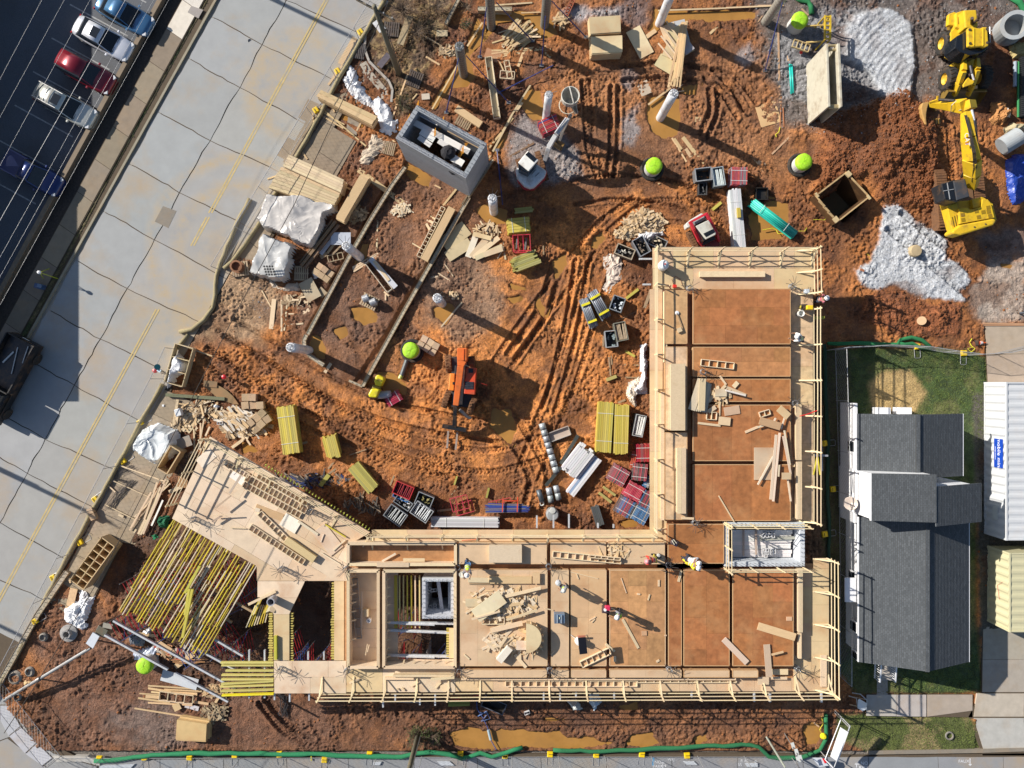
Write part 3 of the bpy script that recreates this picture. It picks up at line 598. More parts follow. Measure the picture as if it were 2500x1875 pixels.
# the block whose shade falls over the car park stands west of it
for(x0,y0,x1,y1,h)in((-52,-600,-38,205,5.25),(-52,206,-38,850,4.7),(-50,855,-38,955,2.4)):
 Y0,Y1=-(y0-937.5)*S,-(y1-937.5)*S
 t=thing('warehouse',{-600:'upper grey block building west of the car park',206:'middle grey block building beside the shaded street',855:'low grey annex south of the middle block building'}[y0],'building',((x0+x1)/2,(Y0+Y1)/2,0))
 b=MB().box(((x0+x1)/2,(Y0+Y1)/2,h/2-.2),(x1-x0,abs(Y1-Y0),h+.4));part(t,'wall',b,conc,(0.4,0.38,0.35))
 b=MB().box(((x0+x1)/2,(Y0+Y1)/2,h+.0),(x1-x0-.5,abs(Y1-Y0)-.5,0.1));part(t,'roof',b,conc,(0.3,0.3,0.3))
def utility_pole(x,y,h,label,lean=(0,0)):
 p=W(x,y);t=thing('utility_pole',label,'utility pole',p)
 top=p+Vector((lean[0],lean[1],h));part(t,'shaft',MB().cyl(p-Vector((0,0,.5)),top,0.19,0.13,12),wood,(0.14,0.13,0.09),smooth=True)
 part(t,'crossarm',MB().bar(top+Vector((-1.1,.6,-.4)),top+Vector((1.1,-.6,-.4)),0.1,0.12),wood,(0.16,0.13,0.09))
 for k in(-1,-.5,.5,1):part(t,'insulator',MB().cyl(top+Vector((1.0*k,-.55*k,-.33)),top+Vector((1.0*k,-.55*k,-.18)),.04),plastic,(0.3,0.3,0.3))
 b=MB().tube([p+Vector((.2,.1,0)),p+Vector((.2,.1,h*.7))],.03);part(t,'conduit',b,steel,(.2,.2,.2))
utility_pole(974,181,9.0,'weathered utility pole beside the leafy bank above the plastic sheeting')
utility_pole(1022,1791,9.0,'weathered utility pole in the clump of weeds by the bottom street')
utility_pole(-340,985,10.5,'utility pole across the street throwing a long shadow');utility_pole(250,-200,10.5,'utility pole at the top of the street throwing a long shadow');utility_pole(-520,1280,10.5,'utility pole behind the corner throwing a long shadow')
WIRES=[((102,0),(0,193)),((157,0),(0,286)),((220,0),(0,404)),((306,0),(0,538)),((346,9),(0,628)),((375,0),(0,676)),((412,0),(0,745))]
for i,(a,b_)in enumerate(WIRES):
 a=np.array(a,float);b_=np.array(b_,float);d=b_-a;z=7.5+0.25*i
 P=[W(*(a+d*t),z-0.35*(1-((t-.5)/1.5)**2))for t in np.linspace(-1.0,1.6,12)]
 single('overhead_wire',MB().tube(P,0.007 if i!=3 else 0.012,5),steel,['leftmost','second','third','fourth and thickest','fifth','sixth','seventh'][i]+' overhead wire from the left edge above the parked cars','wire',(0.30,0.31,0.33),group='overhead wires above the parked cars')
for i,(P,r)in enumerate((([(960,-20),(900,110),(718,500),(600,718),(480,950),(250,1400),(85,1676),(10,1790)],.022),([(0,1040),(60,1060)],.012))):
 if i==0:single('service_wire',MB().tube([W(*p,7.6)for p in P],r,5),rubber,'black service wire running over the plastic covered lumber','wire',group=None)
def sock(name,pts,r,col,label,cat='silt sock',mat=None,org=False,z=None,wob=1.0):
 P=[(Q(*p)if org else W(*p))for p in pts];o2=[P[0]]
 for p,q_ in zip(P[:-1],P[1:]):
  L=(q_-p).length;k=max(1,int(L/0.6));n_=Vector((-(q_-p).y,(q_-p).x,0)).normalized()
  for j in range(1,k+1):o2.append(p+(q_-p)*j/k+(n_*random.uniform(-.05,.05)*wob if j<k else Vector()))
 rs=[r*random.uniform(.88,1.12)for _ in o2];o2=[Vector((p.x,p.y,(z if z is not None else max(gz(p.x,p.y),0.0)+r*0.8)))for p in o2]
 return single(name,MB().tube(o2,rs,10),mat or cloth,label,cat,col,smooth=True)
tan_s=(0.30,0.25,0.14)
sock('silt_sock',[(960,-30),(934,14),(860,140),(772,300),(700,428),(624,562),(568,640),(548,656)],.14,tan_s,'tan silt sock along the kerb beside the lumber stacks')
O(0,1);sock('silt_sock',[(2030,120),(1960,250),(1790,640),(1760,740),(1750,900),(1730,1000),(1660,1100),(1560,1180),(1460,1195)],.15,tan_s,'tan silt sock curving across the muddy site entrance',org=True)
sock('silt_sock',[(1530,1220),(1470,1290),(1440,1330)],.14,tan_s,'short tan silt sock at the corner of the white covered crate',org=True)
sock('silt_sock',[(398,938),(330,1060),(262,1185),(200,1300),(142,1405),(80,1530),(20,1640),(-20,1715)],.14,tan_s,'long tan silt sock along the lower half of the street')
grn=(0.02,0.20,0.085)
sock('silt_sock',[(234,1855),(262,1855),(330,1846),(420,1839),(560,1836),(660,1839),(760,1838),(850,1843),(980,1846),(1012,1838),(1050,1834),(1100,1840),(1130,1850)],.15,grn,'bright green silt sock along the bottom street, left of the pole')
sock('silt_sock',[(1120,1850),(1145,1846),(1172,1836),(1200,1846),(1235,1836),(1276,1823)],.14,grn,'bright green silt sock winding below the orange puddle')
sock('silt_sock',[(1350,1829),(1460,1832),(1560,1829),(1680,1822),(1720,1818),(1830,1816),(1850,1820),(1875,1845),(1900,1849),(1960,1846),(2000,1830),(2016,1800),(2012,1740)],.14,(0.02,0.15,0.06),'dark green silt sock curling round the drain pit in the corner')
sock('silt_sock',[(2011,840),(2013,950),(2020,1060),(2018,1170),(2023,1290),(2022,1400),(2023,1480)],.12,(0.015,0.05,0.03),'dark green silt sock between the deck and the shingled house')
O(3,1);sock('drain_hose',[(560,1290),(900,1290),(1120,1300),(1150,1260),(1230,1242),(1320,1262),(1380,1310),(1400,1330),(1300,1320),(1240,1290),(1180,1300),(1120,1290)],.14,(0.02,0.17,0.06),'green hose looped on the fence above the lawn','hose',org=True)
O(3,0);sock('drain_hose',[(300,-20),(340,10),(400,20),(425,60),(430,120)],.16,(0.02,0.17,0.06),'green hose above the upper lime topped manhole','hose',org=True)
sock('drain_hose',[(2040,-20),(2110,30),(2150,110),(2200,160)],.2,(0.02,0.2,0.07),'green hose crossing the top right corner','hose',org=True)
# ------------------------------------------------------------------ fences
def fence(pts,label,h=1.8,seg=3.0,org=False,meshy=True):
 P=[(Q(*p)if org else W(*p))for p in pts];root=thing('temporary_fence',label,'fence',P[0])
 first=None
 for p,q_ in zip(P[:-1],P[1:]):
  L=(q_-p).length;k=max(1,round(L/seg));d=(q_-p)/k
  for j in range(k):
   a=p+d*j;c=a+d
   part(root,'post',MB().cyl(a,a+Vector((0,0,h)),.022,n=6),steel,(0.45,0.46,0.48))
   part(root,'top_rail',MB().cyl(a+Vector((0,0,h)),c+Vector((0,0,h)),.02,n=6),steel,(0.45,0.46,0.48));part(root,'bottom_rail',MB().cyl(a+Vector((0,0,.12)),c+Vector((0,0,.12)),.018,n=6),steel,(0.4,0.41,0.43))
   if meshy:
    m_=MB();n=10;u=d/n
    for s_ in range(-5,n+1):
     for sg in(1,-1):
      x0=s_ if sg>0 else s_+6;x1=s_+6 if sg>0 else s_;z0,z1=.12,h
      t0,t1=0.0,1.0
      lo,hi=sorted((x0,x1))
      if hi<=0 or lo>=n:continue
      def at(xx):return(xx-x0)/(x1-x0)
      ts=sorted((at(max(lo,0)),at(min(hi,n))));A=a+u*(x0+(x1-x0)*ts[0])+Vector((0,0,z0+(z1-z0)*ts[0]));B=a+u*(x0+(x1-x0)*ts[1])+Vector((0,0,z0+(z1-z0)*ts[1]))
      m_.cyl(A,B,.004,n=3,caps=False)
    part(root,'wire_mesh',m_,steel,(0.4,0.4,0.4),kind='stuff')
 part(root,'post',MB().cyl(P[-1],P[-1]+Vector((0,0,h)),.022,n=6),steel,(0.45,0.46,0.48));return root
fence([(140,1849),(700,1849),(1250,1846),(1930,1846)],'temporary chain link fence along the bottom street')
fence([(958,-30),(934,4),(540,660)],'temporary chain link fence beside the upper lumber stacks',seg=3.3);fence([(432,852),(398,925),(10,1668),(150,1845)],'temporary chain link fence along the lower street side',seg=3.3)
O(3,1);fence([(560,1345),(640,1330),(980,1312),(1280,1325),(1500,1360),(1700,1385),(1920,1370),(2200,1300)],'thin chain link fence between the spoil heap and the lawn',org=True,seg=2.6);fence([(2038,855),(2045,1100),(2050,1400),(2050,1650)],'thin chain link fence between deck and shingled house',seg=3.3)
FOOT=None
def fence_foot(pts,where,col=(0.80,0.55,0.01),rz=0.0):
 global FOOT
 names=['first','second','third','fourth','fifth','sixth','seventh','eighth','ninth','tenth','eleventh','twelfth','thirteenth','fourteenth']
 for i,p in enumerate(pts):
  q_=W(*p);q_.z=max(gz(q_.x,q_.y),-0.02)
  if FOOT is None:
   t=thing('fence_weight','x','fence weight',(0,0,0))
   b=MB().box((0,.0,.09),(.42,.40,.18),taper=.88);part(t,'ballast_block',b,plastic,col,bevel=.03)
   part(t,'handle',MB().tube([(-.12,.06,.18),(-.12,.06,.22),(.12,.06,.22),(.12,.06,.18)],.02),plastic,(0.25,0.17,0.02))
   part(t,'steel_base',MB().tube([(-.2,-.1,.03),(-.2,-.75,.03),(-.14,-.8,.03),(.14,-.8,.03),(.2,-.75,.03),(.2,-.1,.03)],.018),steel,(.35,.36,.38));FOOT=t
  else:t=copy_tree(FOOT)
  t.location=q_;t.rotation_euler=(0,0,rz+random.uniform(-.12,.12));t['group']='yellow fence feet';t['label']='yellow fence foot, '+names[i]+' '+where
def crops(*l):
 out=[]
 for c,r,pts in l:
  O(c,r);out+=[px(*p)for p in pts]
 return out
fence_foot(crops((0,3,[(810,1580),(1175,1570),(1540,1570),(1905,1550)]),(1,3,[(275,1545),(640,1590),(1005,1545),(1740,1545),(2100,1555)]),(2,3,[(110,1550),(475,1545),(848,1550),(1218,1545),(1583,1555)])),'from the left along the bottom street')
fence_foot(crops((1,0,[(930,262),(745,580),(570,895)]),(0,2,[(1140,435),(1000,748),(775,1057),(652,1405)]),(0,3,[(435,115),(297,463)])),'from the top beside the left street fence',rz=2.1)
fence_foot(crops((3,1,[(1287,1315),(1665,1368)])),'from the left on the fence above the lawn')
fence_foot(crops((3,2,[(535,605),(605,975),(540,1340)])),'from the top between the deck and the shingled house',rz=1.6)
# ------------------------------------------------------------------ the formwork deck
ZB,ZT=3.5,4.0
deck=thing('formwork_deck','large L shaped timber formwork deck with raised tan and brown panels','building deck',W(1400,1500,0))
def clip(poly,tile):
 out=poly
 for i in range(len(tile)):
  a,b_=tile[i],tile[(i+1)%len(tile)];src=out;out=[]
  side=lambda p:(b_[0]-a[0])*(p[1]-a[1])-(b_[1]-a[1])*(p[0]-a[0])
  for j in range(len(src)):
   p,q_=src[j],src[(j+1)%len(src)];sp,sq=side(p),side(q_)
   if sp>=0:out.append(p)
   if(sp>0 and sq<0)or(sp<0 and sq>0):
    t=sp/(sp-sq);out.append((p[0]+(q_[0]-p[0])*t,p[1]+(q_[1]-p[1])*t))
  if len(out)<3:return[]
 return out
def area(p):return abs(sum(p[i][0]*p[(i+1)%len(p)][1]-p[(i+1)%len(p)][0]*p[i][1]for i in range(len(p))))/2
def sheets(par,pts,z,col,ang=0.0,tw=2.44,th=1.22,mat=None,gap=0.012,v=0.06,thick=0.02,mix=None,off=(0.3,0.4),lift=0.003):
 """lay plywood sheets over a plan polygon at height z, each sheet an object of its own"""
 P=[(W(x,y,z).x,W(x,y,z).y)for x,y in pts];ca,sa=math.cos(-ang),math.sin(-ang)
 L_=[(p[0]*ca-p[1]*sa,p[0]*sa+p[1]*ca)for p in P]
 if sum(L_[i][0]*L_[(i+1)%len(L_)][1]-L_[(i+1)%len(L_)][0]*L_[i][1]for i in range(len(L_)))<0:L_.reverse()
 x0=min(p[0]for p in L_)+gap;x1=max(p[0]for p in L_);y0=min(p[1]for p in L_);y1=max(p[1]for p in L_)
 nxs=max(1,round((x1-x0)/tw));nys=max(1,round((y1-y0)/th));dx=(x1-x0)/nxs;dy=(y1-y0)/nys;k=0
 for j in range(nys):
  for i in range(-1,nxs+1):
   xs0=x0+i*dx+(dx/2 if j%2 and nxs>1 else 0);tl=[(xs0+gap/2,y0+j*dy+gap/2),(xs0+dx-gap/2,y0+j*dy+gap/2),(xs0+dx-gap/2,y0+(j+1)*dy-gap/2),(xs0+gap/2,y0+(j+1)*dy-gap/2)]
   c=clip(L_,tl)
   if len(c)<3 or area(c)<0.03:continue
   g_=[(p[0]*ca+p[1]*sa,-p[0]*sa+p[1]*ca)for p in c]
   zz=z+random.uniform(-lift,lift)
   cc=col if mix is None or random.random()>.3 else mix
   part(par,'plywood_sheet',MB().prism(g_,zz-thick,zz),mat or ply,vary(cc,v));k+=1
 return k
def rect(x0,y0,x1,y1):return[(x0,y0),(x1,y0),(x1,y1),(x0,y1)]
def slab_part(name,pts,z0,z1,mat,col,par=None):return part(par or deck,name,MB().prism([W(x,y,z1)for x,y in pts],z0,z1),mat,col)
LP=(0.68,0.54,0.39);LY=(0.62,0.47,0.27);LT=(0.60,0.43,0.27);BR=(0.36,0.145,0.052);TB=(0.50,0.27,0.12)
# lower level: beam soffits under everything
soff=(0.40,0.20,0.085)
for r_ in(rect(1590,705,1985,1272),rect(1600,1272,1766,1400),rect(846,1326,1600,1391),rect(1112,1391,1990,1660),rect(1604,1376,1990,1391),rect(924,1391,936,1660)):
 slab_part('soffit_board',r_,ZB-.06,ZB-.045,plydirty,soff)
sheets(deck,rect(1593,605,1989,706),ZB,LT,mix=LY,off=(0,0))
sheets(deck,rect(1586,706,1624,1300),ZB,LY,ang=math.pi/2,tw=2.44,th=1.2,mix=LT)
sheets(deck,rect(1931,706,1985,1272),ZB,LT,ang=math.pi/2,mix=LY,mat=plydirty)
sheets(deck,rect(907,1293,1600,1324),ZB,LY,mix=LT)
sheets(deck,rect(1586,1272,1628,1330),ZB,LY);sheets(deck,rect(1112,1655,2024,1688),ZB,LT,mix=LY)
sheets(deck,rect(1937,1388,2024,1655),ZB,LY,ang=math.pi/2,mix=LT);sheets(deck,rect(1985,1363,2024,1388),ZB,LY)
ANG=-math.atan2(1299-1065,907-512)
sheets(deck,[(512,1065),(905,1299),(848,1332),(846,1418),(627,1418),(627,1382),(420,1266)],ZB,LP,ang=ANG,mix=(0.62,0.46,0.30))
sheets(deck,[(628,1418.7),(744.6,1418.7),(707,1497),(706,1500),(668,1500),(652,1458),(628,1458)],ZB,LP)
sheets(deck,rect(668,1500,706.5,1613),ZB,LY,ang=math.pi/2);sheets(deck,rect(815.5,1418.7,840,1613),ZB,LY,ang=math.pi/2);sheets(deck,rect(746,1400,840,1418.4),ZB,LP)
sheets(deck,rect(669,1613.5,845,1693),ZB,LP);sheets(deck,rect(845,1632,1112,1690),ZB,LP,mix=LY)
slab_part('soffit_board',rect(839,1388,850,1634),ZB-.06,ZB-.03,plydirty,(0.42,0.22,0.1));slab_part('soffit_board',rect(1112,1399,1124,1640),ZB-.06,ZB-.03,plydirty,(0.45,0.25,0.12))
# raised panels
def panel(x0,y0,x1,y1,col,mat=None,ang=0.0,mix=None,z=ZT,v=0.05):
 slab_part('panel_side',rect(x0,y0,x1,y1),ZB-.04,z-.022,wood,(0.5,0.3,0.15)if col!=BR else(0.30,0.12,0.05))
 sheets(deck,rect(x0,y0,x1,y1),z,col,ang=ang,mat=mat,mix=mix,v=.13 if mat is plydirty else v,lift=.002,gap=.008)
 b=MB()
 for a,c in(((x0,y0),(x1,y0)),((x1,y0),(x1,y1)),((x1,y1),(x0,y1)),((x0,y1),(x0,y0))):
  b.bar(W(*a,z-.03),W(*c,z-.03),.05,.07)
 part(deck,'edge_strip',b,wood,(0.60,0.42,0.25)if x0<1600 else(0.52,0.32,0.16))
for y0,y1 in((705.5,839.6),(847.8,918.6),(925.6,979.9),(988.9,1124.5),(1134.4,1270.6)):
 panel(1692,y0,1929,y1,BR if y0!=847.8 else(0.42,0.19,0.075),plydirty,ang=0 if y0<900 else math.pi/2)
for y0,y1 in((709,838.8),(847,1050),(1056,1268)):panel(1624,y0,1677,y1,(0.50,0.30,0.15)if y0<800 else LT,plydirty,ang=math.pi/2)
panel(1631,1280,1766.5,1374.6,BR,plydirty)
SX=[(1124,1335.6),(1346,1388),(1394.5,1479.6),(1488.7,1624),(1632,1663.5),(1669.5,1780),(1789,1936)]
SC_=[(LT,ply),(LT,ply),((0.58,0.38,0.21),ply),((0.47,0.25,0.11),plydirty),(BR,plydirty),(BR,plydirty),(BR,plydirty)]
for(a,b_),(c,m)in zip(SX,SC_):panel(a,1391.6,b_,1625,c,m,ang=math.pi/2)
for a,b_ in((1120,1334),(1344.6,1478.7),(1487,1622)):panel(a,1325,b_,1376,LT,ply)
for a,b_ in((1125,1334),(1347,1388),(1395,1479),(1489,1663),(1670,1780),(1789,1850)):panel(a,1636,b_,1653,LT,ply)
# open trough forms on the left
def open_box(x0,y0,x1,y1,z0,z1,t=0.14,floor=None,col=LP,inner=True,studs=()):
 for a,c in(((x0,y0),(x1,y0)),((x1,y0),(x1,y1)),((x1,y1),(x0,y1)),((x0,y1),(x0,y0))):
  A,B=W(*a,z1),W(*c,z1);b=MB();d=(B-A).normalized()*t/2
  b.bar(A-d+Vector((0,0,(z0-z1)/2)),B+d*.98+Vector((0,0,(z0-z1)/2)),t*random.uniform(.96,1),z1-z0);part(deck,'form_wall',b,wood,col)
  b=MB().bar(A+Vector((0,0,.02)),B+Vector((0,0,.02)),t+.05,.04);part(deck,'cap_board',b,wood,vary(PALE))
 if floor:sheets(deck,floor,ZB-.42,LP,mix=LY)
open_box(850,1327,1112,1378,ZB-.42,ZT+.05,floor=rect(853,1330,1109,1375));open_box(850,1394,923.5,1629,ZB-.42,ZT+.05,floor=rect(853,1397,920,1626));open_box(937,1394,1111,1629,ZB-.42,ZT+.05)
sheets(deck,rect(940,1397,972,1626),ZB-.42,LP,ang=math.pi/2);sheets(deck,rect(972,1609,1108,1627),ZB-.42,LP);sheets(deck,rect(1096,1533,1109,1608),ZB-.2,LY,ang=math.pi/2)
def kicker(x1,y1,x2,y2,z=ZB-.1,dz=0.3,col=PALE):
 board_ob('kicker',Q(x1,y1,z+dz),Q(x2,y2,z),.09,.05,wood,col,deck)
O(1,3)
for k in range(7):kicker(845,110+72*k+(80 if k>5 else 0),895,98+72*k+(80 if k>5 else 0))
for k in range(10):kicker(1122,140+70*k,1170,122+70*k)
for k in range(6):kicker(1275+85*k,820,1285+85*k,782)
for k in range(4):kicker(900+45*k,825,905+45*k,808,dz=.15)
# joists across the big opening, and shorter rows of joist ends along every opening
H20=mk('yellow_beam',rough=0.55,var=0.14,scale=4,stretch=(1,8,8),tint=True,bump=.15,wear=(0.35,0.26,0.12),wear_amt=.5,wear_scale=1.2)
def beam(par,a,b_,w=.075,h=.2,col=YEL,name='beam'):return board_ob(name,a,b_,w,h,H20,col,par)
for k,(x,c)in enumerate(((1208,YEL),(1216,YEL),(1224,YEL),(1247,(0.6,.5,.2)),(1278,(.6,.5,.2)),(1309,YEL),(1341,(0.65,.5,.05)),(1373,PALE),(1408,(.62,.5,.2)))):beam(deck,Q(x,98,ZB-.45),Q(x+2,522,ZB-.45),col=c,name='joist')
b=MB()
for k in range(20):b.box(Q(205,410+19.5*k,ZB-.15),(random.uniform(.2,.34),.07,.18));b.box(Q(370,405+20*k,ZB-.15),(random.uniform(.2,.34),.07,.18))
for k in range(30):b.box(Q(708,160+21*k,ZB-.15),(random.uniform(.12,.3),.07,.18))
for k in range(12):b.box(Q(1640,530+20*k,ZB-.3),(.22,.07,.18))
part(deck,'joist_ends',b,H20,(.55,.45,.12),kind='stuff')
O(1,2);b=MB()
for k in range(34):
 t=k/34;p=Q(160+860*t,790+530*t,ZB-.18);b.bar(p,p+Vector((.06,.13,0)),.07,.18)
part(deck,'joist_ends',b,H20,(.6,.62,.1),kind='stuff')
b=MB();O(1,3)
for x,y0,y1 in((30,700,1090),(155,700,1090),(235,1050,1105),(358,1050,1120),(507,715,780),(635,715,780),(515,1050,1110),(1113,1100,1165),(1212,1060,1110),(1411,1100,1145),(1535,1050,1150)):b.bar(Q(x,y0,ZB-.35),Q(x,y1,ZB-.35),.1,.16)
O(2,3)
for x,y0,y1 in((422,1040,1105),(555,1040,1110),(684,1040,1085),(993,1040,1092),(1620,1030,1085),(2127,1020,1120)):b.bar(Q(x,y0,ZB-.35),Q(x,y1,ZB-.35),.1,.16)
O(3,3)
for x,y0,y1 in((98,1040,1122),(514,1000,1125)):b.bar(Q(x,y0,ZB-.35),Q(x,y1,ZB-.35),.11,.16)
O(2,1)
for y,x0,x1 in((605,1195,1300),(812,1225,1290)):b.bar(Q(x0,y,ZB-.35),Q(x1,y,ZB-.35),.11,.16)
O(2,2)
for x,y0,y1 in((367,1190,1290),(502,1185,1290),(627,1178,1290),(862,1250,1290),(988,1260,1290)):b.bar(Q(x,y0,ZB-.35),Q(x,y1,ZB-.35),.1,.16)
O(0,3)
for l in((920,465,1910,1015),(850,580,1360,860),(1420,890,1850,1120),(1740,615,1970,750),(1660,725,1905,860)):b.bar(Q(l[0],l[1],ZB-.5),Q(l[2],l[3],ZB-.5),.12,.18)
part(deck,'steel_ledgers',b,steel,(.62,.64,.66),kind='stuff')
for(y,d)in((484,3),(545,18),(748,6)):
 O(1,3);part(deck,'steel_ledger',MB().bar(Q(1150,y-4,ZB-.3),Q(1695,y+d,ZB-.3),.16,.14),steel,(.66,.67,.68))
 part(deck,'steel_ledger',MB().bar(Q(1240,y+6,ZB-.2),Q(1530,y+16,ZB-.2),.08,.1),steel,(.66,.67,.68))
for i,y in enumerate((803,825,868,903,939,965,985,1022,1056)):
 O(1,3);beam(deck,Q(-195+random.uniform(-10,10)+(40 if i==2 else 0),y+(2 if i<5 else 14)-2,ZB-.1),Q(228,y-(0 if i!=5 else 12),ZB-.1),.1,.2,(.60,.52,.16)if i!=8 else(.85,.72,.02),'joist')
def tower(x,y,col,rz=0.0,w=1.2,d=1.5,h=3.0):
 c=W(x,y,0);t=thing('shoring_tower',None,'scaffold',c,rz=rz);b=MB()
 for sx_ in(-1,1):
  for sy_ in(-1,1):b.cyl((sx_*w/2,sy_*d/2,-.1),(sx_*w/2,sy_*d/2,h),.03,n=5)
 part(t,'standards',b,steel,(.25,.25,.26),glob=False,kind='stuff');b=MB()
 for z in np.arange(.4,h,.45):
  for sx_ in(-1,1):b.cyl((sx_*w/2,-d/2,z),(sx_*w/2,d/2,z),.022,n=5)
 part(t,'rungs',b,paint,col,glob=False,kind='stuff');b=MB()
 for z in(.4,2.2):b.cyl((-w/2,-d/2,z),(w/2,d/2,z+.3),.018,n=5);b.cyl((w/2,-d/2,z),(-w/2,-d/2,z+.7),.018,n=5)
 part(t,'cross_braces',b,paint,(.05,.09,.3),glob=False,kind='stuff')
 t['group']='shoring towers under the deck openings';t['label']=None;del t['label'];return t
RED=(.45,.02,.03)
TW=[tower(722,1560,RED,.3),tower(790,1590,RED,0),tower(735,1590,(.05,.1,.35),0),tower(1000,1505,RED,.1),tower(1075,1580,(.2,.2,.22),0),tower(1010,1585,RED,0),tower(560,1395,RED,.5),tower(600,1440,RED,.4),tower(640,1395,RED,.5),tower(520,1440,RED,.5),tower(470,1400,RED,.45),tower(420,1440,(.05,.1,.35),.5),tower(440,1500,RED,.5),tower(380,1410,RED,.5),tower(560,1540,RED,.6),tower(500,1560,(.05,.09,.3),.6),tower(350,1500,RED,.5),tower(600,1560,RED,.2)]
for t,l in zip(TW,['left of the opening by the tall beams','at the lower right of the dark opening','in the lower left of the dark opening','below the nine parallel joists','below the block shaft on the right','in the bottom of the stair opening','just below the pale diagonal deck','in the gap right of the yellow joists','against the pale deck edge','in the middle of the yellow joist field','under the upper yellow joists','under the left part of the yellow joists','under the lower yellow joists','at the upper left corner of the yellow joists','beside the nine stubby beams','between the steel ledgers at lower left','at the lower left corner of the yellow joists','left of the strip between the two openings']):
 t['label']='shoring tower of tubes '+l
jf=thing('joist_field','field of loose yellow and pale joists fanned over the shoring on the left','joists',W(480,1480,0))
O(0,3);d_=Vector((310,-520)).normalized()
for k in range(30):
 s_=Vector((970,370)).lerp(Vector((1650,755)),k/29.0+random.uniform(-.008,.008));x_,y_=px(s_.x,s_.y);far_=950-3*k if k<21 else 620-(k-21)*6
 t=0.0;row=0
 while t<far_:
  L=random.uniform(320,470)*(1 if random.random()>.2 else.8);a=s_+d_*(t+random.uniform(-35,35))+Vector((random.uniform(-6,6),0));c=a+d_*L+Vector((random.uniform(-7,7),0))
  if random.random()>.06:beam(jf,Q(a.x,a.y,ZB-.35+.03*(row%2)),Q(c.x,c.y,ZB-.35+.03*(row%2)),.06,.16,random.choice(((.58,.44,.05),(.62,.50,.24),(.66,.56,.40),(.50,.39,.05),(.62,.52,.40),(.68,.54,.04))),'joist')
  t+=L*random.uniform(.55,.72);row+=1
b=MB();O(0,3)
for s_ in((1060,190,1700,560),(1150,60,1880,480),(1000,330,1640,690),(1260,-60,2060,400)):b.bar(Q(s_[0],s_[1],ZB-.55),Q(s_[2],s_[3],ZB-.55),.14,.16)
part(jf,'bearer',b,wood,OLD)
for l in((1560,210,1480,600),(1500,240,1620,20),(1535,205,1500,420)):beam(jf,Q(l[0],l[1],ZB+.02),Q(l[2],l[3],ZB+.02),.16,.16,(.5,.46,.07),'joist')
O(1,3)
for k in range(9):beam(jf,Q(110+12*k-60*(k<3),420-5*k,ZB-.3),Q(180+9*k-60*(k<3),280-4*k+22*(k>4),ZB-.3),.07,.16,random.choice((YEL,(.7,.6,.4))),'joist')
for k in range(8):beam(jf,Q(5+22*k,520-6*k,ZB-.5),Q(80+16*k,340,ZB-.5),.06,.14,random.choice((YEL,(.7,.6,.4))),'joist')
# guard rails
def guard(pts,label,n,zr=(.35,.8,1.25),lean=0.07,z=ZB,col=(0.70,0.57,0.36),brace=1):
 P=[W(*p,z)for p in pts];root=thing('guard_rail',label,'guard rail',P[0])
 for p,q_,k in zip(P[:-1],P[1:],n):
  d=(q_-p).normalized();nn=Vector((d.y,-d.x,0))
  for zz in zr:
   a=p+nn*(lean*zz/1.25);c=q_+nn*(lean*zz/1.25);L=(q_-p).length;m=max(1,round(L/4.2))
   for j in range(m):
    A=a+(c-a)*(j/m)-d*.12;B=a+(c-a)*((j+1)/m)+d*.12
    board_ob('rail',A+Vector((0,0,zz+.02*(j%2)+random.uniform(-.02,.02)))+nn*random.uniform(-.02,.02),B+Vector((0,0,zz+.02*(j%2)+random.uniform(-.02,.02)))+nn*random.uniform(-.02,.02),.04,.065,wood,col,root)
  for j in range(k+1):
   a=p+(q_-p)*(j/k);board_ob('post',a-nn*.05+Vector((0,0,-.1)),a+nn*(lean*1.1)+Vector((0,0,1.42)),.09,.045,wood,col,root)
   if brace:board_ob('brace',a-nn*.9+Vector((0,0,.03)),a-nn*.0+Vector((0,0,.75)),.09,.04,wood,col,root);board_ob('base_cleat',a-nn*1.0+Vector((0,0,.03)),a+Vector((0,0,.03)),.09,.04,wood,col,root)
 return root
def rev(p):return list(reversed(p))
guard([(787,1689),(1250,1687),(1700,1686),(2022,1684)],'long timber guard rail along the bottom edge of the deck',[6,5,4]);guard(rev([(2022,1364),(2024,1684)]),'timber guard rail on the right edge of the deck beside the house',[4])
guard(rev([(1981,757),(1981,1272)]),'timber guard rail facing the lawn on the upper right edge of the deck',[6]);guard(rev([(1981,612),(1983,718)]),'short timber guard rail at the top right corner of the deck',[2]);guard(rev([(1602,616),(1981,616)]),'timber guard rail across the top edge of the deck',[5])
guard(([(1598,612),(1596,1290)]),'timber guard rail on the left edge of the upper deck wing, facing the mud yard',[8],lean=.05);guard(rev([(910,1304),(1592,1304)]),'timber guard rail on the inner edge of the lower deck wing',[8],lean=.05)
guard(rev([(515,1072),(905,1303)]),'timber guard rail along the slanting upper edge of the pale deck',[5]);guard(([(510,1072),(432,1228)]),'short timber guard rail at the left tip of the pale deck',[2],brace=0)
guard([(1768,1276),(1768,1388),(1962,1388)],'timber guard rail round the stair shaft, left and lower sides',[2,3],lean=-.1,z=ZT,brace=0);guard([(1962,1277),(1768,1277)],'timber guard rail round the stair shaft, upper side',[3],lean=-.1,z=ZT,brace=0)
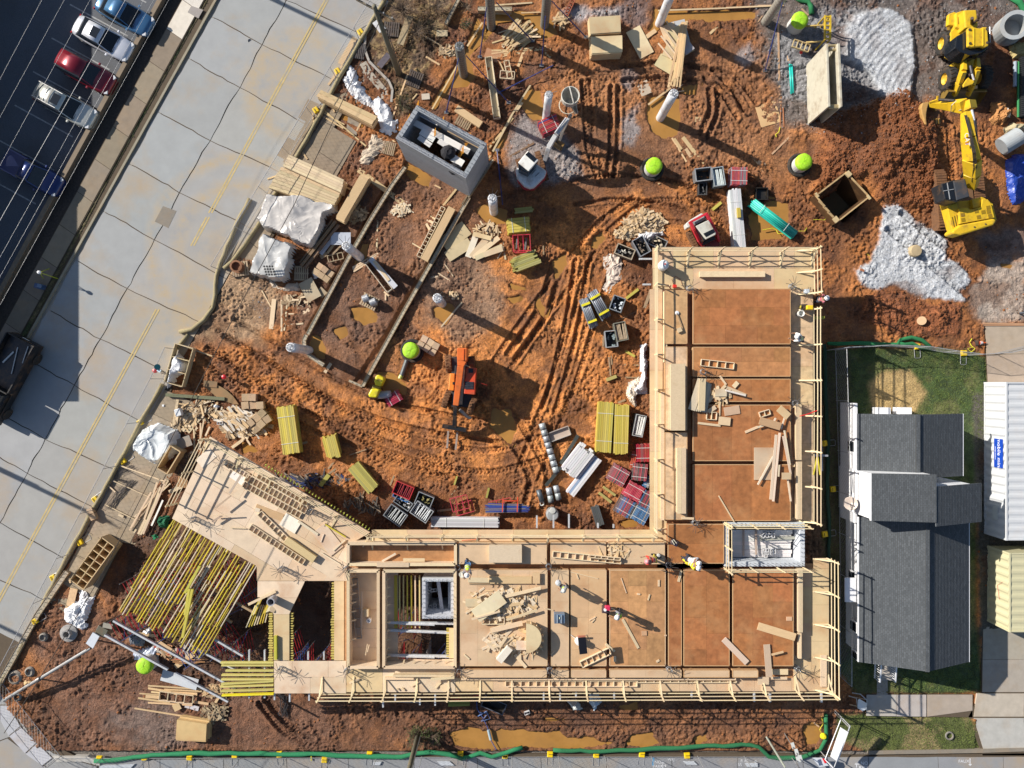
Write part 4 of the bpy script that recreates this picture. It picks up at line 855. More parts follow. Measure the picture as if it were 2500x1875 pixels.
# block shafts: grey insulated-form walls
icf=mk('grey_form_block',rough=.85,var=.12,scale=5,tint=True,world_co=True,bump=.2)
def shaft(label,pts,h,t=.3,z0=-.1,col=(.30,.32,.35),courses=10):
 P=[W(*p,h)for p in pts];root=thing('block_shaft',label,'concrete shaft',Vector((sum(p.x for p in P)/4,sum(p.y for p in P)/4,0)))
 c=sum(P,Vector())/4
 for i in range(4):
  a,b_=P[i],P[(i+1)%4];d=(b_-a).normalized();n_=Vector((-d.y,d.x,0));n_=n_ if(c-a).dot(n_)>0 else-n_
  for k in range(courses):
   zz0=z0+(h-z0)*k/courses;zz1=z0+(h-z0)*(k+1)/courses-.02
   aa=a+(d*t if i%2 else Vector());bb=b_-(d*t if i%2 else Vector())
   part(root,'course',MB().prism([aa,bb,bb+n_*(t-.02*(k%2)*0),aa+n_*t],zz0,zz1),icf,vary(col,.06))
   if k<courses-1:pass
  m=MB();L=(b_-a).length;j=.2
  while j<L:
   for off in(.07,t-.07):p=a+d*j+n_*off;m.cyl(p,p+Vector((random.uniform(-.05,.05),random.uniform(-.05,.05),random.uniform(.15,.4))),.012,n=4)
   j+=.28
  part(root,'starter_bars',m,rebarm,kind='stuff');part(root,'concrete_fill',MB().prism([a+d*.1+n_*.08,b_-d*.1+n_*.08,b_-d*.1+n_*(t-.08),a+d*.1+n_*(t-.08)],h-.3,h-.05),conc,(.2,.2,.21))
 return root
O(1,0);s1=shaft('grey block shaft standing alone in the upper yard with white planks inside',shapes((1385,848),(1952,1160),(1782,1445),(1213,1118)),4.6,courses=14)
WP=(.72,.70,.68)
for l in((1345,980,1810,1230,50),(1400,915,1560,1000,40),(1640,1050,1900,1190,36),(1420,1060,1530,1130,60),(1400,1110,1500,1180,40),(1560,1140,1700,1230,40),(1600,1230,1760,1330,60)):
 board_ob('scaffold_plank',Q(l[0],l[1],3.9),Q(l[2],l[3],3.9),l[4]*.0079*1.0,.05,wood,WP if l[4]!=36 else OLD,s1)
for(x,y)in((1400,935),(1330,1040),(1600,1060),(1535,1150),(1810,1190),(1755,1290)):
 b=MB();p=Q(x,y,3.0)
 for k in range(5):b.cyl(p+Vector((-.25,-.16+.09*k,.3)),p+Vector((.15,.1+.09*k,1.2)),.02,n=5)
 b.cyl(p+Vector((-.25,-.2,.3)),p+Vector((-.25,.25,.3)),.02,n=5);b.cyl(p+Vector((.15,0,1.2)),p+Vector((.15,.5,1.2)),.02,n=5);part(s1,'scaffold_frame',b,paint,(.75,.33,.03),kind='stuff')
single('tarp_heap',MB().lathe(Q(1640,1235,3.95),[(.5,0),(.45,.12),(.25,.28),(.05,.3)],9),cloth,'crumpled black tarp on the planks inside the upper grey shaft','tarp',(.02,.02,.025));single('tarp_heap',MB().lathe(Q(1690,1370,3.95),[(.4,0),(.35,.15),(.15,.25),(.05,.3)],9),cloth,'crumpled black tarp in the lower corner of the upper grey shaft','tarp',(.02,.02,.025))
O(1,3);s2=shaft('small grey block shaft in the stair opening of the deck',shapes((1428,122),(1688,122),(1688,450),(1428,450)),ZT-.1,t=.22,col=(.5,.52,.56),courses=9)
for l in((1560,150,1590,380,28,ZT-1.4),(1660,150,1660,385,40,ZT-1.6)):board_ob('scaffold_plank',Q(l[0],l[1],l[5]),Q(l[2],l[3],l[5]),l[4]*.0083,.05,wood,(.5,.52,.56),s2)
s3=shaft('grey block shaft behind the deck guard rails with white planks and loose blocks',[(1769,1275),(1965,1276),(1965,1383),(1769,1383)],ZT-.05,t=.3,col=(.55,.58,.62),courses=9)
for k in range(7):board_ob('scaffold_plank',W(1786,1298+k*9.5,ZT-1.0-.02*k),W(1932+random.uniform(-2,3),1298+k*9.5+random.uniform(-1,1),ZT-1.0-.02*k),.25,.05,wood,WP,s3)
for x,y0,y1 in((1815,1294,1357),(1846,1292,1354)):board_ob('scaffold_plank',W(x,y0,ZT-.9),W(x,y1,ZT-.9),.12,.06,wood,(.4,.32,.26),s3)
board_ob('scaffold_plank',W(1856,1316,ZT-.92),W(1951,1312,ZT-.88),.2,.05,wood,(.35,.34,.3),s3)
CMU=None
def cinder(x,y,z,rz,lab):
 global CMU
 if CMU is None:
  t=thing('concrete_block','x','concrete block',(0,0,0));b=MB()
  for y_ in(-.085,.085):b.box((0,y_,.1),(.4,.03,.2))
  for x_ in(-.185,0,.185):b.box((x_,0,.1),(.03,.14,.2))
  part(t,'shell',b,conc,(.55,.56,.58));CMU=t
 else:t=copy_tree(CMU)
 t.location=Q(x,y,z);t.rotation_euler=(0,0,rz);t['label']=lab;t['group']='loose concrete blocks'
O(3,2)
for i,(x,y,r_)in enumerate(((45,1345,.9),(62,1330,.2),(82,1325,.1),(105,1325,.1),(118,1342,1.6),(80,1350,.2),(58,1500,1.6),(72,1478,1.57),(108,1480,1.57),(125,1470,1.57),(45,1480,1.57))):cinder(x,y,ZT-.95,r_,['first','second','third','fourth','fifth','sixth','seventh','eighth','ninth','tenth','eleventh'][i]+' white concrete block from the upper left inside the railed shaft')
O(1,3)
for i,(x,y,r_)in enumerate(((1490,215,1.2),(1525,215,.1),(1500,360,1.57),(1535,345,1.57))):cinder(x,y,ZT-1.8,r_,['leftmost','second','lowest','rightmost'][i]+' concrete block lying deep inside the small deck shaft')
O(2,3);cinder(288,1205,.05,.4,'single concrete block on the dark mud below the deck edge');O(0,2);cinder(1790,440,.1,.1,'concrete block on debris left of the yellow beams')
# column starter bars sticking up through the deck
def starters(x,y,label,z=ZB,n=9,r=.5,col=None,org=True):
 p=Q(x,y,z);root=thing('column_rebar',label,'rebar',p);b=MB()
 for k in range(n):
  t=2*math.pi*k/n+random.uniform(-.2,.2);a=p+Vector((math.cos(t)*.15,math.sin(t)*.15,-.1));c=a+Vector((0,0,random.uniform(.7,.9)));e=c+Vector((math.cos(t)*r*random.uniform(.6,1.1),math.sin(t)*r*random.uniform(.6,1.1),random.uniform(-.05,.1)))
  b.tube([a,c,e],.014,4)
 part(root,'bar',b,rebarm,kind='stuff');b=MB();[b.ring(p+Vector((0,0,zz)),(0,0,1),.17,.012,12,4)for zz in(.1,.3,.5)];part(root,'tie',b,steel,(.35,.38,.42),kind='stuff')
for(c,r_,x,y,l)in((1,3,300,40,'in the pale deck left of the dark opening'),(1,3,293,850,'in the pale deck below the dark opening'),(1,3,828,858,'below the narrow trough form'),(1,3,820,40,'above the narrow trough form'),(1,2,540,1155,'beside the stacked ladder forms'),(0,2,1580,1215,'at the left corner of the pale deck'),(0,2,1830,755,'at the upper tip of the pale deck'),(1,3,1720,20,'at the upper left corner of the scrap pile panel'),(1,3,1735,855,'at the lower left corner of the scrap pile panel'),(2,3,470,850,'at the lower end of the second deck channel'),(2,3,460,15,'at the upper end of the second deck channel'),(2,3,1430,840,'at the foot of the wide middle channel'),(2,3,1425,5,'at the head of the wide middle channel'),(2,2,1635,1240,'at the inner corner of the two deck wings'),(3,3,305,840,'in the lower right corner of the deck'),(2,1,1595,845,'at the top left of the large brown panel'),(3,1,265,830,'at the top right of the large brown panel'),(3,2,280,275,'on the right edge of the upper wing'),(2,1,1700,1520,'above the fallen board pile')):
 O(c,r_);starters(x,y,'tuft of steel starter bars '+l,z=ZB if c!=2 or x<0 else ZB+.2,n=random.choice((8,10,12)))
def boxbeam(x0,y0,x1,y1,z,h,label,col=PALE,name='box_beam',split=0):
 P=[W(*p,z+h)for p in rect(x0,y0,x1,y1)];c=sum(P,Vector())/4;root=thing(name,label,'box beam',Vector((c.x,c.y,z)))
 part(root,'core',MB().prism([c+(p-c)*.98 for p in P],z+.01,z+h-.025),wood,vary(col));k=max(1,split);ls=(P[1]-P[0]).length>(P[3]-P[0]).length
 for i in range(k):
  f=lambda t:[P[0].lerp(P[3],t),P[1].lerp(P[2],t)]if ls else[P[0].lerp(P[1],t),P[3].lerp(P[2],t)]
  a,b_=f(i/k+.006),f((i+1)/k-.006);part(root,'lid_board',MB().prism([a[0],a[1],b_[1],b_[0]],z+h-.025,z+h+random.uniform(0,.012)),wood,vary(col))
 return root
boxbeam(1637,888,1673,1051,ZT,.55,'tall pale box beam standing on the left strip of the upper wing',split=1);boxbeam(1653,1093,1675,1254,ZT,.4,'narrower pale box beam below the tall one on the upper wing',split=2)
boxbeam(1613,957,1622,1270,ZB,.3,'long thin pale beam form beside the left guard rail');boxbeam(1622,709,1629,886,ZB,.45,'thin pale plank edge left of the muddy strip at the top')
boxbeam(1943,987,1957,1123,ZB,.5,'upper pale twin beam on the right strip of the upper wing',split=3);boxbeam(1944,1127,1958,1268,ZB,.5,'lower pale twin beam on the right strip of the upper wing',split=3);boxbeam(1948,1387,1960,1544,ZB,.5,'upper pale twin beam on the right strip of the lower wing',split=3);boxbeam(1949,1546,1957,1608,ZB,.5,'short pale beam end near the lower right corner')
boxbeam(1708,662,1868,676,ZB,.3,'long pale beam on the top strip of the deck');boxbeam(1194,1331,1274,1374,ZT,.35,'flat pale stack of sheets on the panel above the scrap pile',col=LP)
O(1,3);boxbeam(*px(1125,925),*px(1360,945),ZB,.2,'pale beam lying near the foot of the stair opening');boxbeam(*px(1190,905),*px(1690,922),ZB,.3,'long white beam below the stair opening');boxbeam(*px(1745,930),*px(2157,948),ZB,.2,'pale beam end to end with the white one below the scrap pile');boxbeam(*px(1060,-10+5),*px(1322,32),ZT+.06,.06,'notched flat board across the trough form')
O(2,3);boxbeam(*px(0,933),*px(1980,948),ZB,.25,'very long pale beam along the lower deck edge',split=1)
def ladder(x1,y1,x2,y2,w,n,z,label,tk=.045,h=.14,col=(0.66,0.53,0.36),org=True):
 A,B=Q(x1,y1,z+h),Q(x2,y2,z+h);A.z=B.z=z+h/2;d=(B-A).normalized();nn=Vector((-d.y,d.x,0));ww=w*_o[2]*S*(H-z)/H
 root=thing('ladder_form',label,'ladder form',A)
 for s_ in(0,1):board_ob('side_rail',A+nn*ww*(s_-.5),B+nn*ww*(s_-.5),tk,h,wood,col,root)
 for k in range(n+1):
  p=A+(B-A)*(k/n);board_ob('rung',p-nn*ww*.47,p+nn*ww*.47,tk,h*.95,wood,col,root)
 return root
O(1,2)
ladder(0,880,490,1150,58,15,ZB,'upper ladder shaped form lying on the pale deck');ladder(-20,935,440,1190,52,14,ZB,'ladder shaped form just below the upper one');ladder(110,1170,325,1385,46,7,ZB,'short ladder form tilted across the pale deck');ladder(35,1285,470,1570,50,13,ZB,'lower ladder form running toward the tower form')
ladder(-170,765,20,870,40,6,ZB,'small ladder form at the head of the upper two');ladder(60,850,500,1095,40,13,ZB+.12,'thin ladder form on top of the upper two')
O(2,3);ladder(115,978,1180,978,45,17,ZB,'long ladder form in the lower strip of the deck');ladder(1185,950,1985,950,36,12,ZB,'ladder form right of the long one in the lower strip');ladder(728,825,962,712,52,5,ZT,'ladder form on the tan panel beside the black sheet')
O(2,1);ladder(1700,1443,1965,1472,52,4,ZT,'small pale ladder frame on the brown panel');O(2,2);ladder(498,1505,1050,1558,48,9,ZT,'long ladder frame on the narrow tan panel');ladder(790,1520,1045,1545,20,5,ZT+.15,'thin ladder frame lying on the long one');ladder(1745,380,1825,385,60,2,ZT,'small square timber frame on the brown panel')
O(3,2);ladder(18,375,100,350,40,2,ZT,'small open tray of timber near the right edge of the upper wing')
# ------------------------------------------------------------------ house and containers
def OO(x,y,s):_o[0]=x;_o[1]=y;_o[2]=1/s
def shingles():
 m=bpy.data.materials.new('asphalt_shingle');m.use_nodes=True;N=m.node_tree.nodes;L=m.node_tree.links;b=N['Principled BSDF'];g=N.new('ShaderNodeNewGeometry')
 mp=N.new('ShaderNodeMapping');mp.inputs['Rotation'].default_value=(0,0,math.pi/2);L.new(g.outputs['Position'],mp.inputs['Vector'])
 br=N.new('ShaderNodeTexBrick');br.inputs['Color1'].default_value=(.10,.112,.125,1);br.inputs['Color2'].default_value=(.066,.076,.086,1);br.inputs['Mortar'].default_value=(.06,.063,.066,1)
 br.inputs['Scale'].default_value=1.0;br.inputs['Mortar Size'].default_value=.012;br.inputs['Brick Width'].default_value=.22;br.inputs['Row Height'].default_value=.11;L.new(mp.outputs[0],br.inputs['Vector'])
 n=N.new('ShaderNodeTexNoise');n.inputs['Scale'].default_value=30;n.inputs['Detail'].default_value=4;L.new(g.outputs['Position'],n.inputs['Vector'])
 mx=N.new('ShaderNodeMix');mx.data_type='RGBA';mx.blend_type='OVERLAY';mx.inputs[0].default_value=.5;L.new(br.outputs[0],mx.inputs[6]);L.new(n.outputs[0],mx.inputs[7]);L.new(mx.outputs[2],b.inputs['Base Color']);b.inputs['Roughness'].default_value=.9
 bp=N.new('ShaderNodeBump');bp.inputs['Strength'].default_value=.5;bp.inputs['Distance'].default_value=.02;L.new(n.outputs[0],bp.inputs['Height']);L.new(bp.outputs[0],b.inputs['Normal']);return m
SHG=shingles();siding=mk('white_siding',(.78,.79,.82),.6,var=.05,scale=2,world_co=True)
def wx(x,z):return(x-1250)*S*(H-z)/H
def wy(y,z):return-(y-937.5)*S*(H-z)/H
house=thing('house','white boarded house with grey shingle roof right of the deck','house',W(2220,1310))
def slope(x0,z0,x1,z1,y0,y1,name):
 """shingle courses from the eave (x0) to the ridge (x1), in place units"""
 b=MB();L=math.hypot(x1-x0,z1-z0);n=max(2,int(L/.14));s=1 if x1>x0 else-1;nz_=Vector((-(z1-z0)*s,0,abs(x1-x0))).normalized()
 for k in range(n):
  a=Vector((x0+(x1-x0)*k/n,0,z0+(z1-z0)*k/n));c=Vector((x0+(x1-x0)*(k+1)/n,0,z0+(z1-z0)*(k+1)/n));up=nz_*.022;ua=nz_*.004
  P=[a+up,c+ua,c-nz_*.05,a-nz_*.05]
  vs=[Vector((p.x,y0,p.z))for p in P]+[Vector((p.x,y1,p.z))for p in P];b.add(vs,[(0,1,2,3),(7,6,5,4),(0,4,5,1),(1,5,6,2),(2,6,7,3),(3,7,4,0)])
 return part(house,name,b,SHG,kind='stuff')
def gable(xl,xr_,xrd,yt,yb,ze,zr,wallx0,wallx1):
 y0,y1=wy(yb,ze),wy(yt,ze);X0,X1,XR=wx(xl,ze),wx(xr_,ze),wx(xrd,zr)
 slope(X0,ze,XR,zr,y0,y1,'roof_slope');slope(X1,ze,XR,zr,y0,y1,'roof_slope')
 part(house,'ridge_cap',MB().bar((XR,y0-.01,zr+.03),(XR,y1+.01,zr+.03),.26,.03),SHG)
 part(house,'eave_trim',MB().box((X0-.03,(y0+y1)/2,ze-.06),(.06,y1-y0,.14)),siding);part(house,'eave_trim',MB().box((X1+.03,(y0+y1)/2,ze-.06),(.06,y1-y0,.14)),siding)
 yw0,yw1=y0+.3,y1-.3;b=MB();b.box(((X0+X1)/2,(yw0+yw1)/2,ze/2-.1),(X1-X0-.7,yw1-yw0,ze+.1))
 for yy in(yw0,yw1-.02):b.add([(X0+.35,yy,ze-.06),(X1-.35,yy,ze-.06),(XR,yy,zr-.12),(X0+.35,yy+.02,ze-.06),(X1-.35,yy+.02,ze-.06),(XR,yy+.02,zr-.12)],[(0,1,2),(5,4,3),(0,2,5,3),(1,4,5,2)])
 part(house,'wall',b,siding);return X0,X1,XR,y0,y1
A=gable(2092,2350,2241,1010,1162,2.6,3.9,0,0)
B=gable(2097,2365,2264,1262,1616,2.6,4.2,0,0)
# taller middle block and its lower right bay
X0,X1,XR=wx(2130,4.8),wx(2300,4.8),wx(2284,5.2);y0,y1=wy(1272,4.8),wy(1156,4.8)
slope(X0,4.7,XR,5.3,y0,y1,'roof_slope');part(house,'wall',MB().box(((X0+XR)/2+.02,(y0+y1)/2,2.3),(XR-X0-.1,y1-y0-.12,4.7)),siding)
part(house,'eave_trim',MB().box((X0-.03,(y0+y1)/2,4.62),(.06,y1-y0,.14)),siding)
X2=wx(2398,3.8);slope(X2,3.7,XR,5.25,wy(1276,4),wy(1181,4),'roof_slope');part(house,'wall',MB().box(((X2+XR)/2-.2,(wy(1276,4)+wy(1181,4))/2,1.8),(X2-XR-.5,wy(1181,4)-wy(1276,4)-.2,3.6)),siding)
part(house,'porch_roof',MB().box((wx(2076,2.3),wy(1440,2.3),2.3),(.75,1.6,.1)),siding);part(house,'wall_trim',MB().box((A[0]+.18,wy(1130,2),.9),(.2,8,2.4)),siding)
for(x,y,l)in((2078,1090,.8),(2084,1530,.7),(2086,1600,.5),(2080,1404,.5)):
 b=MB().box((wx(x,1.8)+.1,wy(y,1.8),1.7),(.1,l,.9));w_=part(house,'window',b,siding);part(w_,'pane',MB().box((wx(x,1.8)+.03,wy(y,1.8),1.7),(.06,l*.8,.75)),glass)
b=MB();b.ring((wx(2078,3.0),wy(1230,3),3.05),(-.4,.2,1),.42,.03,20,5);part(house,'satellite_dish',MB().lathe((wx(2078,3),wy(1230,3),2.9),[(.02,0),(.2,.03),(.34,.09),(.44,.17),(.42,.18),(.02,.02)],18,axis=(-.4,.2,1)),plastic,(.5,.42,.36));part(house,'dish_arm',MB().tube([(wx(2078,3)+.3,wy(1230,3),2.4),(wx(2078,3),wy(1230,3),2.9),(wx(2066,3.2),wy(1233,3.2),3.3)],.025),steel,(.6,.6,.6))
b=MB();O(3,2)
for xx in(1000,1168):
 p=Q(xx,340,.5);part(house,'basement_hood',MB().box(p,(.85,.45,.9)),siding);
t=thing('front_steps','white front steps with railings below the shingled house','steps',W(2155,1650));O(3,3)
for x0,x1 in((985,1000),(1110,1125)):
 for s_,nm in((0,'railing'),):
  a,c=Q(x1,825,1.5),Q(x0+5,965,.9);part(t,'hand_rail',MB().bar(a,c,.09,.06),siding);part(t,'lower_rail',MB().bar(a-Vector((0,0,.8)),c-Vector((0,0,.7)),.05,.05),siding)
  for k in range(9):
   p=a.lerp(c,k/8.0);part(t,'baluster',MB().cyl(p,p-Vector((0,0,.85)),.02,n=5),siding)
for k in range(4):part(t,'tread',MB().box(Q(1055,850+26*k,.6-.15*k),(1.0,.32,.15)),conc,(.4,.38,.35))
def container(x0,y0,x1,y1,h,col,label):
 """corrugated steel box; x0,y0.. are where its roof lies at height h"""
 X0,X1=wx(x0,h),wx(x1,h);Y0,Y1=wy(y1,h),wy(y0,h);t=thing('shipping_container',label,'container',((X0+X1)/2,(Y0+Y1)/2,0));corr=mk('container_paint',rough=.5,var=.05,scale=1.5,tint=True,world_co=True,wear=(.4,.28,.17),wear_amt=.18)
 def wave(n):return[((i//2)%2)for i in range(n)]
 L=Y1-Y0;n=int(L/.14);b=MB()
 ys_=[Y0+.1+(L-.2)*i/n for i in range(n+1)];prev=None
 for i,y in enumerate(ys_):
  off=.035*math.copysign(1,math.sin(i*math.pi/2+.7));cur=(X0+.04+off,y)
  if prev:b.add([(prev[0],prev[1],.15),(cur[0],cur[1],.15),(cur[0],cur[1],h-.1),(prev[0],prev[1],h-.1)],[(3,2,1,0)])
  prev=cur
 part(t,'side_panel',b,corr,col);b=MB();prev=None
 for i,y in enumerate(ys_):
  z=h-.03+.015*math.copysign(1,math.sin(i*math.pi/2+.7));cur=(y,z)
  if prev:b.add([(X0+.06,prev[0],prev[1]),(X1,prev[0],prev[1]),(X1,cur[0],cur[1]),(X0+.06,cur[0],cur[1])],[(0,1,2,3)])
  prev=cur
 part(t,'roof_panel',b,corr,col);part(t,'end_panel',MB().box(((X0+X1)/2,Y1-.04,h/2),(X1-X0,.06,h-.1)),corr,col);part(t,'end_panel',MB().box(((X0+X1)/2,Y0+.04,h/2),(X1-X0,.06,h-.1)),corr,col)
 for x,y in((X0,Y0),(X0,Y1)):part(t,'corner_post',MB().box((x+.05,y+(.05 if y==Y0 else-.05),h/2+.02),(.12,.12,h+.03)),corr,col)
 for z in(h,.1):part(t,'side_rail',MB().box((X0+.05,(Y0+Y1)/2,z-.03),(.1,Y1-Y0-.22,.1)),corr,col)
 part(t,'end_rail',MB().box(((X0+X1)/2+.1,Y1-.05,h-.02),(X1-X0-.1,.1,.1)),corr,col);part(t,'end_rail',MB().box(((X0+X1)/2+.1,Y0+.05,h-.02),(X1-X0-.1,.1,.1)),corr,col);return t,X0
c1,cx0=container(2456,933,2640,1319,2.25,(.58,.60,.62),'white corrugated storage container with a blue sign on its side');c2,_x=container(2464,1350,2660,1543,2.25,(.56,.53,.34),'cream corrugated storage container below the white one')
O(3,2);yS=wy(900+685/3.3185,1.5);part(c1,'sign_plate',MB().box((cx0-.025,yS,1.55),(.03,1.95,.85)),plastic,(.01,.06,.42))
c=bpy.data.curves.new('sign_lettering','FONT');c.body='mobile mini';c.size=.44;c.align_x='CENTER';c.align_y='CENTER';c.extrude=.004;o=bpy.data.objects.new('sign_lettering',c);COL.objects.link(o);o.parent=c1;o.location=Vector((cx0-.05,yS,1.62))-c1.location;o.rotation_euler=(math.pi/2,0,-math.pi/2);c.materials.append(mk('sign_white',(.8,.82,.85),.5))
c=bpy.data.curves.new('sign_small_print','FONT');c.body='storage solutions';c.size=.13;c.align_x='CENTER';c.align_y='CENTER';c.extrude=.004;o=bpy.data.objects.new('sign_small_print',c);COL.objects.link(o);o.parent=c1;o.location=Vector((cx0-.05,yS,1.28))-c1.location;o.rotation_euler=(math.pi/2,0,-math.pi/2);c.materials.append(MATS['sign_white'])
part(c1,'vent_cover',MB().box((cx0-.01,wy(1252,1.2),1.2),(.04,.9,.5)),plastic,(.6,.62,.6))
O(3,3);b=MB().tube([Vector((_x-.01,Q(0,150).y*.97,1.6)),Vector((_x-.01,Q(0,190).y*.97,1.1)),Vector((_x-.01,Q(0,300).y*.97,1.3))],.012,4);part(c2,'red_scrawl',b,mk('red_scrawl',(.5,.03,.02)))
# ------------------------------------------------------------------ cars
def loft(secs):
 """secs: list of rings (same length) -> closed skin"""
 b=MB();n=len(secs[0]);vs=[v for s_ in secs for v in s_];fs=[]
 for i in range(len(secs)-1):
  for k in range(n):fs.append((i*n+k,i*n+(k+1)%n,(i+1)*n+(k+1)%n,(i+1)*n+k))
 fs+=[tuple(range(n-1,-1,-1)),tuple(range((len(secs)-1)*n,len(secs)*n))];b.add(vs,fs);return b
def ring_body(x,w,z0,z1,crown=.05):
 return[Vector((x,-w*.9,z0)),Vector((x,-w,z0+(z1-z0)*.35)),Vector((x,-w*.985,z0+(z1-z0)*.7)),Vector((x,-w*.86,z1-.03)),Vector((x,-w*.5,z1+crown*.6)),Vector((x,0,z1+crown)),Vector((x,w*.5,z1+crown*.6)),Vector((x,w*.86,z1-.03)),Vector((x,w*.985,z0+(z1-z0)*.7)),Vector((x,w,z0+(z1-z0)*.35)),Vector((x,w*.9,z0))]
def car(kind,x,y,ang,col,label,L=4.7,sunroof=False,rails=False,org=True,name='parked_car',cat='car'):
 p=Q(x,y,.7);t=thing(name,label,cat,(p.x,p.y,0),rz=ang);t.scale=(.88,.9,.9);hw=.92;h={'sedan':1.42,'suv':1.68,'pickup':1.75}[kind];hb={'sedan':.92,'suv':1.05,'pickup':1.08}[kind]
 X=[-.5,-.49,-.46,-.38,-.2,0,.2,.32,.42,.47,.495];Wd=[.62,.78,.88,.95,1,1,1,.97,.9,.8,.62];Zt=[.7,.95,1.0,1.02,1.0,1.0,.98,.94,.86,.78,.6]
 part(t,'body',loft([ring_body(a*L,hw*w,.28,hb*z)for a,w,z in zip(X,Wd,Zt)]),carpaint,col,smooth=True,glob=False)
 if kind=='sedan':G=[(-.40,.70,.0),(-.24,.74,1),(0,.76,1.0),(.08,.76,1),(.25,.70,.0)]
 elif kind=='suv':G=[(-.47,.72,.0),(-.42,.76,.9),(-.2,.79,1.0),(.08,.78,1),(.23,.72,.0)]
 else:G=[(-.10,.78,.0),(-.08,.78,1),(.06,.78,1.0),(.12,.76,.95),(.24,.74,0)]
 def cab(gx_,k,gw,zf,shrink=1.0):z1=hb*.97+(h-hb)*zf;z0=hb*.93;return[Vector((gx_*L,s_*hw*gw*w*shrink*1.2,zz))for s_,w,zz in((-1,1,z0),(-1,.86 if zf>.1 else 1,z1),(-.5,.86,z1+.03),(0,1,z1+.04),(.5,.86,z1+.03),(1,.86 if zf>.1 else 1,z1),(1,1,z0))]
 part(t,'windows',loft([cab(a,i,w,zf)for i,(a,w,zf)in enumerate(G)]),glass,smooth=False,glob=False)
 a0,a1=(G[1][0],G[3][0]);hh=hb*.97+(h-hb)+.05;rw=hw*.76
 R_=[[Vector((a*L,s_*rw*k*.9,hh+dz))for s_,dz in((-1,-.04),(-1,.01),(-.5,.055),(0,.07),(.5,.055),(1,.01),(1,-.04))]for a,k in((a0+.015,.96),((a0+a1)/2,1.03),(a1-.005,1))]
 part(t,'roof',loft(R_),carpaint,col,smooth=True,glob=False)
 for s_ in(-1,1):
  part(t,'windscreen_pillar',MB().bar((a1*L-.03,s_*rw*.93,hh-.02),(G[-1][0]*L,s_*hw*.82,hb*.95),.07,.05),carpaint,col,glob=False)
  part(t,'door_mirror',MB().box((G[-1][0]*L-.25,s_*(hw+.08),hb),(.14,.2,.14)),carpaint,col,glob=False,bevel=.03)
  part(t,'headlight',MB().box((L*.455,s_*hw*.68,hb*.74),(.28,.3,.1),rz=-s_*.45),mk('lamp_glass',(.6,.62,.65),.15),glob=False,bevel=.02)
  part(t,'tail_light',MB().box((-L*.487,s_*hw*.72,hb*.8),(.08,.3,.14),rz=s_*.3),mk('lamp_red',(.4,.01,.01),.2),glob=False)
  for xx in(-.31,.31):
   wl_=part(t,'wheel',MB().cyl((xx*L,s_*(hw-.2),.33),(xx*L,s_*(hw+.005),.33),.33,n=18),rubber,glob=False);part(wl_,'rim',MB().cyl((xx*L,s_*(hw-.02),.33),(xx*L,s_*(hw+.015),.33),.2,n=12),steel,(.5,.5,.52),glob=False)
  if rails:part(t,'roof_rail',MB().bar((a0*L+.1,s_*rw*.85,hh+.09),(a1*L-.3,s_*rw*.85,hh+.09),.04,.04),steel,(.5,.5,.5),glob=False)
 part(t,'grille',MB().box((L*.487,0,hb*.58),(.06,.8,.14)),plastic,(.03,.03,.03),glob=False);part(t,'bonnet_seam',MB().bar((G[-1][0]*L+.06,-hw*.72,hb*.99+.005),(G[-1][0]*L+.06,hw*.72,hb*.99+.005),.03,.02),plastic,(.02,.02,.02),glob=False)
 if sunroof:part(t,'sunroof',MB().box((a1*L-.62,0,hh+.068),(.62,.78,.02)),glass,glob=False)
 if rails:
  for a in(.1,.5,.8):part(t,'roof_bar',MB().bar((a0*L+a*(a1-a0)*L*.6+.15,-rw*.85,hh+.12),(a0*L+a*(a1-a0)*L*.6+.15,rw*.85,hh+.12),.05,.03),steel,(.2,.2,.2),glob=False)
 if kind=='pickup':
  part(t,'cargo_cover',MB().box((-.30*L,0,hb*.99+.03),(.36*L,1.55,.06)),plastic,tuple(c_*.8 for c_ in col),glob=False,bevel=.02)
  for s_ in(-1,1):part(t,'bed_rail',MB().bar((-.48*L,s_*.8,hb*1.03),(-.12*L,s_*.8,hb*1.03),.09,.08),carpaint,col,glob=False)
 return t
O(0,0);CA=-R(28.7)
car('sedan',1005,108,CA,(.06,.17,.33),'blue sedan at the top of the parked row',4.6);car('sedan',832,308,CA,(.72,.74,.80),'white sedan with a sunroof between the blue and the red car',4.85,sunroof=True)
car('suv',700,585,CA,(.22,.008,.022),'dark red hatchback between the white sedan and the silver estate',4.6);car('suv',535,855,CA,(.55,.56,.52),'pale silver estate car with roof rails and sunroof',4.9,sunroof=True,rails=True)
car('pickup',263,1405,CA,(.012,.03,.14),'navy blue pickup parked alone in the shade',4.9)
p=W(8,925,1);t=thing('flatbed_truck','black work truck with an open load bed at the left edge','truck',(p.x,p.y,0),rz=math.atan2(.878,.479));blk=(.012,.013,.015)
part(t,'chassis',MB().box((0,0,.7),(6.2,2.1,.6)),paint,blk,glob=False,bevel=.04);part(t,'load_floor',MB().box((1.2,0,1.02),(3.4,1.9,.05)),paint,(.03,.03,.035),glob=False)
for s_ in(-1,1):part(t,'bed_side',MB().box((1.2,s_*1.02,1.25),(3.6,.08,.5)),paint,blk,glob=False)
part(t,'headboard',MB().box((-.6,0,1.3),(.08,2.1,.6)),paint,blk,glob=False);part(t,'tailgate',MB().box((3.02,0,1.2),(.07,2.1,.45)),paint,blk,glob=False);part(t,'cab',MB().box((-1.8,0,1.3),(2.2,1.95,1.0),taper=.86),paint,blk,glob=False,bevel=.08);part(t,'windows',MB().box((-1.8,0,1.55),(2.12,2.0,.35),taper=.9),glass,glob=False)
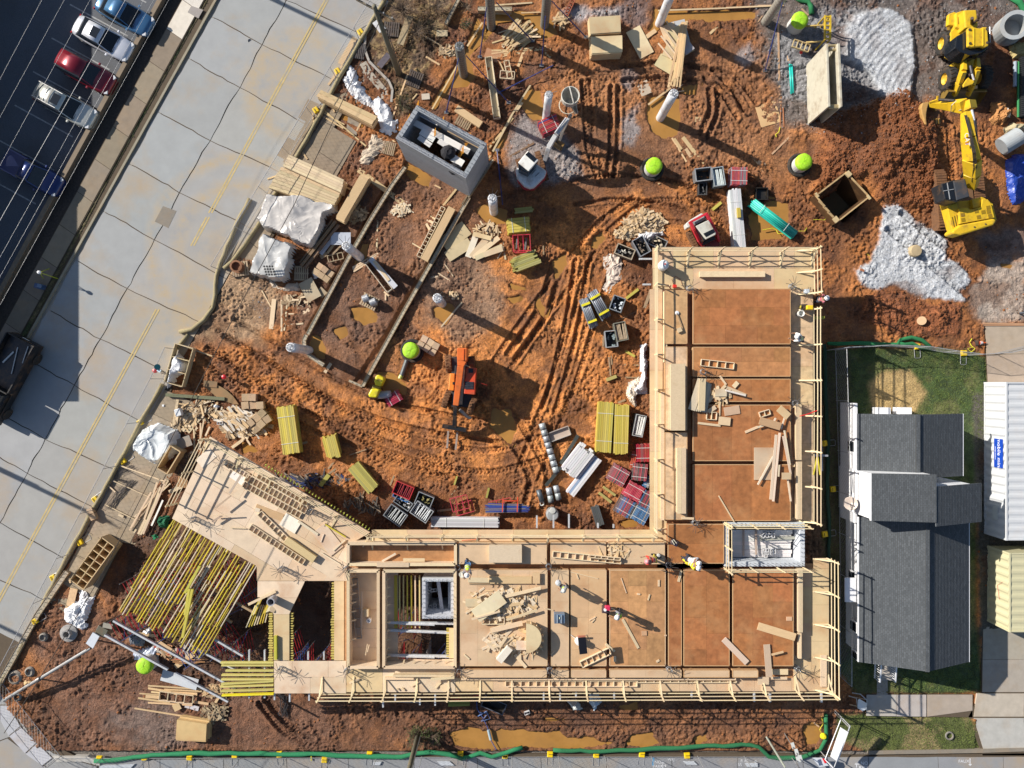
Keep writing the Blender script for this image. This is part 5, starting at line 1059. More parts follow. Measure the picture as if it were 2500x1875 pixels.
part(t,'number_plate',MB().box((3.09,0,.9),(.04,.5,.12)),plastic,(.7,.7,.7),glob=False)
for a,c,w_ in(((.6,-.4,1.1),(2.4,.1,1.1),.05),((1.0,.5,1.1),(2.0,.2,1.1),.1),((1.6,-.7,1.1),(2.8,-.5,1.1),.06)):part(t,'tool',MB().bar(a,c,w_,.05),plastic,(.6,.6,.58),glob=False)
for xx in(-2.2,2.1):
 for s_ in(-1,1):part(t,'wheel',MB().cyl((xx,s_*.8,.42),(xx,s_*1.1,.42),.42,n=16),rubber,glob=False)
CAT=(.68,.44,.02)
def pp(root,name,pts,z0,z1,mat=paint,col=CAT,bevel=.03):return part(root,name,MB().prism([Q(x,y,z1)for x,y in pts],z0,z1),mat,col,bevel=bevel)
def track(root,x1,y1,x2,y2,w,h=.95,z0=-.05,plates=True,col=None):
 A,B=Q(x1,y1,h),Q(x2,y2,h);A.z=B.z=0;d=(B-A).normalized();n_=Vector((-d.y,d.x,0));L=(B-A).length;r=h/2
 tr=part(root,'track',MB().prism([A+n_*w*.4+d*r,B+n_*w*.4-d*r,B-n_*w*.4-d*r,A-n_*w*.4+d*r],z0+.12,h-.1),mudrubber);k=int(L/.17)
 for i in range(k):
  p=A+d*(L*(i+.5)/k);e=abs((i+.5)/k-.5)*2;z=h-(max(0,e*L/2-(L/2-r))/r)**2*.3
  b=MB().bar(p-n_*w/2+Vector((0,0,z)),p+n_*w/2+Vector((0,0,z)),L/k*.82,.06);part(tr,'track_plate',b,mudrubber)
 for e in(A+d*r,B-d*r):part(tr,'sprocket',MB().cyl(e-n_*w*.42+Vector((0,0,r)),e+n_*w*.42+Vector((0,0,r)),r*.88,n=14),mudrubber)
def wheel(root,c,axis,r,w,rimcol,mat=rubber,rimr=.5):
 a=Vector(axis).normalized();c=Vector(c);m=MB().lathe(c-a*w/2,[(r*rimr,0),(r*.86,0),(r*.98,w*.12),(r,w*.3),(r,w*.7),(r*.98,w*.88),(r*.86,w),(r*rimr,w)],26,axis=a);t=part(root,'wheel',m,mat)
 g_=MB();u=a.orthogonal().normalized();v=a.cross(u)
 for k in range(18):
  th=2*math.pi*k/18;e=u*math.cos(th)+v*math.sin(th);f=-u*math.sin(th)+v*math.cos(th);g_.bar(c+e*r*1.0-a*w*.45+f*.05,c+e*r*1.0+a*w*.02-f*.05,.07,.06,up=e);g_.bar(c+e*r+a*w*.45+f*.05,c+e*r-a*w*.02-f*.05,.07,.06,up=e)
 part(t,'tread',g_,mat,kind='stuff');part(t,'rim',MB().lathe(c-a*w*.42,[(.01,w*.2),(r*.2,w*.15),(r*rimr*.7,w*.25),(r*rimr,0),(r*rimr,w*.84),(r*.2,w*.6),(.01,w*.6)],18,axis=a),paint,rimcol)
OO(2230,230,4.485);ex=thing('tracked_excavator','large yellow tracked excavator with its bucket resting on the spoil heap','excavator',Q(560,1250))
track(ex,297,812,345,1487,.72,1.05);track(ex,700,780,760,1455,.72,1.05);pp(ex,'undercarriage',[(380,950),(640,930),(690,1370),(420,1400)],.4,1.1,col=(.18,.1,.05))
pp(ex,'upper_deck',[(282,1000),(335,1172),(395,1180),(760,1150),(830,1165),(868,1195),(912,1375),(880,1425),(500,1545),(432,1530),(405,1460)],1.25,1.75)
pp(ex,'engine_cover',[(500,1250),(590,1240),(620,1265),(740,1235),(760,1150),(815,1150),(850,1195),(890,1350),(510,1420)],1.75,2.2);pp(ex,'counterweight',[(510,1430),(885,1360),(912,1385),(880,1430),(690,1490),(520,1545),(440,1530),(425,1500)],1.3,2.3,bevel=.1);pp(ex,'side_cover',[(370,1215),(480,1195),(520,1420),(425,1490)],1.75,2.0)
pp(ex,'tank_cover',[(640,1150),(760,1120),(800,1150),(760,1230),(660,1250)],1.75,2.05)
for k in range(4):part(ex,'vent_slot',MB().bar(Q(425+25*k,1345-12*k,2.01),Q(450+25*k,1455-6*k,2.01),.05,.02),paint,(.1,.07,.01))
for(a,b_)in((690,1280),(765,1290),(825,1285),(715,1345),(840,1330),(540,1320),(545,1375),(820,1240)):part(ex,'grille',MB().box(Q(a,b_,2.21),(.26,.24,.02),rz=.2),paint,(.30,.19,.01))
for(a,b_)in((668,1455),(788,1422)):part(ex,'lifting_eye',MB().cyl(Q(a,b_,2.25),Q(a,b_,2.32),.06,n=10),paint,(.05,.04,.02))
cabb=pp(ex,'cab',[(305,978),(430,942),(570,925),(618,1125),(470,1180),(345,1152)],1.75,2.95,paint,(.02,.022,.026),.05);part(cabb,'roof_panel',MB().prism([Q(*q_,3.04)for q_ in((440,950),(566,932),(612,1118),(478,1160))],2.9,3.04),paint,(.05,.055,.065),bevel=.03);part(cabb,'roof_window',MB().prism([Q(*q_,2.98)for q_ in((318,985),(425,953),(462,1160),(352,1140))],2.9,2.98),glass)
part(cabb,'guard_bars',MB().bar(Q(370,970,3.0),Q(400,1150,3.0),.04,.04).bar(Q(330,1060,3.0),Q(440,1040,3.0),.04,.04),paint,(.3,.32,.34));part(ex,'handrail',MB().tube([Q(290,990,2.0),Q(300,1060,2.3),Q(335,1165,2.0)],.03),paint,CAT)
def boomseg(root,name,P,ws,hs,col=CAT):
 for i in range(len(P)-1):
  a,c=P[i],P[i+1];d=(c-a).normalized();n_=Vector((-d.y,d.x,0)).normalized();u=n_.cross(d)*-1;u=u if u.z>0 else-u
  vs=[a-n_*ws[i]/2-u*hs[i]/2,a+n_*ws[i]/2-u*hs[i]/2,a+n_*ws[i]/2+u*hs[i]/2,a-n_*ws[i]/2+u*hs[i]/2,c-n_*ws[i+1]/2-u*hs[i+1]/2,c+n_*ws[i+1]/2-u*hs[i+1]/2,c+n_*ws[i+1]/2+u*hs[i+1]/2,c-n_*ws[i+1]/2+u*hs[i+1]/2]
  part(root,name,MB().add(vs,[(3,2,1,0),(4,5,6,7),(0,1,5,4),(1,2,6,5),(2,3,7,6),(3,0,4,7)]),paint,col,bevel=.02)
boomseg(ex,'boom',[Q(632,1010,2.2),Q(645,880,3.2),Q(640,720,4.0),Q(600,480,4.4),Q(575,200,4.4)],[.42,.5,.55,.5,.42],[.7,.9,1.0,.8,.5]);boomseg(ex,'dipper',[Q(655,120,4.1),Q(560,130,4.3),Q(400,125,3.2),Q(190,105,1.9)],[.5,.55,.36,.3],[.5,.8,.6,.35])
for a,c in((Q(640,170,4.7),Q(665,290,4.6)),):part(ex,'piston_rod',MB().cyl(a,c,.07,n=10),steel,(.75,.76,.8))
part(ex,'hydraulic_cylinder',MB().cyl(Q(665,290,4.6),Q(690,590,4.5),.13,n=12),paint,(.02,.022,.03),smooth=False);part(ex,'hydraulic_cylinder',MB().cyl(Q(720,700,3.8),Q(690,590,4.4),.1,n=10),paint,CAT);part(ex,'hydraulic_cylinder',MB().cyl(Q(530,900,1.8),Q(640,740,3.6),.11,n=10),paint,(.03,.03,.03))
part(ex,'hydraulic_cylinder',MB().cyl(Q(450,70,3.9),Q(280,60,3.0),.09,n=10),paint,(.03,.03,.035));part(ex,'link',MB().bar(Q(265,20,2.6),Q(260,120,2.3),.1,.12).bar(Q(265,60,2.8),Q(180,90,2.1),.1,.1),paint,CAT)
for k in range(4):part(ex,'hydraulic_hose',MB().tube([Q(560+8*k,230,4.8),Q(610+8*k,420,4.95),Q(650+10*k,640,4.8),Q(660+12*k,800,4.2),Q(640+8*k,960,3.0)],.025,5),rubber)
part(ex,'hydraulic_hose',MB().tube([Q(470,70,4.0),Q(420,120,4.0),Q(410,190,3.4),Q(440,205,3.2),Q(520,170,4.3)],.025,5),plastic,(.5,.5,.45))
def bucket(root,cx_,cy_,z,w,r,ang,col,teeth=5,inner=(.03,.025,.02)):
 c=Q(cx_,cy_,z);X=Vector((math.cos(ang),math.sin(ang),0));Y=Vector((-math.sin(ang),math.cos(ang),0));Z_=Vector((0,0,1));b=MB();n=12;th=[math.pi*(.64+1.0*k/n)for k in range(n+1)]
 prof=[(math.cos(a)*r,math.sin(a)*r*.8)for a in th]
 for k in range(n):
  for(ra,rb)in((1.0,.93),):
   p0,p1=prof[k],prof[k+1];vs=[]
   for s_ in(-1,1):
    for(q0,f)in((p0,ra),(p1,ra),(p1,rb),(p0,rb)):vs.append(c+Y*(s_*w/2)+X*q0[0]*f+Z_*q0[1]*f)
   b.add(vs,[(0,1,2,3),(7,6,5,4),(0,4,5,1),(1,5,6,2),(2,6,7,3),(3,7,4,0)])
 for s_ in(-1,1):b.add([c+Y*(s_*w/2)+X*p_[0]+Z_*p_[1]for p_ in prof]+[c+Y*(s_*(w/2+.03))+X*p_[0]+Z_*p_[1]for p_ in prof],[tuple(range(n+1)),tuple(range(2*n+1,n,-1))])
 t=part(root,'bucket',b,paint,col);e=prof[-1]
 for k in range(teeth):yv=-w/2+w*(k+.5)/teeth;a=c+Y*yv+X*e[0]*.97+Z_*e[1]*.97;part(t,'tooth',MB().bar(a,a+X*.2+Z_*-.05,.1,.06),paint,(.35,.2,.05))
 return t
bk=pp(ex,'bucket',[(82,150),(100,92),(165,82),(172,100),(158,140),(146,200),(142,262),(152,335),(128,330),(96,220)],.1,1.1,paint,(.46,.27,.09),.08);part(bk,'side_plate',MB().prism([Q(*q_,1.0)for q_ in((165,84),(235,100),(285,150),(282,162),(225,118),(160,108))],.2,1.0),paint,(.3,.18,.07));part(bk,'inner_shell',MB().prism([Q(*q_,.45)for q_ in((155,110),(225,118),(290,165),(285,275),(150,272),(146,200))],.1,.45),mudrubber);  # inner block is dark to paint the shade in the bucket's hollow
for k in range(5):part(ex,'bucket_tooth',MB().bar(Q(150+32*k,270,.5),Q(155+32*k,320,.3),.12,.1),paint,(.40,.24,.06))
cp=bpy.data.curves.new('boom_lettering','FONT');cp.body='CAT';cp.size=.42;cp.align_x='CENTER';cp.align_y='CENTER';cp.extrude=.003;o=bpy.data.objects.new('boom_lettering',cp);COL.objects.link(o);o.parent=ex;qq=Q(588,495,4.86);o.location=qq-ex.location;o.rotation_euler=(0,.0,-math.pi/2+.08);cp.materials.append(MATS['sign_white']);part(ex,'boom_badge',MB().prism([Q(*q_,4.845)for q_ in((570,530),(606,526),(606,545),(590,558),(574,548))],4.82,4.845),paint,(.4,.03,.02))
# wheel loader
OO(2230,0,6.911);wl2=thing('wheel_loader','yellow articulated wheel loader at the top right, nose pointing down','loader',Q(900,650))
for(x,y,r_,xx)in((530,730,.78,0),(585,1330,.78,0)):
 c=Q(x,y,.78);wheel(wl2,c,(1,.06,0),.78,.6,(.65,.42,.04),mat=rubber);c2_=c+Vector((2.35,.05,0));wheel(wl2,c2_,(1,.06,0),.78,.6,(.65,.42,.04))
pp(wl2,'chassis',[(660,300),(1080,260),(1100,900),(700,920)],.5,1.2,col=(.25,.15,.02));pp(wl2,'engine_hood',[(850,168),(1066,160),(1098,440),(1000,480),(880,470)],1.1,2.45,bevel=.08);pp(wl2,'hood_side',[(720,215),(850,168),(880,470),(900,560),(720,450)],1.1,1.85,bevel=.05);pp(wl2,'rear_fender',[(600,230),(700,195),(735,220),(710,400),(690,430),(582,425),(590,300)],1.3,1.6,bevel=.05)
pp(wl2,'platform',[(632,545),(720,440),(870,540),(850,600),(715,680),(700,760),(632,730)],1.0,1.65);pp(wl2,'front_step',[(610,770),(695,770),(695,900),(660,985),(575,930)],.7,1.1);part(wl2,'hood_vent',MB().prism([Q(*q_,1.88)for q_ in((750,290),(805,260),(810,370),(755,405))],1.8,1.88),paint,(.3,.17,.01))
pp(wl2,'cab',[(730,610),(905,520),(930,470),(1240,470),(1260,800),(1150,890),(960,930),(800,880),(710,800)],1.65,2.95,glass,(.02,.03,.03),.04);rf=pp(wl2,'cab_roof',[(918,470),(1000,450),(1080,470),(1130,475),(1180,452),(1250,455),(1272,770),(1210,798),(1150,780),(985,795),(925,780)],3.0,3.25,bevel=.06)
for x in(1020,1175):part(rf,'roof_rib',MB().bar(Q(x,480,3.27),Q(x,770,3.27),.06,.05),paint,CAT)
for(x,y)in((950,498),(958,730),(1242,488),(1248,718)):part(rf,'work_light',MB().cyl(Q(x,y,3.2),Q(x,y,3.3),.08,n=8),plastic,(.05,.04,.03))
part(wl2,'exhaust_stack',MB().cyl(Q(985,410,2.4),Q(990,305,3.1),.1,n=10),paint,(.06,.035,.02));part(wl2,'air_intake',MB().cyl(Q(990,410,2.4),Q(1090,320,2.75),.09,n=10),paint,(.06,.035,.02));part(wl2,'handrail',MB().tube([Q(1288,455,2.6),Q(1292,720,2.6)],.025),steel,(.7,.7,.7))
boomseg(wl2,'lift_arm',[Q(850,1010,1.9),Q(840,1200,2.1),Q(770,1400,1.5),Q(690,1610,.6)],[.22,.3,.28,.24],[.3,.4,.4,.3]);boomseg(wl2,'lift_arm',[Q(1070,1000,1.9),Q(1075,1180,2.1),Q(1000,1420,1.5),Q(920,1610,.6)],[.22,.28,.2,.2],[.3,.4,.4,.3]);pp(wl2,'tilt_plate',[(930,1290),(960,1340),(1050,1350),(1000,1420),(850,1470),(845,1420)],1.8,1.95);pp(wl2,'front_frame',[(680,1050),(850,1000),(1100,1000),(1080,1090),(870,1130),(700,1110)],.7,1.5)
part(wl2,'hydraulic_cylinder',MB().cyl(Q(960,1110,2.1),Q(985,1240,2.1),.11,n=10),paint,(.03,.03,.04));part(wl2,'piston_rod',MB().cyl(Q(985,1240,2.1),Q(1020,1350,2.05),.06,n=8),steel,(.7,.7,.75));b=bucket(wl2,850,1660,.6,2.6,.65,math.pi/2+math.pi,(.2,.13,.03),0)
# telehandler
OO(1050,820,5.53);th_=thing('telehandler','orange telehandler with its forks lowered in the middle of the mud yard','telehandler',Q(430,600));ORG=(.78,.17,.035)
for(x,y,ax)in((255,380,(1,.05,0)),(225,850,(1,-.35,0)),(570,935,(1,-.35,0)),(570,400,(1,.05,0))):c=Q(x,y,.6);wheel(th_,c,ax,.62,.42,(.3,.15,.05),mat=mudrubber)
pp(th_,'chassis',[(290,280),(560,280),(560,960),(290,960)],.5,.95,col=(.04,.04,.045));boomseg(th_,'boom',[Q(432,165,2.75),Q(432,330,2.65),Q(415,400,2.6),Q(350,930,2.0)],[.62,.62,.42,.36],[.5,.5,.45,.4],ORG);part(th_,'boom_head',MB().bar(Q(375,340,2.4),Q(490,340,2.4),.5,.3),paint,(.6,.08,.02),bevel=.05)
pp(th_,'rear_block',[(372,165),(505,165),(500,340),(372,340)],.9,2.2,col=(.5,.09,.02));pp(th_,'frame_beam',[(335,400),(480,400),(440,930),(310,930)],.9,1.4,col=(.02,.022,.028));boomseg(th_,'boom_extension',[Q(345,930,1.9),Q(335,1060,1.5),Q(332,1215,.9)],[.26,.24,.3],[.3,.3,.4],(.015,.016,.02))
cb_=pp(th_,'cab',[(490,428),(622,432),(602,795),(458,780)],1.0,2.35,col=(.62,.07,.025));part(cb_,'cab_window',MB().prism([Q(*q_,2.37)for q_ in((472,615),(590,622),(584,720),(466,715))],2.3,2.37),glass);b=MB()
for k in range(7):b.bar(Q(475+17*k,618,2.4),Q(470+17*k,718,2.4),.02,.02)
for k in range(5):b.bar(Q(472,625+22*k,2.4),Q(588,630+22*k,2.4),.02,.02)
part(cb_,'roof_guard',b,paint,(.08,.08,.1),kind='stuff');part(cb_,'roof_hatch',MB().box(Q(550,470,2.38),(.3,.28,.05)),glass);part(cb_,'windscreen',MB().prism([Q(*q_,2.2)for q_ in((462,735),(582,745),(578,785),(460,775))],1.6,2.2),glass)
pp(th_,'engine_cover',[(265,505),(338,508),(325,742),(243,738)],.9,1.6,col=(.8,.25,.03),bevel=.06);part(th_,'cover_hatch',MB().box(Q(318,640,1.62),(.14,.18,.03)),plastic,(.02,.02,.02));part(th_,'fork_carriage',MB().bar(Q(170,1215,.8),Q(490,1270,.8),.28,.5),paint,(.012,.013,.015));part(th_,'front_axle',MB().bar(Q(230,900,.55),Q(550,960,.55),.22,.22),mudrubber)
for a,c in(((245,1285),(230,1515)),((368,1300),(345,1535))):part(th_,'fork',MB().bar(Q(*a,.25),Q(*c,.2),.13,.06),steel,(.45,.36,.3))
part(th_,'hose_guide',MB().tube([Q(400,1000,1.4),Q(440,1030,1.3),Q(500,1090,.9),Q(545,1110,.7)],.11,8),plastic,(.35,.33,.3));part(th_,'cab_mirror',MB().bar(Q(615,615,2.1),Q(770,665,2.1),.02,.02),paint,(.5,.03,.02));part(th_,'boom_stripe',MB().bar(Q(460,175,3.02),Q(455,330,2.93),.03,.02),paint,(.5,.06,.01))
# mini excavator
OO(1230,200,5.925);me_=thing('mini_excavator','white mini excavator with red skirt on the grey gravel','excavator',Q(400,1280));WH=(.62,.66,.68)
track(me_,480,990,620,1420,.38,.55);track(me_,200,1100,330,1520,.38,.55);pp(me_,'undercarriage',[(330,1120),(530,1120),(520,1420),(330,1420)],.3,.6,col=(.15,.1,.07));pp(me_,'skirt',[(160,1290),(205,1240),(480,1178),(628,1290),(600,1400),(440,1550),(380,1560),(290,1545),(200,1430)],.65,1.0,col=(.42,.02,.04),bevel=.06)
pp(me_,'engine_cover',[(165,1270),(210,1230),(480,1180),(622,1285),(590,1370),(440,1520),(380,1535),(300,1505),(190,1385)],1.0,1.45,col=WH,bevel=.1)
cb2=pp(me_,'cab',[(345,995),(500,1130),(470,1190),(345,1325),(215,1260),(205,1175)],1.3,2.25,glass,(.02,.02,.02),.03);part(cb2,'roof',MB().prism([Q(*q_,2.4)for q_ in((348,990),(503,1128),(362,1292),(205,1165))],2.25,2.4),paint,(.76,.76,.72),bevel=.05);part(cb2,'roof_hatch',MB().prism([Q(*q_,2.43)for q_ in((357,1008),(478,1108),(432,1160),(310,1052))],2.38,2.43),glass)
for k in range(2):part(me_,'vent_slot',MB().bar(Q(400+55*k,1335+30*k,1.46),Q(460+55*k,1270+40*k,1.46),.06,.02),paint,(.2,.22,.23))
boomseg(me_,'boom',[Q(600,1120,1.2),Q(660,930,2.3),Q(760,760,2.9),Q(930,540,2.8)],[.26,.3,.28,.2],[.35,.45,.45,.3],(.55,.55,.55));boomseg(me_,'dipper',[Q(965,480,2.7),Q(860,700,1.6),Q(815,840,.8)],[.2,.2,.16],[.3,.26,.2],(.35,.33,.3));part(me_,'hydraulic_cylinder',MB().cyl(Q(740,740,3.2),Q(900,520,3.1),.06,n=8),steel,(.6,.6,.62));bucket(me_,800,900,.45,.6,.34,math.pi*.3,(.25,.16,.07),4)
# compact loader
OO(1660,480,7.373);sk=thing('skid_steer','red and white compact track loader above the top edge of the deck','loader',Q(380,600));rd=(.60,.025,.05)
track(sk,150,610,320,960,.32,.55);track(sk,470,480,640,800,.32,.55);pp(sk,'chassis',[(230,420),(480,330),(640,760),(420,880)],.3,1.0,col=(.05,.05,.06));pp(sk,'cab',[(290,545),(520,425),(640,660),(620,700),(430,800)],.9,1.9,glass,(.02,.03,.03),.02);rf=pp(sk,'cab_roof',[(285,530),(515,418),(650,655),(640,690),(470,770),(435,730)],1.95,2.1,col=(.56,.56,.50),bevel=.04);part(rf,'roof_window',MB().prism([Q(*q_,2.12)for q_ in((422,665),(598,582),(634,640),(468,728))],2.08,2.12),glass)
boomseg(sk,'lift_arm',[Q(180,445,1.7),Q(250,600,1.6),Q(340,790,1.2),Q(430,920,.5)],[.2,.2,.18,.16],[.25,.25,.25,.2],rd);boomseg(sk,'lift_arm',[Q(460,300,1.7),Q(530,420,1.6),Q(650,650,1.2),Q(700,800,.5)],[.2,.2,.18,.16],[.25,.25,.25,.2],rd);part(sk,'cross_tube',MB().bar(Q(190,460,1.7),Q(470,310,1.7),.14,.14),paint,rd)
pp(sk,'engine_door',[(110,480),(180,420),(390,295),(440,320),(250,450),(170,560),(130,560)],.4,1.2,col=(.6,.6,.58),bevel=.05);pp(sk,'radiator',[(245,450),(440,350),(470,400),(290,500)],.9,1.5,col=(.3,.34,.36));part(sk,'attachment',MB().bar(Q(440,900,.3),Q(690,830,.3),.5,.4),paint,(.25,.05,.05),bevel=.04)
# little yellow roller
O(1,2);rl=thing('trench_roller','small yellow trench roller beside the end of the concrete wall','roller',Q(1050,150))
pp(rl,'rear_housing',[(1052,58),(1075,48),(1118,72),(1118,95),(1095,145),(1045,132),(1040,100)],.3,1.1,col=(.72,.62,.02),bevel=.08);pp(rl,'front_housing',[(1018,160),(1085,165),(1060,235),(1000,232),(990,210)],.3,1.0,col=(.72,.64,.02),bevel=.08);pp(rl,'joint',[(1030,130),(1095,145),(1085,168),(1022,158)],.3,.8,col=(.25,.2,.03))
for(x,y)in((1080,85),(1035,205)):part(rl,'drum',MB().cyl(Q(x-45,y-8,.3),Q(x+45,y+12,.3),.32,n=16),mudrubber)
part(rl,'vent',MB().box(Q(1082,92,1.12),(.3,.14,.02),rz=-.4),paint,(.2,.18,.02))
# ------------------------------------------------------------------ columns, braces, manholes
def column(x,y,label,col=(.66,.67,.70),h=4.1,r=.3,spiral=False):
 p=Q(x,y);t=thing('concrete_column',label,'column',p);prof=[]
 if spiral:
  for k in range(28):z=-.2+(h+.2)*k/27;prof.append((r*(1.03 if k%2 else.94),z))
 else:prof=[(r,-.2),(r,h*.33),(r*.985,h*.335),(r,h*.34),(r,h*.66),(r*.985,h*.665),(r,h*.67),(r,h)]
 part(t,'shaft',MB().lathe(p,prof+[(r*.85,h),(.01,h-.03)],22),poly if not spiral else steel,col,smooth=not spiral);b=MB()
 for k in range(8):
  a=2*math.pi*k/8+random.uniform(-.2,.2);q0=p+Vector((math.cos(a)*r*.6,math.sin(a)*r*.6,h-.1));q1=q0+Vector((0,0,.45));b.tube([q0,q1,q1+Vector((math.cos(a)*.35,math.sin(a)*.35,.25))],.014,4)
 part(t,'rebar',b,rebarm,kind='stuff');b=MB();[b.ring(p+Vector((0,0,h+z)),(0,0,1),r*.65,.015,14,4)for z in(.08,.2)];part(t,'rebar_tie',b,steel,(.5,.52,.55),kind='stuff');return t
O(2,0);column(1370,950,'white wrapped column standing in the round orange puddle');column(1362,185,'white wrapped column at the top edge beside the plank fan');column(440,960,'white wrapped column behind the red frame bundle',r=.26)
O(1,1);column(925,590,'white wrapped column on the left concrete strip wall');column(510,1345,'white wrapped column at the lower end of the left strip wall');column(1590,965,'short white column in the small puddle above the telehandler',h=3.2);column(2010,222,'white wrapped column in the puddle below the grey shaft',h=3.6)
SPG=(.20,.21,.20);O(1,0);column(1765,600,'grey spiral banded column in the winding puddle',SPG,spiral=True);column(1990,215,'left grey spiral banded column at the top edge',SPG,spiral=True);O(2,0);column(430,200,'right grey spiral banded column at the top edge',SPG,spiral=True);O(3,0);column(60,180,'grey spiral banded column leaning over the top near the lime manhole',(.34,.33,.29),spiral=True)
def brace(x1,y1,z1,x2,y2,label):a,b_=Q(x1,y1,z1),Q(x2,y2,.1);t=thing('brace',label,'brace',b_);part(t,'outer_tube',MB().cyl(b_,a.lerp(b_,.45),.045,n=8),paint,(.02,.035,.16));part(t,'inner_tube',MB().cyl(a.lerp(b_,.45),a,.033,n=8),paint,(.03,.05,.2));part(t,'foot_plate',MB().box(b_,(.3,.2,.03)),steel,(.2,.2,.2))
O(1,0)
for l in((1725,470,3,1625,910,'blue push prop left of the winding puddle column'),(1785,450,3,2130,830,'blue push prop crossing the long white trough'),(1950,60,3.3,1897,460,'blue push prop dropping from the left top column')):brace(*l)
O(2,0)
for l in((437,130,3,405,530,'blue push prop dropping from the right top column'),(490,10,3.3,765,300,'blue push prop slanting toward the plywood stacks'),(500,530,.6,60,750,'blue prop lying low across the upper mud'),(40,20,3.3,330,330,'dark prop over the pile of boards at the top'),(90,1659,.4,45,1215,'long blue prop left of the mini excavator')):brace(*l)
O(3,0);brace(200,20,3.2,60,570,'blue push prop under the top right column')
def manhole(x,y,label,base=True,lean=(0,0),zt=1.0):
 p=Q(x,y,zt);p.z=0;t=thing('manhole_riser',label,'manhole',p)
 part(t,'concrete_ring',MB().lathe(p,[(.56,-.3),(.56,zt-.25),(.5,zt-.2),(.55,zt-.05),(.2,zt-.05)],24),conc,(.52,.52,.5),smooth=False);n=28;vs=[];b=MB();prof=[]
 for rr_,zz in((.57,zt-.22),(.56,zt-.02),(.47,zt+.07),(.32,zt+.11),(.15,zt+.125),(.01,zt+.13)):prof.append([(p.x+math.cos(2*math.pi*i/n)*rr_*random.uniform(.97,1.03),p.y+math.sin(2*math.pi*i/n)*rr_*random.uniform(.97,1.03),zz+random.uniform(-.015,.015))for i in range(n)])
 vs=[v for r_ in prof for v in r_];b.add(vs,[(j*n+i,j*n+(i+1)%n,(j+1)*n+(i+1)%n,(j+1)*n+i)for j in range(len(prof)-1)for i in range(n)]);part(t,'lime_cover',b,mk('lime_cover',(.36,.70,.02),.65,var=.25,scale=9,bump=.6,wear=(.30,.30,.08),wear_amt=.7,wear_scale=3),smooth=True)
 if base:part(t,'black_gasket',MB().ring(p+Vector((0,0,.12)),(0,0,1),.72,.12,26,8),rubber)
O(2,0);manhole(1320,1340,'lime topped manhole alone in the middle of the upper mud');O(3,0);manhole(345,158,'lime topped manhole at the top beside the green hose',base=False);manhole(378,1308,'lime topped manhole above the teal pipes');O(1,1);manhole(1335,1345,'lime topped manhole beside the cartons and the telehandler');O(0,3);manhole(1168,835,'lime topped manhole among the debris at lower left',base=False)
# ------------------------------------------------------------------ bundles, crates, pallets
def pack(name,label,cat,x1,y1,x2,y2,wpx,n,h=.5,cols=(YEL,),mat=None,layers=3,straps=2,sub='beam',z0=.02,group=None,gap=.9,jig=.06,rnd=False):
 zt=z0+h;A,B=Q(x1,y1,zt),Q(x2,y2,zt);A.z=B.z=0;d=(B-A).normalized();nn=Vector((-d.y,d.x,0));w=wpx*_o[2]*S*(H-zt)/H;bw=w/n;bh=h/layers;mat=mat or wood;L=(B-A).length
 t=thing(name,label,cat,((A+B)/2)+Vector((0,0,z0)),group=group)
 for i in range(n):
  o_=nn*(-w/2+bw*(i+.5));j1,j2=random.uniform(-jig,jig),random.uniform(-jig,jig);a=A+o_+d*j1+Vector((0,0,zt-bh/2));b_=B+o_+d*j2+Vector((0,0,zt-bh/2+random.uniform(-.01,.01)))
  if rnd:part(t,sub,MB().cyl(a,b_,bw*.48,n=10),mat,vary(random.choice(cols)),smooth=True)
  else:board_ob(sub,a,b_,bw*gap,bh*.95,mat,random.choice(cols),t)
 if layers>1:
  b=MB()
  for l in range(1,layers):
   for i in range(n):
    o_=nn*(-w/2+bw*(i+.5));a=A+o_+d*random.uniform(-jig,jig)+Vector((0,0,zt-bh*(l+.5)));e=B+o_+d*random.uniform(-jig,jig)+Vector((0,0,zt-bh*(l+.5)))
    (b.cyl(a,e,bw*.48,n=8)if rnd else b.bar(a,e,bw*gap,bh*.95))
  part(t,'lower_layers',b,mat,cols[0],kind='stuff')
 for k in range(straps):
  p=A+d*L*((k+.5)/straps if straps>1 else.5)*1.0;p=A+d*L*(.22+.56*k/max(1,straps-1));part(t,'strap',MB().bar(p-nn*w*.51+Vector((0,0,zt+.012)),p+nn*w*.51+Vector((0,0,zt+.012)),.03,.012),plastic,(.7,.7,.66))
 return t
YC=((.50,.40,.07),(.56,.45,.10),(.44,.37,.09),(.60,.48,.07));YO=((.34,.30,.08),(.45,.40,.1),(.36,.33,.12));GW=((.60,.61,.63),(.52,.54,.56),(.66,.67,.69))
O(1,2);pack('beam_bundle','tall bundle of long yellow beams between debris and mud track','beams',315,306,369,690,138,9,.9,YC,H20,4);pack('beam_bundle','short bundle of yellow beams right of the tall one','beams',668,548,712,716,112,8,.7,YC,H20,3,0,jig=.15);pack('beam_bundle','slanting bundle of olive yellow beams above the pale deck','beams',868,785,1033,980,108,9,.6,YO,H20,3,0)
O(2,2);pack('beam_bundle','left one of two bright yellow beam bundles beside the upper wing','beams',930,275,906,675,124,8,.9,YC,H20,4);pack('beam_bundle','right one of two bright yellow beam bundles beside the upper wing','beams',1058,295,1046,690,116,8,.9,YC,H20,4)
O(2,1);pack('beam_bundle','yellow beam bundle with white straps above the red frame rack','beams',128,338,312,318,118,5,.9,YC,H20,4);pack('beam_bundle','weathered yellow beam bundle below the red frame rack','beams',180,655,365,585,120,8,.6,YO,H20,3,0,jig=.2);pack('beam_bundle','short olive beams above the strapped yellow bundle','beams',190,215,335,200,45,3,.2,YO,H20,1,0)
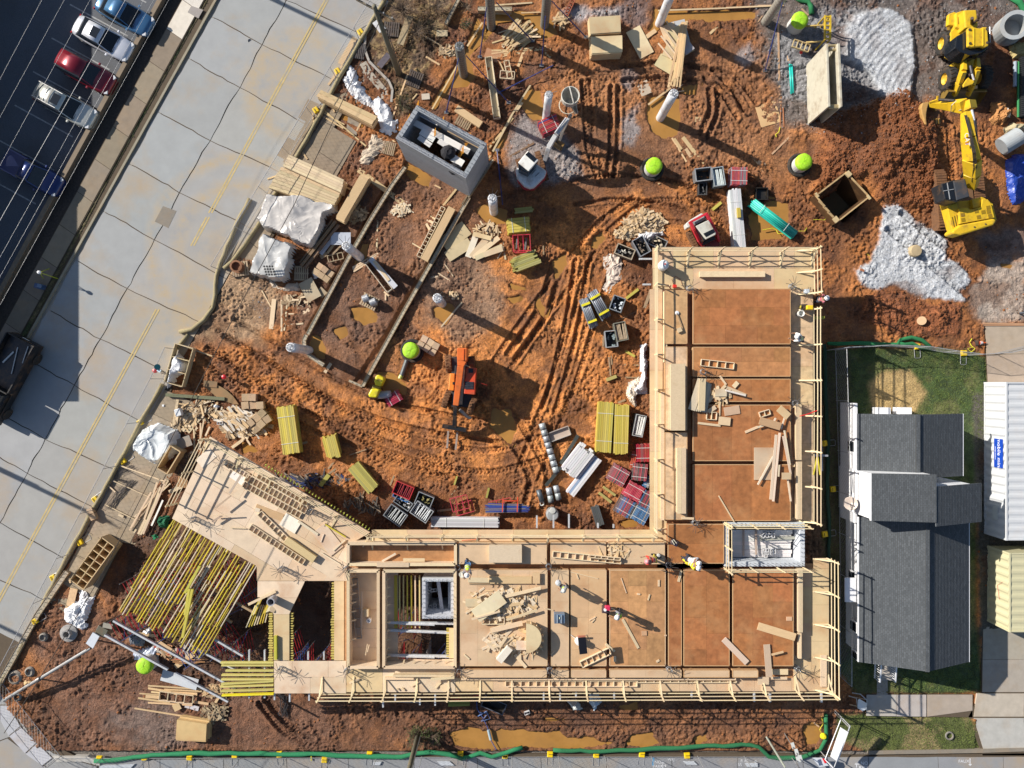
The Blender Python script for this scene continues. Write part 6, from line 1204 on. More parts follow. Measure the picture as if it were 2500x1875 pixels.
O(1,2);pack('plank_bundle','long flat bundle of grey white planks along the deck edge','planks',1503,1245,2048,1250,76,7,.6,GW,wood,4,sub='plank');O(2,1);pack('plank_bundle','tall white plank bundle beside the compact loader','planks',1972,38,2015,512,94,7,.7,GW,wood,4,sub='plank');O(2,2);pack('plank_bundle','wide white plank bundle behind the banded duct','planks',772,652,628,836,150,8,.7,((.7,.71,.72),(.62,.63,.64)),wood,4,0,sub='plank',jig=.2);pack('plank_bundle','narrow white and blue plank bundle beside the wide one','planks',862,725,636,1018,78,4,.5,((.66,.67,.7),(.7,.71,.73),(.25,.33,.5)),wood,3,0,sub='plank');pack('plank_bundle','dark plank bundle near the inner deck corner','planks',838,1122,885,1275,66,5,.5,((.07,.08,.085),),wood,3,0,sub='plank')
OO(1660,480,7.373);pack('pipe_bundle','bundle of teal plastic pipes across the orange puddle','pipes',1310,90,2085,680,170,5,.55,((.03,.50,.40),(.08,.58,.47),(.02,.42,.34)),plastic,2,2,sub='pipe',rnd=True)
O(3,0);pack('pipe_bundle','two short teal pipes beside the trench shield','pipes',272,518,284,752,32,2,.2,((.02,.50,.43),),plastic,1,0,sub='pipe',rnd=True)
SP=((.22,.25,.29),(.30,.33,.37),(.18,.2,.24));O(2,1)
for l in((745,925,835,1155,72,'left bundle of galvanised props with yellow bands in the mud yard'),(815,868,935,1080,88,'right bundle of galvanised props with yellow bands in the mud yard')):
 t=pack('prop_bundle',l[5],'props',*l[:5],6,.6,SP,steel,3,1,sub='prop',rnd=True);A,B=Q(l[0],l[1],.64),Q(l[2],l[3],.64);d=(B-A).normalized();nn=Vector((-d.y,d.x,0));w=l[4]*_o[2]*S
 for f in(.2,.8):part(t,'yellow_band',MB().bar(A.lerp(B,f)-nn*w/2+Vector((0,0,.02)),A.lerp(B,f)+nn*w/2+Vector((0,0,.02)),.16,.02),paint,(.75,.68,.03))
def frames(label,x,y,w,d,h,rz,n,cols,z0=.03,name='frame_bundle'):
 """upright scaffold frames stacked on edge"""
 p=Q(x,y,h);t=thing(name,label,'scaffold frames',(p.x,p.y,z0),rz=rz)
 for i in range(n):
  xx=-w/2+w*(i+.5)/n;b=MB();j=random.uniform(-.03,.03);b.bar((xx,-d/2+j,h-.03),(xx,d/2+j,h-.03),w/n*.62,.05).bar((xx,-d/2+j,.08),(xx,d/2+j,.08),.04,.04);[b.bar((xx,s_*d/2*.97+j,0),(xx,s_*d/2*.97+j,h-.06),.045,.045)for s_ in(-1,1)];b.bar((xx,-d/2+j,h*.5),(xx,d/2+j,h*.5),.03,.03)
  part(t,'frame',b,paint,vary(random.choice(cols)),glob=False)
 for s_ in(-.28,.3):part(t,'strap',MB().bar((-w/2,s_*d,h+.01),(w/2,s_*d,h+.01),.03,.012),plastic,(.7,.7,.68),glob=False)
 return t
RC=((.52,.04,.05),(.6,.10,.09),(.42,.03,.06),(.3,.1,.1));PK=((.50,.12,.14),(.42,.09,.13),(.3,.15,.16),(.14,.12,.12));BL=((.07,.2,.42),(.14,.28,.5),(.4,.42,.45));MX=PK+BL
O(2,2);frames('bright red frame bundle under the deck rail beside the yellow beams',1238,685,1.1,1.2,.8,0.02,11,RC);frames('dark pink frame bundle with white straps, upper left of the cluster',1030,865,1.25,1.2,.8,-.5,13,PK);frames('pink and black frame bundle just right of it, by the deck',1200,840,1.05,1.15,.8,-.12,11,PK);frames('red frame bundle in the centre of the cluster',1155,998,1.25,1.1,.8,-.5,13,((.6,.1,.14),(.5,.06,.1)));frames('pink frame bundle half under the deck edge',1255,1060,.9,1.2,.8,-.45,10,MX);frames('pink and blue frame bundle at the bottom of the cluster',1085,1122,1.15,1.2,.8,-.5,13,MX);frames('blue frame bundle nearest the inner deck corner',1208,1182,1.1,1.1,.8,-.5,12,BL);frames('blue frame bundle end peeking out at the deck edge',1262,915,.4,.8,.6,-.3,5,BL);frames('pair of red frames leaning above the pink bundles',1150,740,.35,1.2,.5,-.15,3,((.5,.1,.06),))
O(2,0);frames('red and blue frame bundle beside the mini excavator arm',470,1005,1.0,1.35,.9,2.0+.0,9,RC+((.08,.06,.2),));frames('red frame bundle with white strap at the top right of the yard',2005,1425,1.15,1.2,.8,-.03,12,((.6,.1,.1),(.45,.1,.13),(.3,.25,.28)))
O(1,2);frames('crimson frame bundle beside the yellow roller',1195,240,.8,1.1,.45,-1.05,7,((.5,.04,.09),(.4,.03,.07)))
O(2,1);t=thing('frame_rack','open red frame rack between two yellow beam bundles','rack',Q(245,475,.7)*Vector((1,1,0))if False else(Q(245,475,.7).x,Q(245,475,.7).y,0),rz=.05);b=MB()
for z in(.1,.75):
 b.bar((-.62,-.55,z),(.62,-.55,z),.06,.06).bar((-.62,.55,z),(.62,.55,z),.06,.06);[b.bar((xx,-.5,z),(xx,.5,z),.05,.05)for xx in(-.6,-.25,.1,.58)]
[b.bar((sx_*.6,sy_*.55,0),(sx_*.6,sy_*.55,.75),.06,.06)for sx_ in(-1,1)for sy_ in(-1,1)];part(t,'frame',b,paint,(.55,.03,.06),glob=False,kind='stuff');part(t,'stored_tubes',MB().bar((-.4,-.3,.3),(-.3,.4,.35),.1,.1).bar((.2,-.4,.3),(.35,.4,.3),.12,.1),steel,(.2,.2,.2),glob=False,kind='stuff')
def crate(label,x,y,w,d,h,rz,col=(.30,.33,.36),fill=None,fcol=(.45,.48,.5),name='steel_crate',mat=None):
 p=Q(x,y,h);t=thing(name,label,'crate',(p.x,p.y,.02),rz=rz);mat=mat or steel
 for s_ in(-1,1):
  part(t,'side',MB().box((s_*w/2,0,h/2),(.03,d,h-.06)),mat,tuple(c_*.5 for c_ in col),glob=False);part(t,'end',MB().box((0,s_*d/2,h/2),(w-.04,.03,h-.06)),mat,tuple(c_*.5 for c_ in col),glob=False)
  part(t,'rim',MB().box((s_*w/2,0,h),(.06,d+.06,.05)),mat,col,glob=False);part(t,'rim',MB().box((0,s_*d/2,h),(w-.07,.06,.05)),mat,col,glob=False)
 part(t,'floor',MB().box((0,0,.08),(w-.06,d-.06,.04)),mat,(.03,.03,.03),glob=False);b=MB()
 for k in range({None:0,'tubes':9,'junk':16}[fill]):
  if fill=='tubes':xx=-w/2+w*(k+.7)/9.6;b.cyl((xx,-d*.45,h*.85),(xx+random.uniform(-.08,.08),d*.44,h*.88),.035,n=6)
  else:a=Vector((random.uniform(-.4,.4)*w,random.uniform(-.4,.4)*d,h*random.uniform(.5,.8)));b.bar(a,a+Vector((random.uniform(-.3,.3)*w*.6,random.uniform(-.3,.3)*d*.6,.05)),random.uniform(.04,.14),.05)
 if fill:part(t,'contents',b,steel if fill=='tubes' else plastic,fcol,glob=False,kind='stuff')
 return t
O(1,2);crate('grey crate of tubes left of the lower four',1213,1188,1.35,.95,.8,-.62,fill='tubes');crate('grey crate of white tubes in front of the lower four',1425,1160,1.3,.95,.9,-.6,(.4,.43,.46),'tubes',(.62,.66,.7));crate('dark crate at the right of the lower four',1445,1068,1.1,.85,.8,-.4,fill='junk',fcol=(.25,.22,.08));crate('grey crate of mixed fittings behind the lower four',1275,1085,1.2,.6,.5,-.6,fill='junk',fcol=(.5,.5,.5));crate('red crate standing on a blue one above the grey crates',1275,985,1.25,.85,.9,-.4,(.5,.03,.04),'tubes',(.25,.02,.03),mat=paint);crate('blue crate under the red one',1262,1030,1.1,.5,.45,-.4,(.03,.14,.4),'junk',(.1,.2,.4),mat=paint)
O(2,1);crate('black crate of silver fittings right of the prop bundles',1020,968,.82,.98,.6,-.35,(.3,.33,.35),'junk',(.5,.55,.6));crate('left black crate below the prop bundles',970,1252,.8,1.1,.6,.1,(.45,.48,.5),'junk',(.2,.25,.26));crate('right crate of sticks below the prop bundles',1048,1192,.78,1.25,.7,.2,(.3,.3,.24),'tubes',(.5,.4,.28));crate('wooden crate of rubbish above the tan plastic sheet',1080,545,1.25,.7,.6,-.38,(.4,.33,.24),'junk',(.5,.48,.42),name='timber_crate',mat=wood);crate('steel crate beside the top left deck corner',1215,500,.8,1.2,.8,.5,(.35,.37,.4),'junk',(.25,.2,.15));crate('clear edged crate of rubbish behind the steel crate',1345,470,1.2,.7,.4,-.45,(.4,.4,.38),'junk',(.5,.42,.3))
O(2,2);crate('narrow black crate of pipes beside the yellow beams',1197,462,.68,1.45,.7,-.2,(.5,.52,.52),'tubes',(.6,.6,.58));O(2,0);crate('black crate at the top right of the yard',1718,1412,1.1,.85,.8,.12,(.4,.42,.44));crate('silver crate of tubes between black crate and red frames',1840,1430,.75,1.25,.8,.15,(.4,.46,.48),'tubes',(.5,.56,.56));crate('black crate of hoses below the black crate',1710,1530,.55,.8,.5,0,(.1,.1,.1),'junk',(.1,.1,.1))
O(1,3);crate('grey open skip under the lower deck edge',2010,1150,1.6,.75,.5,-.4,(.14,.15,.18));O(2,0);crate('empty dark tray at the right of the upper yard',2190,1570,.8,.8,.3,0,(.02,.02,.02))
def pallet(label,x,y,rz,w=1.1,d=1.0,z=.02,col=(.36,.26,.16),n=7):
 p=Q(x,y,z+.13);t=thing('pallet',label,'pallet',(p.x,p.y,z),rz=rz)
 for i in range(n):board_ob('slat',Vector((p.x,p.y,z))*0+Vector((-w/2+w*(i+.5)/n,-d/2,.12)),Vector((-w/2+w*(i+.5)/n,d/2,.12)),w/n*.62,.02,wood,col,None).parent=t
 for s_ in(-.45,0,.45):part(t,'bearer',MB().bar((-w/2,s_*d,.06),(w/2,s_*d,.06),.09,.09),wood,col,glob=False)
 return t
O(1,0);pallet('dark pallet among the leaf litter at the top',1180,235,-.1,col=(.1,.08,.07));pallet('dark pallet right of the bare tree',1368,640,-.35,1.05,1.1,col=(.09,.07,.06));pallet('brown pallet beside the end of the plastic sheeting',1158,1200,-.25,.9,.9);pallet('pallet beside the plywood offcut near the grey shaft',1765,990,-.5,1.1,.7);pallet('broken dark pallet by the fence below the yellow foot',915,410,-.15,.9,1.1,col=(.08,.07,.07))
O(1,1);pallet('pale pallet beside the cartons near the covered blocks',450,720,-.03,1.0,1.0,col=(.5,.38,.24));pallet('pallet carrying two wire coils',1002,950,2.7,1.2,.9,col=(.45,.34,.22));pallet('pallet under the rusty barrel',-1,-1,0)if False else None;O(0,1);pallet('pallet carrying the rusty reel by the covered blocks',1945,685,.15,1.2,1.0,col=(.4,.3,.2))
O(0,2);pallet('orange brown pallet left of the pale deck tip',1480,910,-.15,.7,.9,col=(.5,.3,.15));pallet('pallet half hidden by debris above the pale deck',1880,510,-.2,.8,1.0,col=(.33,.24,.15));
def coil(x,y,z,r,label,col=(.42,.44,.47),name='wire_coil',ax=(1,-.4,0)):
 p=Q(x,y,z);b=MB();[b.ring(p+Vector(ax).normalized()*.06*k,ax,r,.035,18,6)for k in range(-3,4)];single(name,b,steel,label,'coil',col)
O(1,1);coil(972,925,.42,.24,'left galvanised wire coil on the pallet',ax=(1,.4,0));coil(1032,955,.42,.24,'right galvanised wire coil on the pallet',ax=(1,.4,0));O(0,1);p=Q(1915,665,.6);p.z=.15
single('cable_reel',MB().lathe(p,[(.42,0),(.42,.06),(.3,.07),(.3,.5),(.42,.51),(.42,.57),(.3,.58),(.28,.35),(.01,.34)],20),wood,'rusty brown reel standing on a pallet near the kerb','reel',(.25,.11,.05))
def cartons(label,x,y,rz,n=5,col=(.42,.30,.19),s_=.5,h=.4):
 p=Q(x,y,h);t=thing('carton_stack',label,'cartons',(p.x,p.y,.03),rz=rz);k=0
 for i in range(3):
  for j in range(2):
   if k>=n:break
   hh=h*random.uniform(.7,1.2);part(t,'carton',MB().box(((i-1)*s_*1.05,(j-.5)*s_*1.1,hh/2),(s_,s_,hh),rz=random.uniform(-.12,.12)),cloth,vary(col),glob=False);k+=1
 return t
O(1,1);cartons('stack of brown cartons beside the telehandler',1478,1305,-.55,6,(.5,.37,.25),.45);cartons('stack of brown cartons beside the pale pallet',625,715,-.6,6,(.45,.32,.2),.42);O(0,2);cartons('brown cartons above the debris heap',2045,265,0,5);cartons('brown cartons on the debris left of the yellow beams',2095,425,.7,6,(.4,.29,.18));cartons('torn brown carton by the kerb',782,1160,.4,2,(.5,.36,.22),.4)
# ------------------------------------------------------------------ stacks of sheets and lumber
def stack(name,label,pts,z0,h,n,col=PINE,cat='lumber stack',along=True,mat=None,sub='board',jig=.03,lays=4):
 """stack whose top outline is pts (4 corners, crop units) at height z0+h"""
 P=[Q(*p,z0+h)for p in pts];c=sum(P,Vector())/4;t=thing(name,label,cat,(c.x,c.y,z0));mat=mat or wood;b=MB()
 for l in range(lays):
  f=random.uniform(.975,1.0);o_=Vector((random.uniform(-jig,jig),random.uniform(-jig,jig),0));b.prism([c+(p-c)*f+o_ for p in P],z0+(h-.04)*l/lays,z0+(h-.04)*(l+1)/lays-.008)
 part(t,'lower_layers',b,mat,col,kind='stuff')
 for i in range(n):
  if along:a0,a1,b0,b1=P[0].lerp(P[3],(i+.04)/n),P[0].lerp(P[3],(i+.96)/n),P[1].lerp(P[2],(i+.04)/n),P[1].lerp(P[2],(i+.96)/n)
  else:a0,a1,b0,b1=P[0].lerp(P[1],(i+.04)/n),P[0].lerp(P[1],(i+.96)/n),P[3].lerp(P[2],(i+.04)/n),P[3].lerp(P[2],(i+.96)/n)
  d=(b0-a0).normalized()*random.uniform(-jig,jig);part(t,sub,MB().prism([a0+d,b0+d,b1+d,a1+d],z0+h-.04,z0+h+random.uniform(-.006,.01)),mat,vary(col))
 return t
O(2,0);stack('plywood_stack','upper one of two plywood stacks at the top of the yard',[(788,135),(1042,120),(1047,262),(800,280)],0,1.0,1,(.62,.50,.30),'plywood stack',sub='plywood_sheet',lays=9,mat=ply);stack('plywood_stack','lower one of two plywood stacks with a shadow across it',[(803,292),(1056,280),(1058,425),(810,437)],0,1.0,1,(.62,.50,.30),'plywood stack',sub='plywood_sheet',lays=9,mat=ply)
O(1,0);stack('glulam_stack','long pale beam stack across the pavement below the plastic sheeting',[(605,725),(1062,940),(1020,1012),(572,780)],0,1.1,2,PINE,lays=5);stack('lumber_stack','broad stack of pine boards beside the kerb',[(350,1250),(795,1455),(770,1560),(300,1345)],0,1.2,5,PALE,lays=5);stack('lumber_stack','lower tier of pine boards half under the white sheeting',[(290,1350),(765,1565),(700,1690),(180,1520)],0,.9,7,(.58,.45,.27),lays=4);O(1,1);stack('glulam_stack','pale squared beam right of the covered lumber',[(935,-90),(1005,-60),(790,310),(725,275)],0,.9,1,PINE,lays=3)
for i,l in enumerate(((730,300,450,665,22),(755,330,480,680,20),(705,290,440,640,14))):loose(*l,z=.5-.1*i,t=.25,color=(.22,.14,.08),surf='dark ground')
loose(600,560,700,430,50,z=.2,color=(.42,.46,.5),kind='sheet',surf='dark ground');loose(770,390,770,490,160,z=.35,color=(.42,.46,.52),kind='sheet',surf='dark ground');loose(480,780,560,930,120,z=.35,color=(.42,.33,.22),kind='sheet',surf='pavement');loose(590,850,640,900,60,z=.2,color=(.36,.28,.18),kind='sheet',surf='pavement');loose(620,560,640,590,60,z=.15,color=OLD);loose(660,560,720,480,20,z=.3,color=OLD);loose(700,570,770,500,14,z=.3,color=OLD)
ladder(665,605,785,575,52,3,.1,'small weathered tray form near the left strip wall',col=(.4,.31,.2))
O(1,3);O(0,3);stack('plywood_stack','plywood stack alone at the bottom left of the plot',[(1440,1262),(1680,1300),(1672,1448),(1428,1435)],0,.8,1,(.60,.42,.20),'plywood stack',sub='plywood_sheet',lays=7,mat=ply,jig=.08)
# plastic sheeting: crumpled skins over what they cover
def drape(name,label,pts,zt,col=(.70,.71,.74),mat=None,wr=.10,edge=.35,sc=3.0,cat='plastic sheet',step=.075,z0=.04,seed=0):
 P=[Q(*p,zt*.7)for p in pts];xs_=[p.x for p in P];ys_=[p.y for p in P];X_=np.arange(min(xs_)-.3,max(xs_)+.3,step);Y_=np.arange(min(ys_)-.3,max(ys_)+.3,step);A,B=np.meshgrid(X_,Y_,indexing='ij')
 d=sdf(A,B,[(p.x,p.y)for p in P])+(fbm(A+100,B+100,1.4,3,seed)-.5)*.35;t=sstep(0,edge,-d);wp=fbm(A,B,1.1,2,seed+7)*1.6;r1=fbm(A*.9+B*.5+wp+50,(B*.9-A*.5)*.35+70,sc*.8,2,seed+3,True)**2;r2=fbm(A*.35-B*.25+50,B*.8+A*.6+wp+70,sc*1.6,2,seed+9,True)**2
 Zz=z0+t*(zt-z0)*(.85+.3*(fbm(A+9,B+9,.8,2,seed)-.5))+(r1-.5)*wr*1.6+(r2-.5)*wr*.9;idx=-np.ones(A.shape,int);vs=[];inside=d<0
 for i in range(len(X_)):
  for j in range(len(Y_)):
   if inside[i,j]:idx[i,j]=len(vs);vs.append((A[i,j],B[i,j],max(Zz[i,j],.02)))
 fs=[(idx[i,j],idx[i+1,j],idx[i+1,j+1],idx[i,j+1])for i in range(len(X_)-1)for j in range(len(Y_)-1)if min(idx[i,j],idx[i+1,j],idx[i+1,j+1],idx[i,j+1])>=0]
 if len(fs)<3:return None
 b=MB();b.add(vs,fs);o=single(name,b,mat or poly,label,cat,col,smooth=False);s_=o.modifiers.new('thickness','SOLIDIFY');s_.thickness=.012;return o
PL=(.66,.68,.72)
O(1,0);drape('plastic_sheet','long crumpled clear plastic sheet over the old garden path',[(820,515),(860,505),(905,570),(950,690),(1020,800),(1070,735),(1110,800),(1185,870),(1190,960),(1225,970),(1220,1060),(1160,1120),(1080,1060),(1070,940),(990,870),(880,800),(790,700),(775,640),(800,590)],.35,wr=.16,sc=2.4,seed=1);drape('plastic_sheet','tan torn sheeting among offcuts below the long plastic sheet',[(1010,1060),(1160,1120),(1190,1180),(1060,1270),(1000,1340),(920,1330),(900,1300),(980,1170)],.2,(.52,.43,.33),wr=.12,sc=3,seed=2,mat=cloth)
O(1,1);drape('plastic_sheet','shiny white sheeting over the big lumber stack',[(170,65),(240,80),(440,75),(560,125),(720,145),(755,215),(640,240),(640,320),(600,400),(520,530),(400,470),(330,430),(130,350),(65,280)],1.3,(.56,.53,.50),wr=.045,sc=1.3,seed=3,edge=.2);drape('plastic_sheet','grey white sheeting tied over the square stack by the kerb',[(130,375),(400,490),(330,760),(270,790),(20,720)],1.5,(.50,.50,.49),wr=.03,sc=1.0,seed=4,edge=.15);b=MB()
for i in range(4):
 for j in range(4):b.box(Q(150+22*i+6*j,665+22*j,1.62),(.12,.12,.03),rz=-.4)
single('block_holes',b,plastic,'dark hollow blocks showing on top of the square covered stack','blocks',(.02,.02,.02),kind='stuff');drape('plastic_sheet','tan cloth bag slumped below the square covered stack',[(150,710),(190,730),(260,830),(330,800),(410,790),(440,850),(300,870),(200,830)],.3,(.55,.45,.35),mat=cloth,seed=5);drape('plastic_sheet','small white sheet on the cartons beside the pale pallet',[(515,710),(600,700),(590,760),(540,770)],.5,seed=6)
O(0,1);drape('plastic_sheet','white sheeting bunched over a timber crate by the driveway mouth',[(1370,1400),(1420,1360),(1500,1440),(1490,1530),(1420,1560),(1400,1620),(1320,1655),(1325,1560)],.9,(.74,.75,.78),wr=.14,sc=2,seed=7);O(0,2);drape('plastic_sheet','white sheeting stretched over the form boxes beside the street',[(1110,500),(1250,435),(1400,500),(1435,600),(1420,660),(1300,790),(1180,770),(1020,670),(1040,600)],1.2,(.68,.72,.74),wr=.10,sc=1.1,seed=8,edge=.45)
for i,l in enumerate(((1220,500,1330,570,40),(1110,555,1150,690,30),(1210,720,1260,620,34),(1060,560,1130,660,36))):pass
O(2,1);drape('plastic_sheet','tan stained plastic sheet beside the props, left of the deck',[(960,550),(1060,600),(1060,760),(1010,800),(950,900),(870,850),(930,780),(905,690),(910,590)],.15,(.60,.50,.42),wr=.12,sc=3.2,seed=9,mat=cloth);drape('plastic_sheet','white sheeting hanging at the left edge of the upper wing',[(1210,1290),(1265,1290),(1275,1500),(1270,1700),(1120,1700),(1200,1560),(1200,1400)],.5,(.68,.68,.70),wr=.16,sc=3,seed=10);drape('plastic_sheet','clear sheet thrown over the rubbish crates near the deck corner',[(1200,380),(1400,350),(1430,420),(1340,430),(1250,480),(1180,450)],.6,(.6,.6,.62),wr=.15,seed=11)
O(2,2);drape('plastic_sheet','cream sheeting bunched beside the deck above the yellow beams',[(1110,110),(1265,0),(1265,150),(1190,220),(1190,310),(1150,310),(1090,240),(1085,180)],.4,(.62,.54,.44),wr=.16,sc=3,seed=12)
O(0,3);drape('cloth_sheet','bright white cloth crumpled beside the egg crate form',[(560,330),(620,300),(640,225),(680,230),(720,270),(780,250),(740,380),(700,480),(722,520),(650,550),(500,480),(490,370)],.35,(.78,.79,.81),wr=.15,sc=2.6,seed=13,mat=cloth,cat='cloth');drape('plastic_sheet','pale blue plastic sheet beside the lower left lime manhole',[(1060,740),(1170,680),(1290,680),(1305,760),(1180,790),(1080,790)],.25,(.40,.45,.56),seed=14);drape('plastic_sheet','grey plastic sheet bunched under the steel ledgers',[(1020,590),(1100,560),(1190,600),(1160,680),(1030,680)],.35,(.12,.14,.17),seed=15);drape('plastic_sheet','pale rag beside the grey plastic sheet',[(1120,560),(1200,540),(1230,600),(1160,620)],.4,(.6,.62,.65),seed=16)
O(2,3);drape('bulk_bag','left white bulk bag in the shade below the deck',[(612,1135),(700,1110),(745,1210),(655,1235)],.8,(.62,.64,.62),wr=.05,seed=17,mat=cloth,cat='bag');drape('bulk_bag','right blue white bulk bag in the shade below the deck',[(790,1080),(880,1070),(905,1150),(870,1180),(835,1225),(780,1160)],.8,(.50,.60,.68),wr=.1,seed=18,mat=cloth,cat='bag')
O(3,0);drape('tarp','bright blue tarp with white patches at the right edge',[(2020,1300),(2100,1240),(2300,1240),(2300,1600),(2080,1659),(2050,1560)],.5,(.02,.06,.36),wr=.08,seed=19,mat=plastic,cat='tarp');drape('tarp','tan blanket over pipes at the upper right edge',[(2060,360),(2120,330),(2240,320),(2240,480),(2090,460)],.6,(.45,.36,.16),wr=.2,seed=20,mat=cloth,cat='tarp');drape('tarp','torn rusty brown tarp near the right edge',[(1910,820),(2000,800),(2090,920),(2000,1000),(1910,1010)],.6,(.42,.2,.07),wr=.3,seed=21,mat=cloth,cat='tarp');drape('plastic_sheet','white scrap of sheet on the torn rusty tarp',[(1980,870),(2040,850),(2090,930),(2060,940)],.75,(.7,.68,.64),wr=.1,seed=22);drape('tarp','tan sandbags beside the right concrete pipe',[(1990,1040),(2080,980),(2230,980),(2230,1060),(2030,1080)],.5,(.42,.36,.22),wr=.2,seed=23,mat=cloth,cat='sandbags')
O(0,2);drape('tarp','dark green tarp heap left of the pale deck',[(1260,1200),(1340,1180),(1385,1220),(1350,1290),(1260,1300)],.4,(.01,.11,.05),wr=.2,seed=24,mat=cloth,cat='tarp');drape('tarp','small green tarp below the dark green heap',[(1210,1350),(1270,1330),(1280,1375),(1230,1390)],.3,(.015,.2,.08),wr=.15,seed=25,mat=cloth,cat='tarp')
# concrete strip walls with form boards
def strip_wall(label,pts,w=.2,h=.32,z0=-.2,org=True):
 P=[Q(*p,h)for p in pts];t=thing('strip_wall',label,'wall',(P[0].x,P[0].y,0))
 for p,q_ in zip(P[:-1],P[1:]):
  L=(q_-p).length;n=max(1,round(L/2.4));d=(q_-p)/n;nn=Vector((-d.y,d.x,0)).normalized()
  for k in range(n):
   a,c=p+d*k,p+d*(k+1);lo=Vector((0,0,-(h-z0)/2));part(t,'wall_segment',MB().bar(a+lo,c+lo-d*.005,w,h-z0),conc,vary((.42,.37,.28),.08));b=MB()
   for s_ in(-1,1):b.bar(a+nn*s_*(w/2+.02)+Vector((0,0,-.1)),c+nn*s_*(w/2+.02)+Vector((0,0,-.1)),.03,.26)
   part(t,'form_board',b,wood,OLD)
  b=MB();k=0.15
  while k<L:b.cyl(p+(q_-p)*(k/L)+nn*random.uniform(-.04,.04),p+(q_-p)*(k/L)+nn*random.uniform(-.05,.05)+Vector((0,0,random.uniform(.03,.3))),.018,n=4);k+=.3
  part(t,'dowels',b,rebarm,kind='stuff')
O(1,1);strip_wall('left concrete strip wall running from the grey shaft down to its white column',[(1290,-140),(1180,10),(1000,300),(850,560),(500,1215)]);strip_wall('middle concrete strip wall ending at the yellow roller',[(1808,105),(1440,745),(1290,1010),(945,1635)]);strip_wall('grey curved strip wall under the lower white column',[(490,1220),(470,1265),(475,1330),(520,1390),(630,1465)],.22)
strip_wall('short concrete wall stub right of the roller',[(945,1638),(835,1590)],.1,.2);O(2,0);strip_wall('concrete strip wall beside the mini excavator',[(10,1290),(-60,1400),(-235,1659)],.14);O(1,0);strip_wall('grey concrete wall at the very top edge',[(1880,70),(2157,72)],.25,.4);strip_wall('grey concrete kerb wall left of the top columns',[(1730,-20),(1620,190)],.18,.3)
O(0,3);strip_wall('grey concrete wall lying by the corner fence',[(540,70),(300,420),(0,960)],.3,.25)
# ------------------------------------------------------------------ scrap heaps
def scrap(name,label,cx_,cy_,rx,ry,n,z,lmin=.2,lmax=.9,cols=(PINE,PALE,OLD),h=.25,rz=None,wmax=.14,cat='scrap wood',mat=None):
 groups={}
 for k in range(n):
  a=random.uniform(0,6.283);q_=random.random()**.6;x=cx_+math.cos(a)*rx*q_;y=cy_+math.sin(a)*ry*q_;p=Q(x,y,z);L=random.uniform(lmin,lmax);t=(random.uniform(0,3.14)if rz is None else rz+random.gauss(0,.35));zz=z+h*(1-q_)*random.uniform(.2,1)+.02
  d=Vector((math.cos(t),math.sin(t),random.uniform(-.15,.15)))*L/2;c=random.randrange(len(cols));groups.setdefault(c,MB()).bar(Vector((p.x,p.y,zz))-d,Vector((p.x,p.y,zz))+d,random.uniform(.05,wmax)*(1.8 if random.random()<.15 else 1),random.uniform(.02,.05))
 p=Q(cx_,cy_,z);t=thing(name,label,cat,(p.x,p.y,z))
 for c,b in groups.items():part(t,'scraps',b,mat or wood,cols[c],kind='stuff')
O(2,1);scrap('scrap_heap','big heap of pale wood offcuts between mini excavator and compact loader',1230,310,170,100,240,.05,.2,.8,h=.55);scrap('scrap_heap','offcuts piled on the left of the steel crates',1080,390,90,50,60,.05,.2,.6,h=.3)
O(1,0);scrap('scrap_heap','small heap of short offcuts beside the winding puddle',1630,415,75,50,60,.05,.1,.35);O(1,1);scrap('scrap_heap','bright heap of pale offcuts on the brown mud below the grey shaft',1265,210,80,45,40,.05,.25,.6,(0,0)and.2 or 0,(PALE,(.72,.62,.45)))if False else scrap('scrap_heap','bright heap of pale offcuts on the brown mud below the grey shaft',1265,210,80,45,40,.05,.25,.6,(PALE,(.72,.62,.45)),.15)
scrap('scrap_heap','dark brown heap of offcuts beside the covered lumber',890,240,100,70,110,.05,.1,.45,(OLD,(.3,.2,.1),PINE));scrap('scrap_heap','offcuts around the white scattered planks in the mid yard',1950,370,110,60,40,.05,.2,.6);scrap('scrap_heap','offcuts scattered below the covered stacks',430,950,120,60,26,.03,.2,.7,(PALE,OLD));scrap('scrap_heap','little pile of sticks above the short white column puddle',1690,895,40,25,14,.05,.2,.5)
O(0,2);scrap('scrap_heap','long heap of mixed boards above the pale deck',1960,440,190,110,170,.05,.3,1.4,(PALE,PINE,(.65,.6,.52),OLD),.5,rz=-.6,wmax=.2);scrap('scrap_heap','mixed offcuts between street and pale deck tip',1640,330,170,80,70,.05,.2,1.0,(PINE,OLD,(.6,.5,.36)),.3);scrap('scrap_heap','dark brushwood heap left of the pale deck tip',1500,780,70,90,120,.05,.3,.9,((.16,.1,.06),(.2,.13,.08),(.1,.07,.05)),.3,wmax=.06);scrap('scrap_heap','offcuts strewn right of the pale lumber by the street',1500,420,120,80,30,.05,.2,.9)
O(0,3);scrap('scrap_heap','pale offcut heap below the steel ledgers at lower left',1770,1040,130,70,90,.05,.1,.5,(PINE,OLD,(.5,.3,.15)),.2);scrap('scrap_heap','dark offcut heap beside the lone plywood stack',1740,1210,110,80,100,.05,.15,.7,(OLD,(.16,.12,.08),(.4,.32,.2)),.25);scrap('scrap_heap','debris under the yellow joists at lower left',1400,720,260,60,90,.03,.2,.8,((.5,.25,.12),(.3,.05,.04),(.45,.4,.35),OLD),.2)
O(2,0);scrap('scrap_heap','heap of boards under the blue prop at the top',210,300,110,90,60,.05,.8,1.9,(PINE,(.5,.38,.2),PALE),.4,rz=.45);scrap('scrap_heap','sticks and offcuts at the foot of the top right column',560,180,60,60,20,.05,.3,.8)
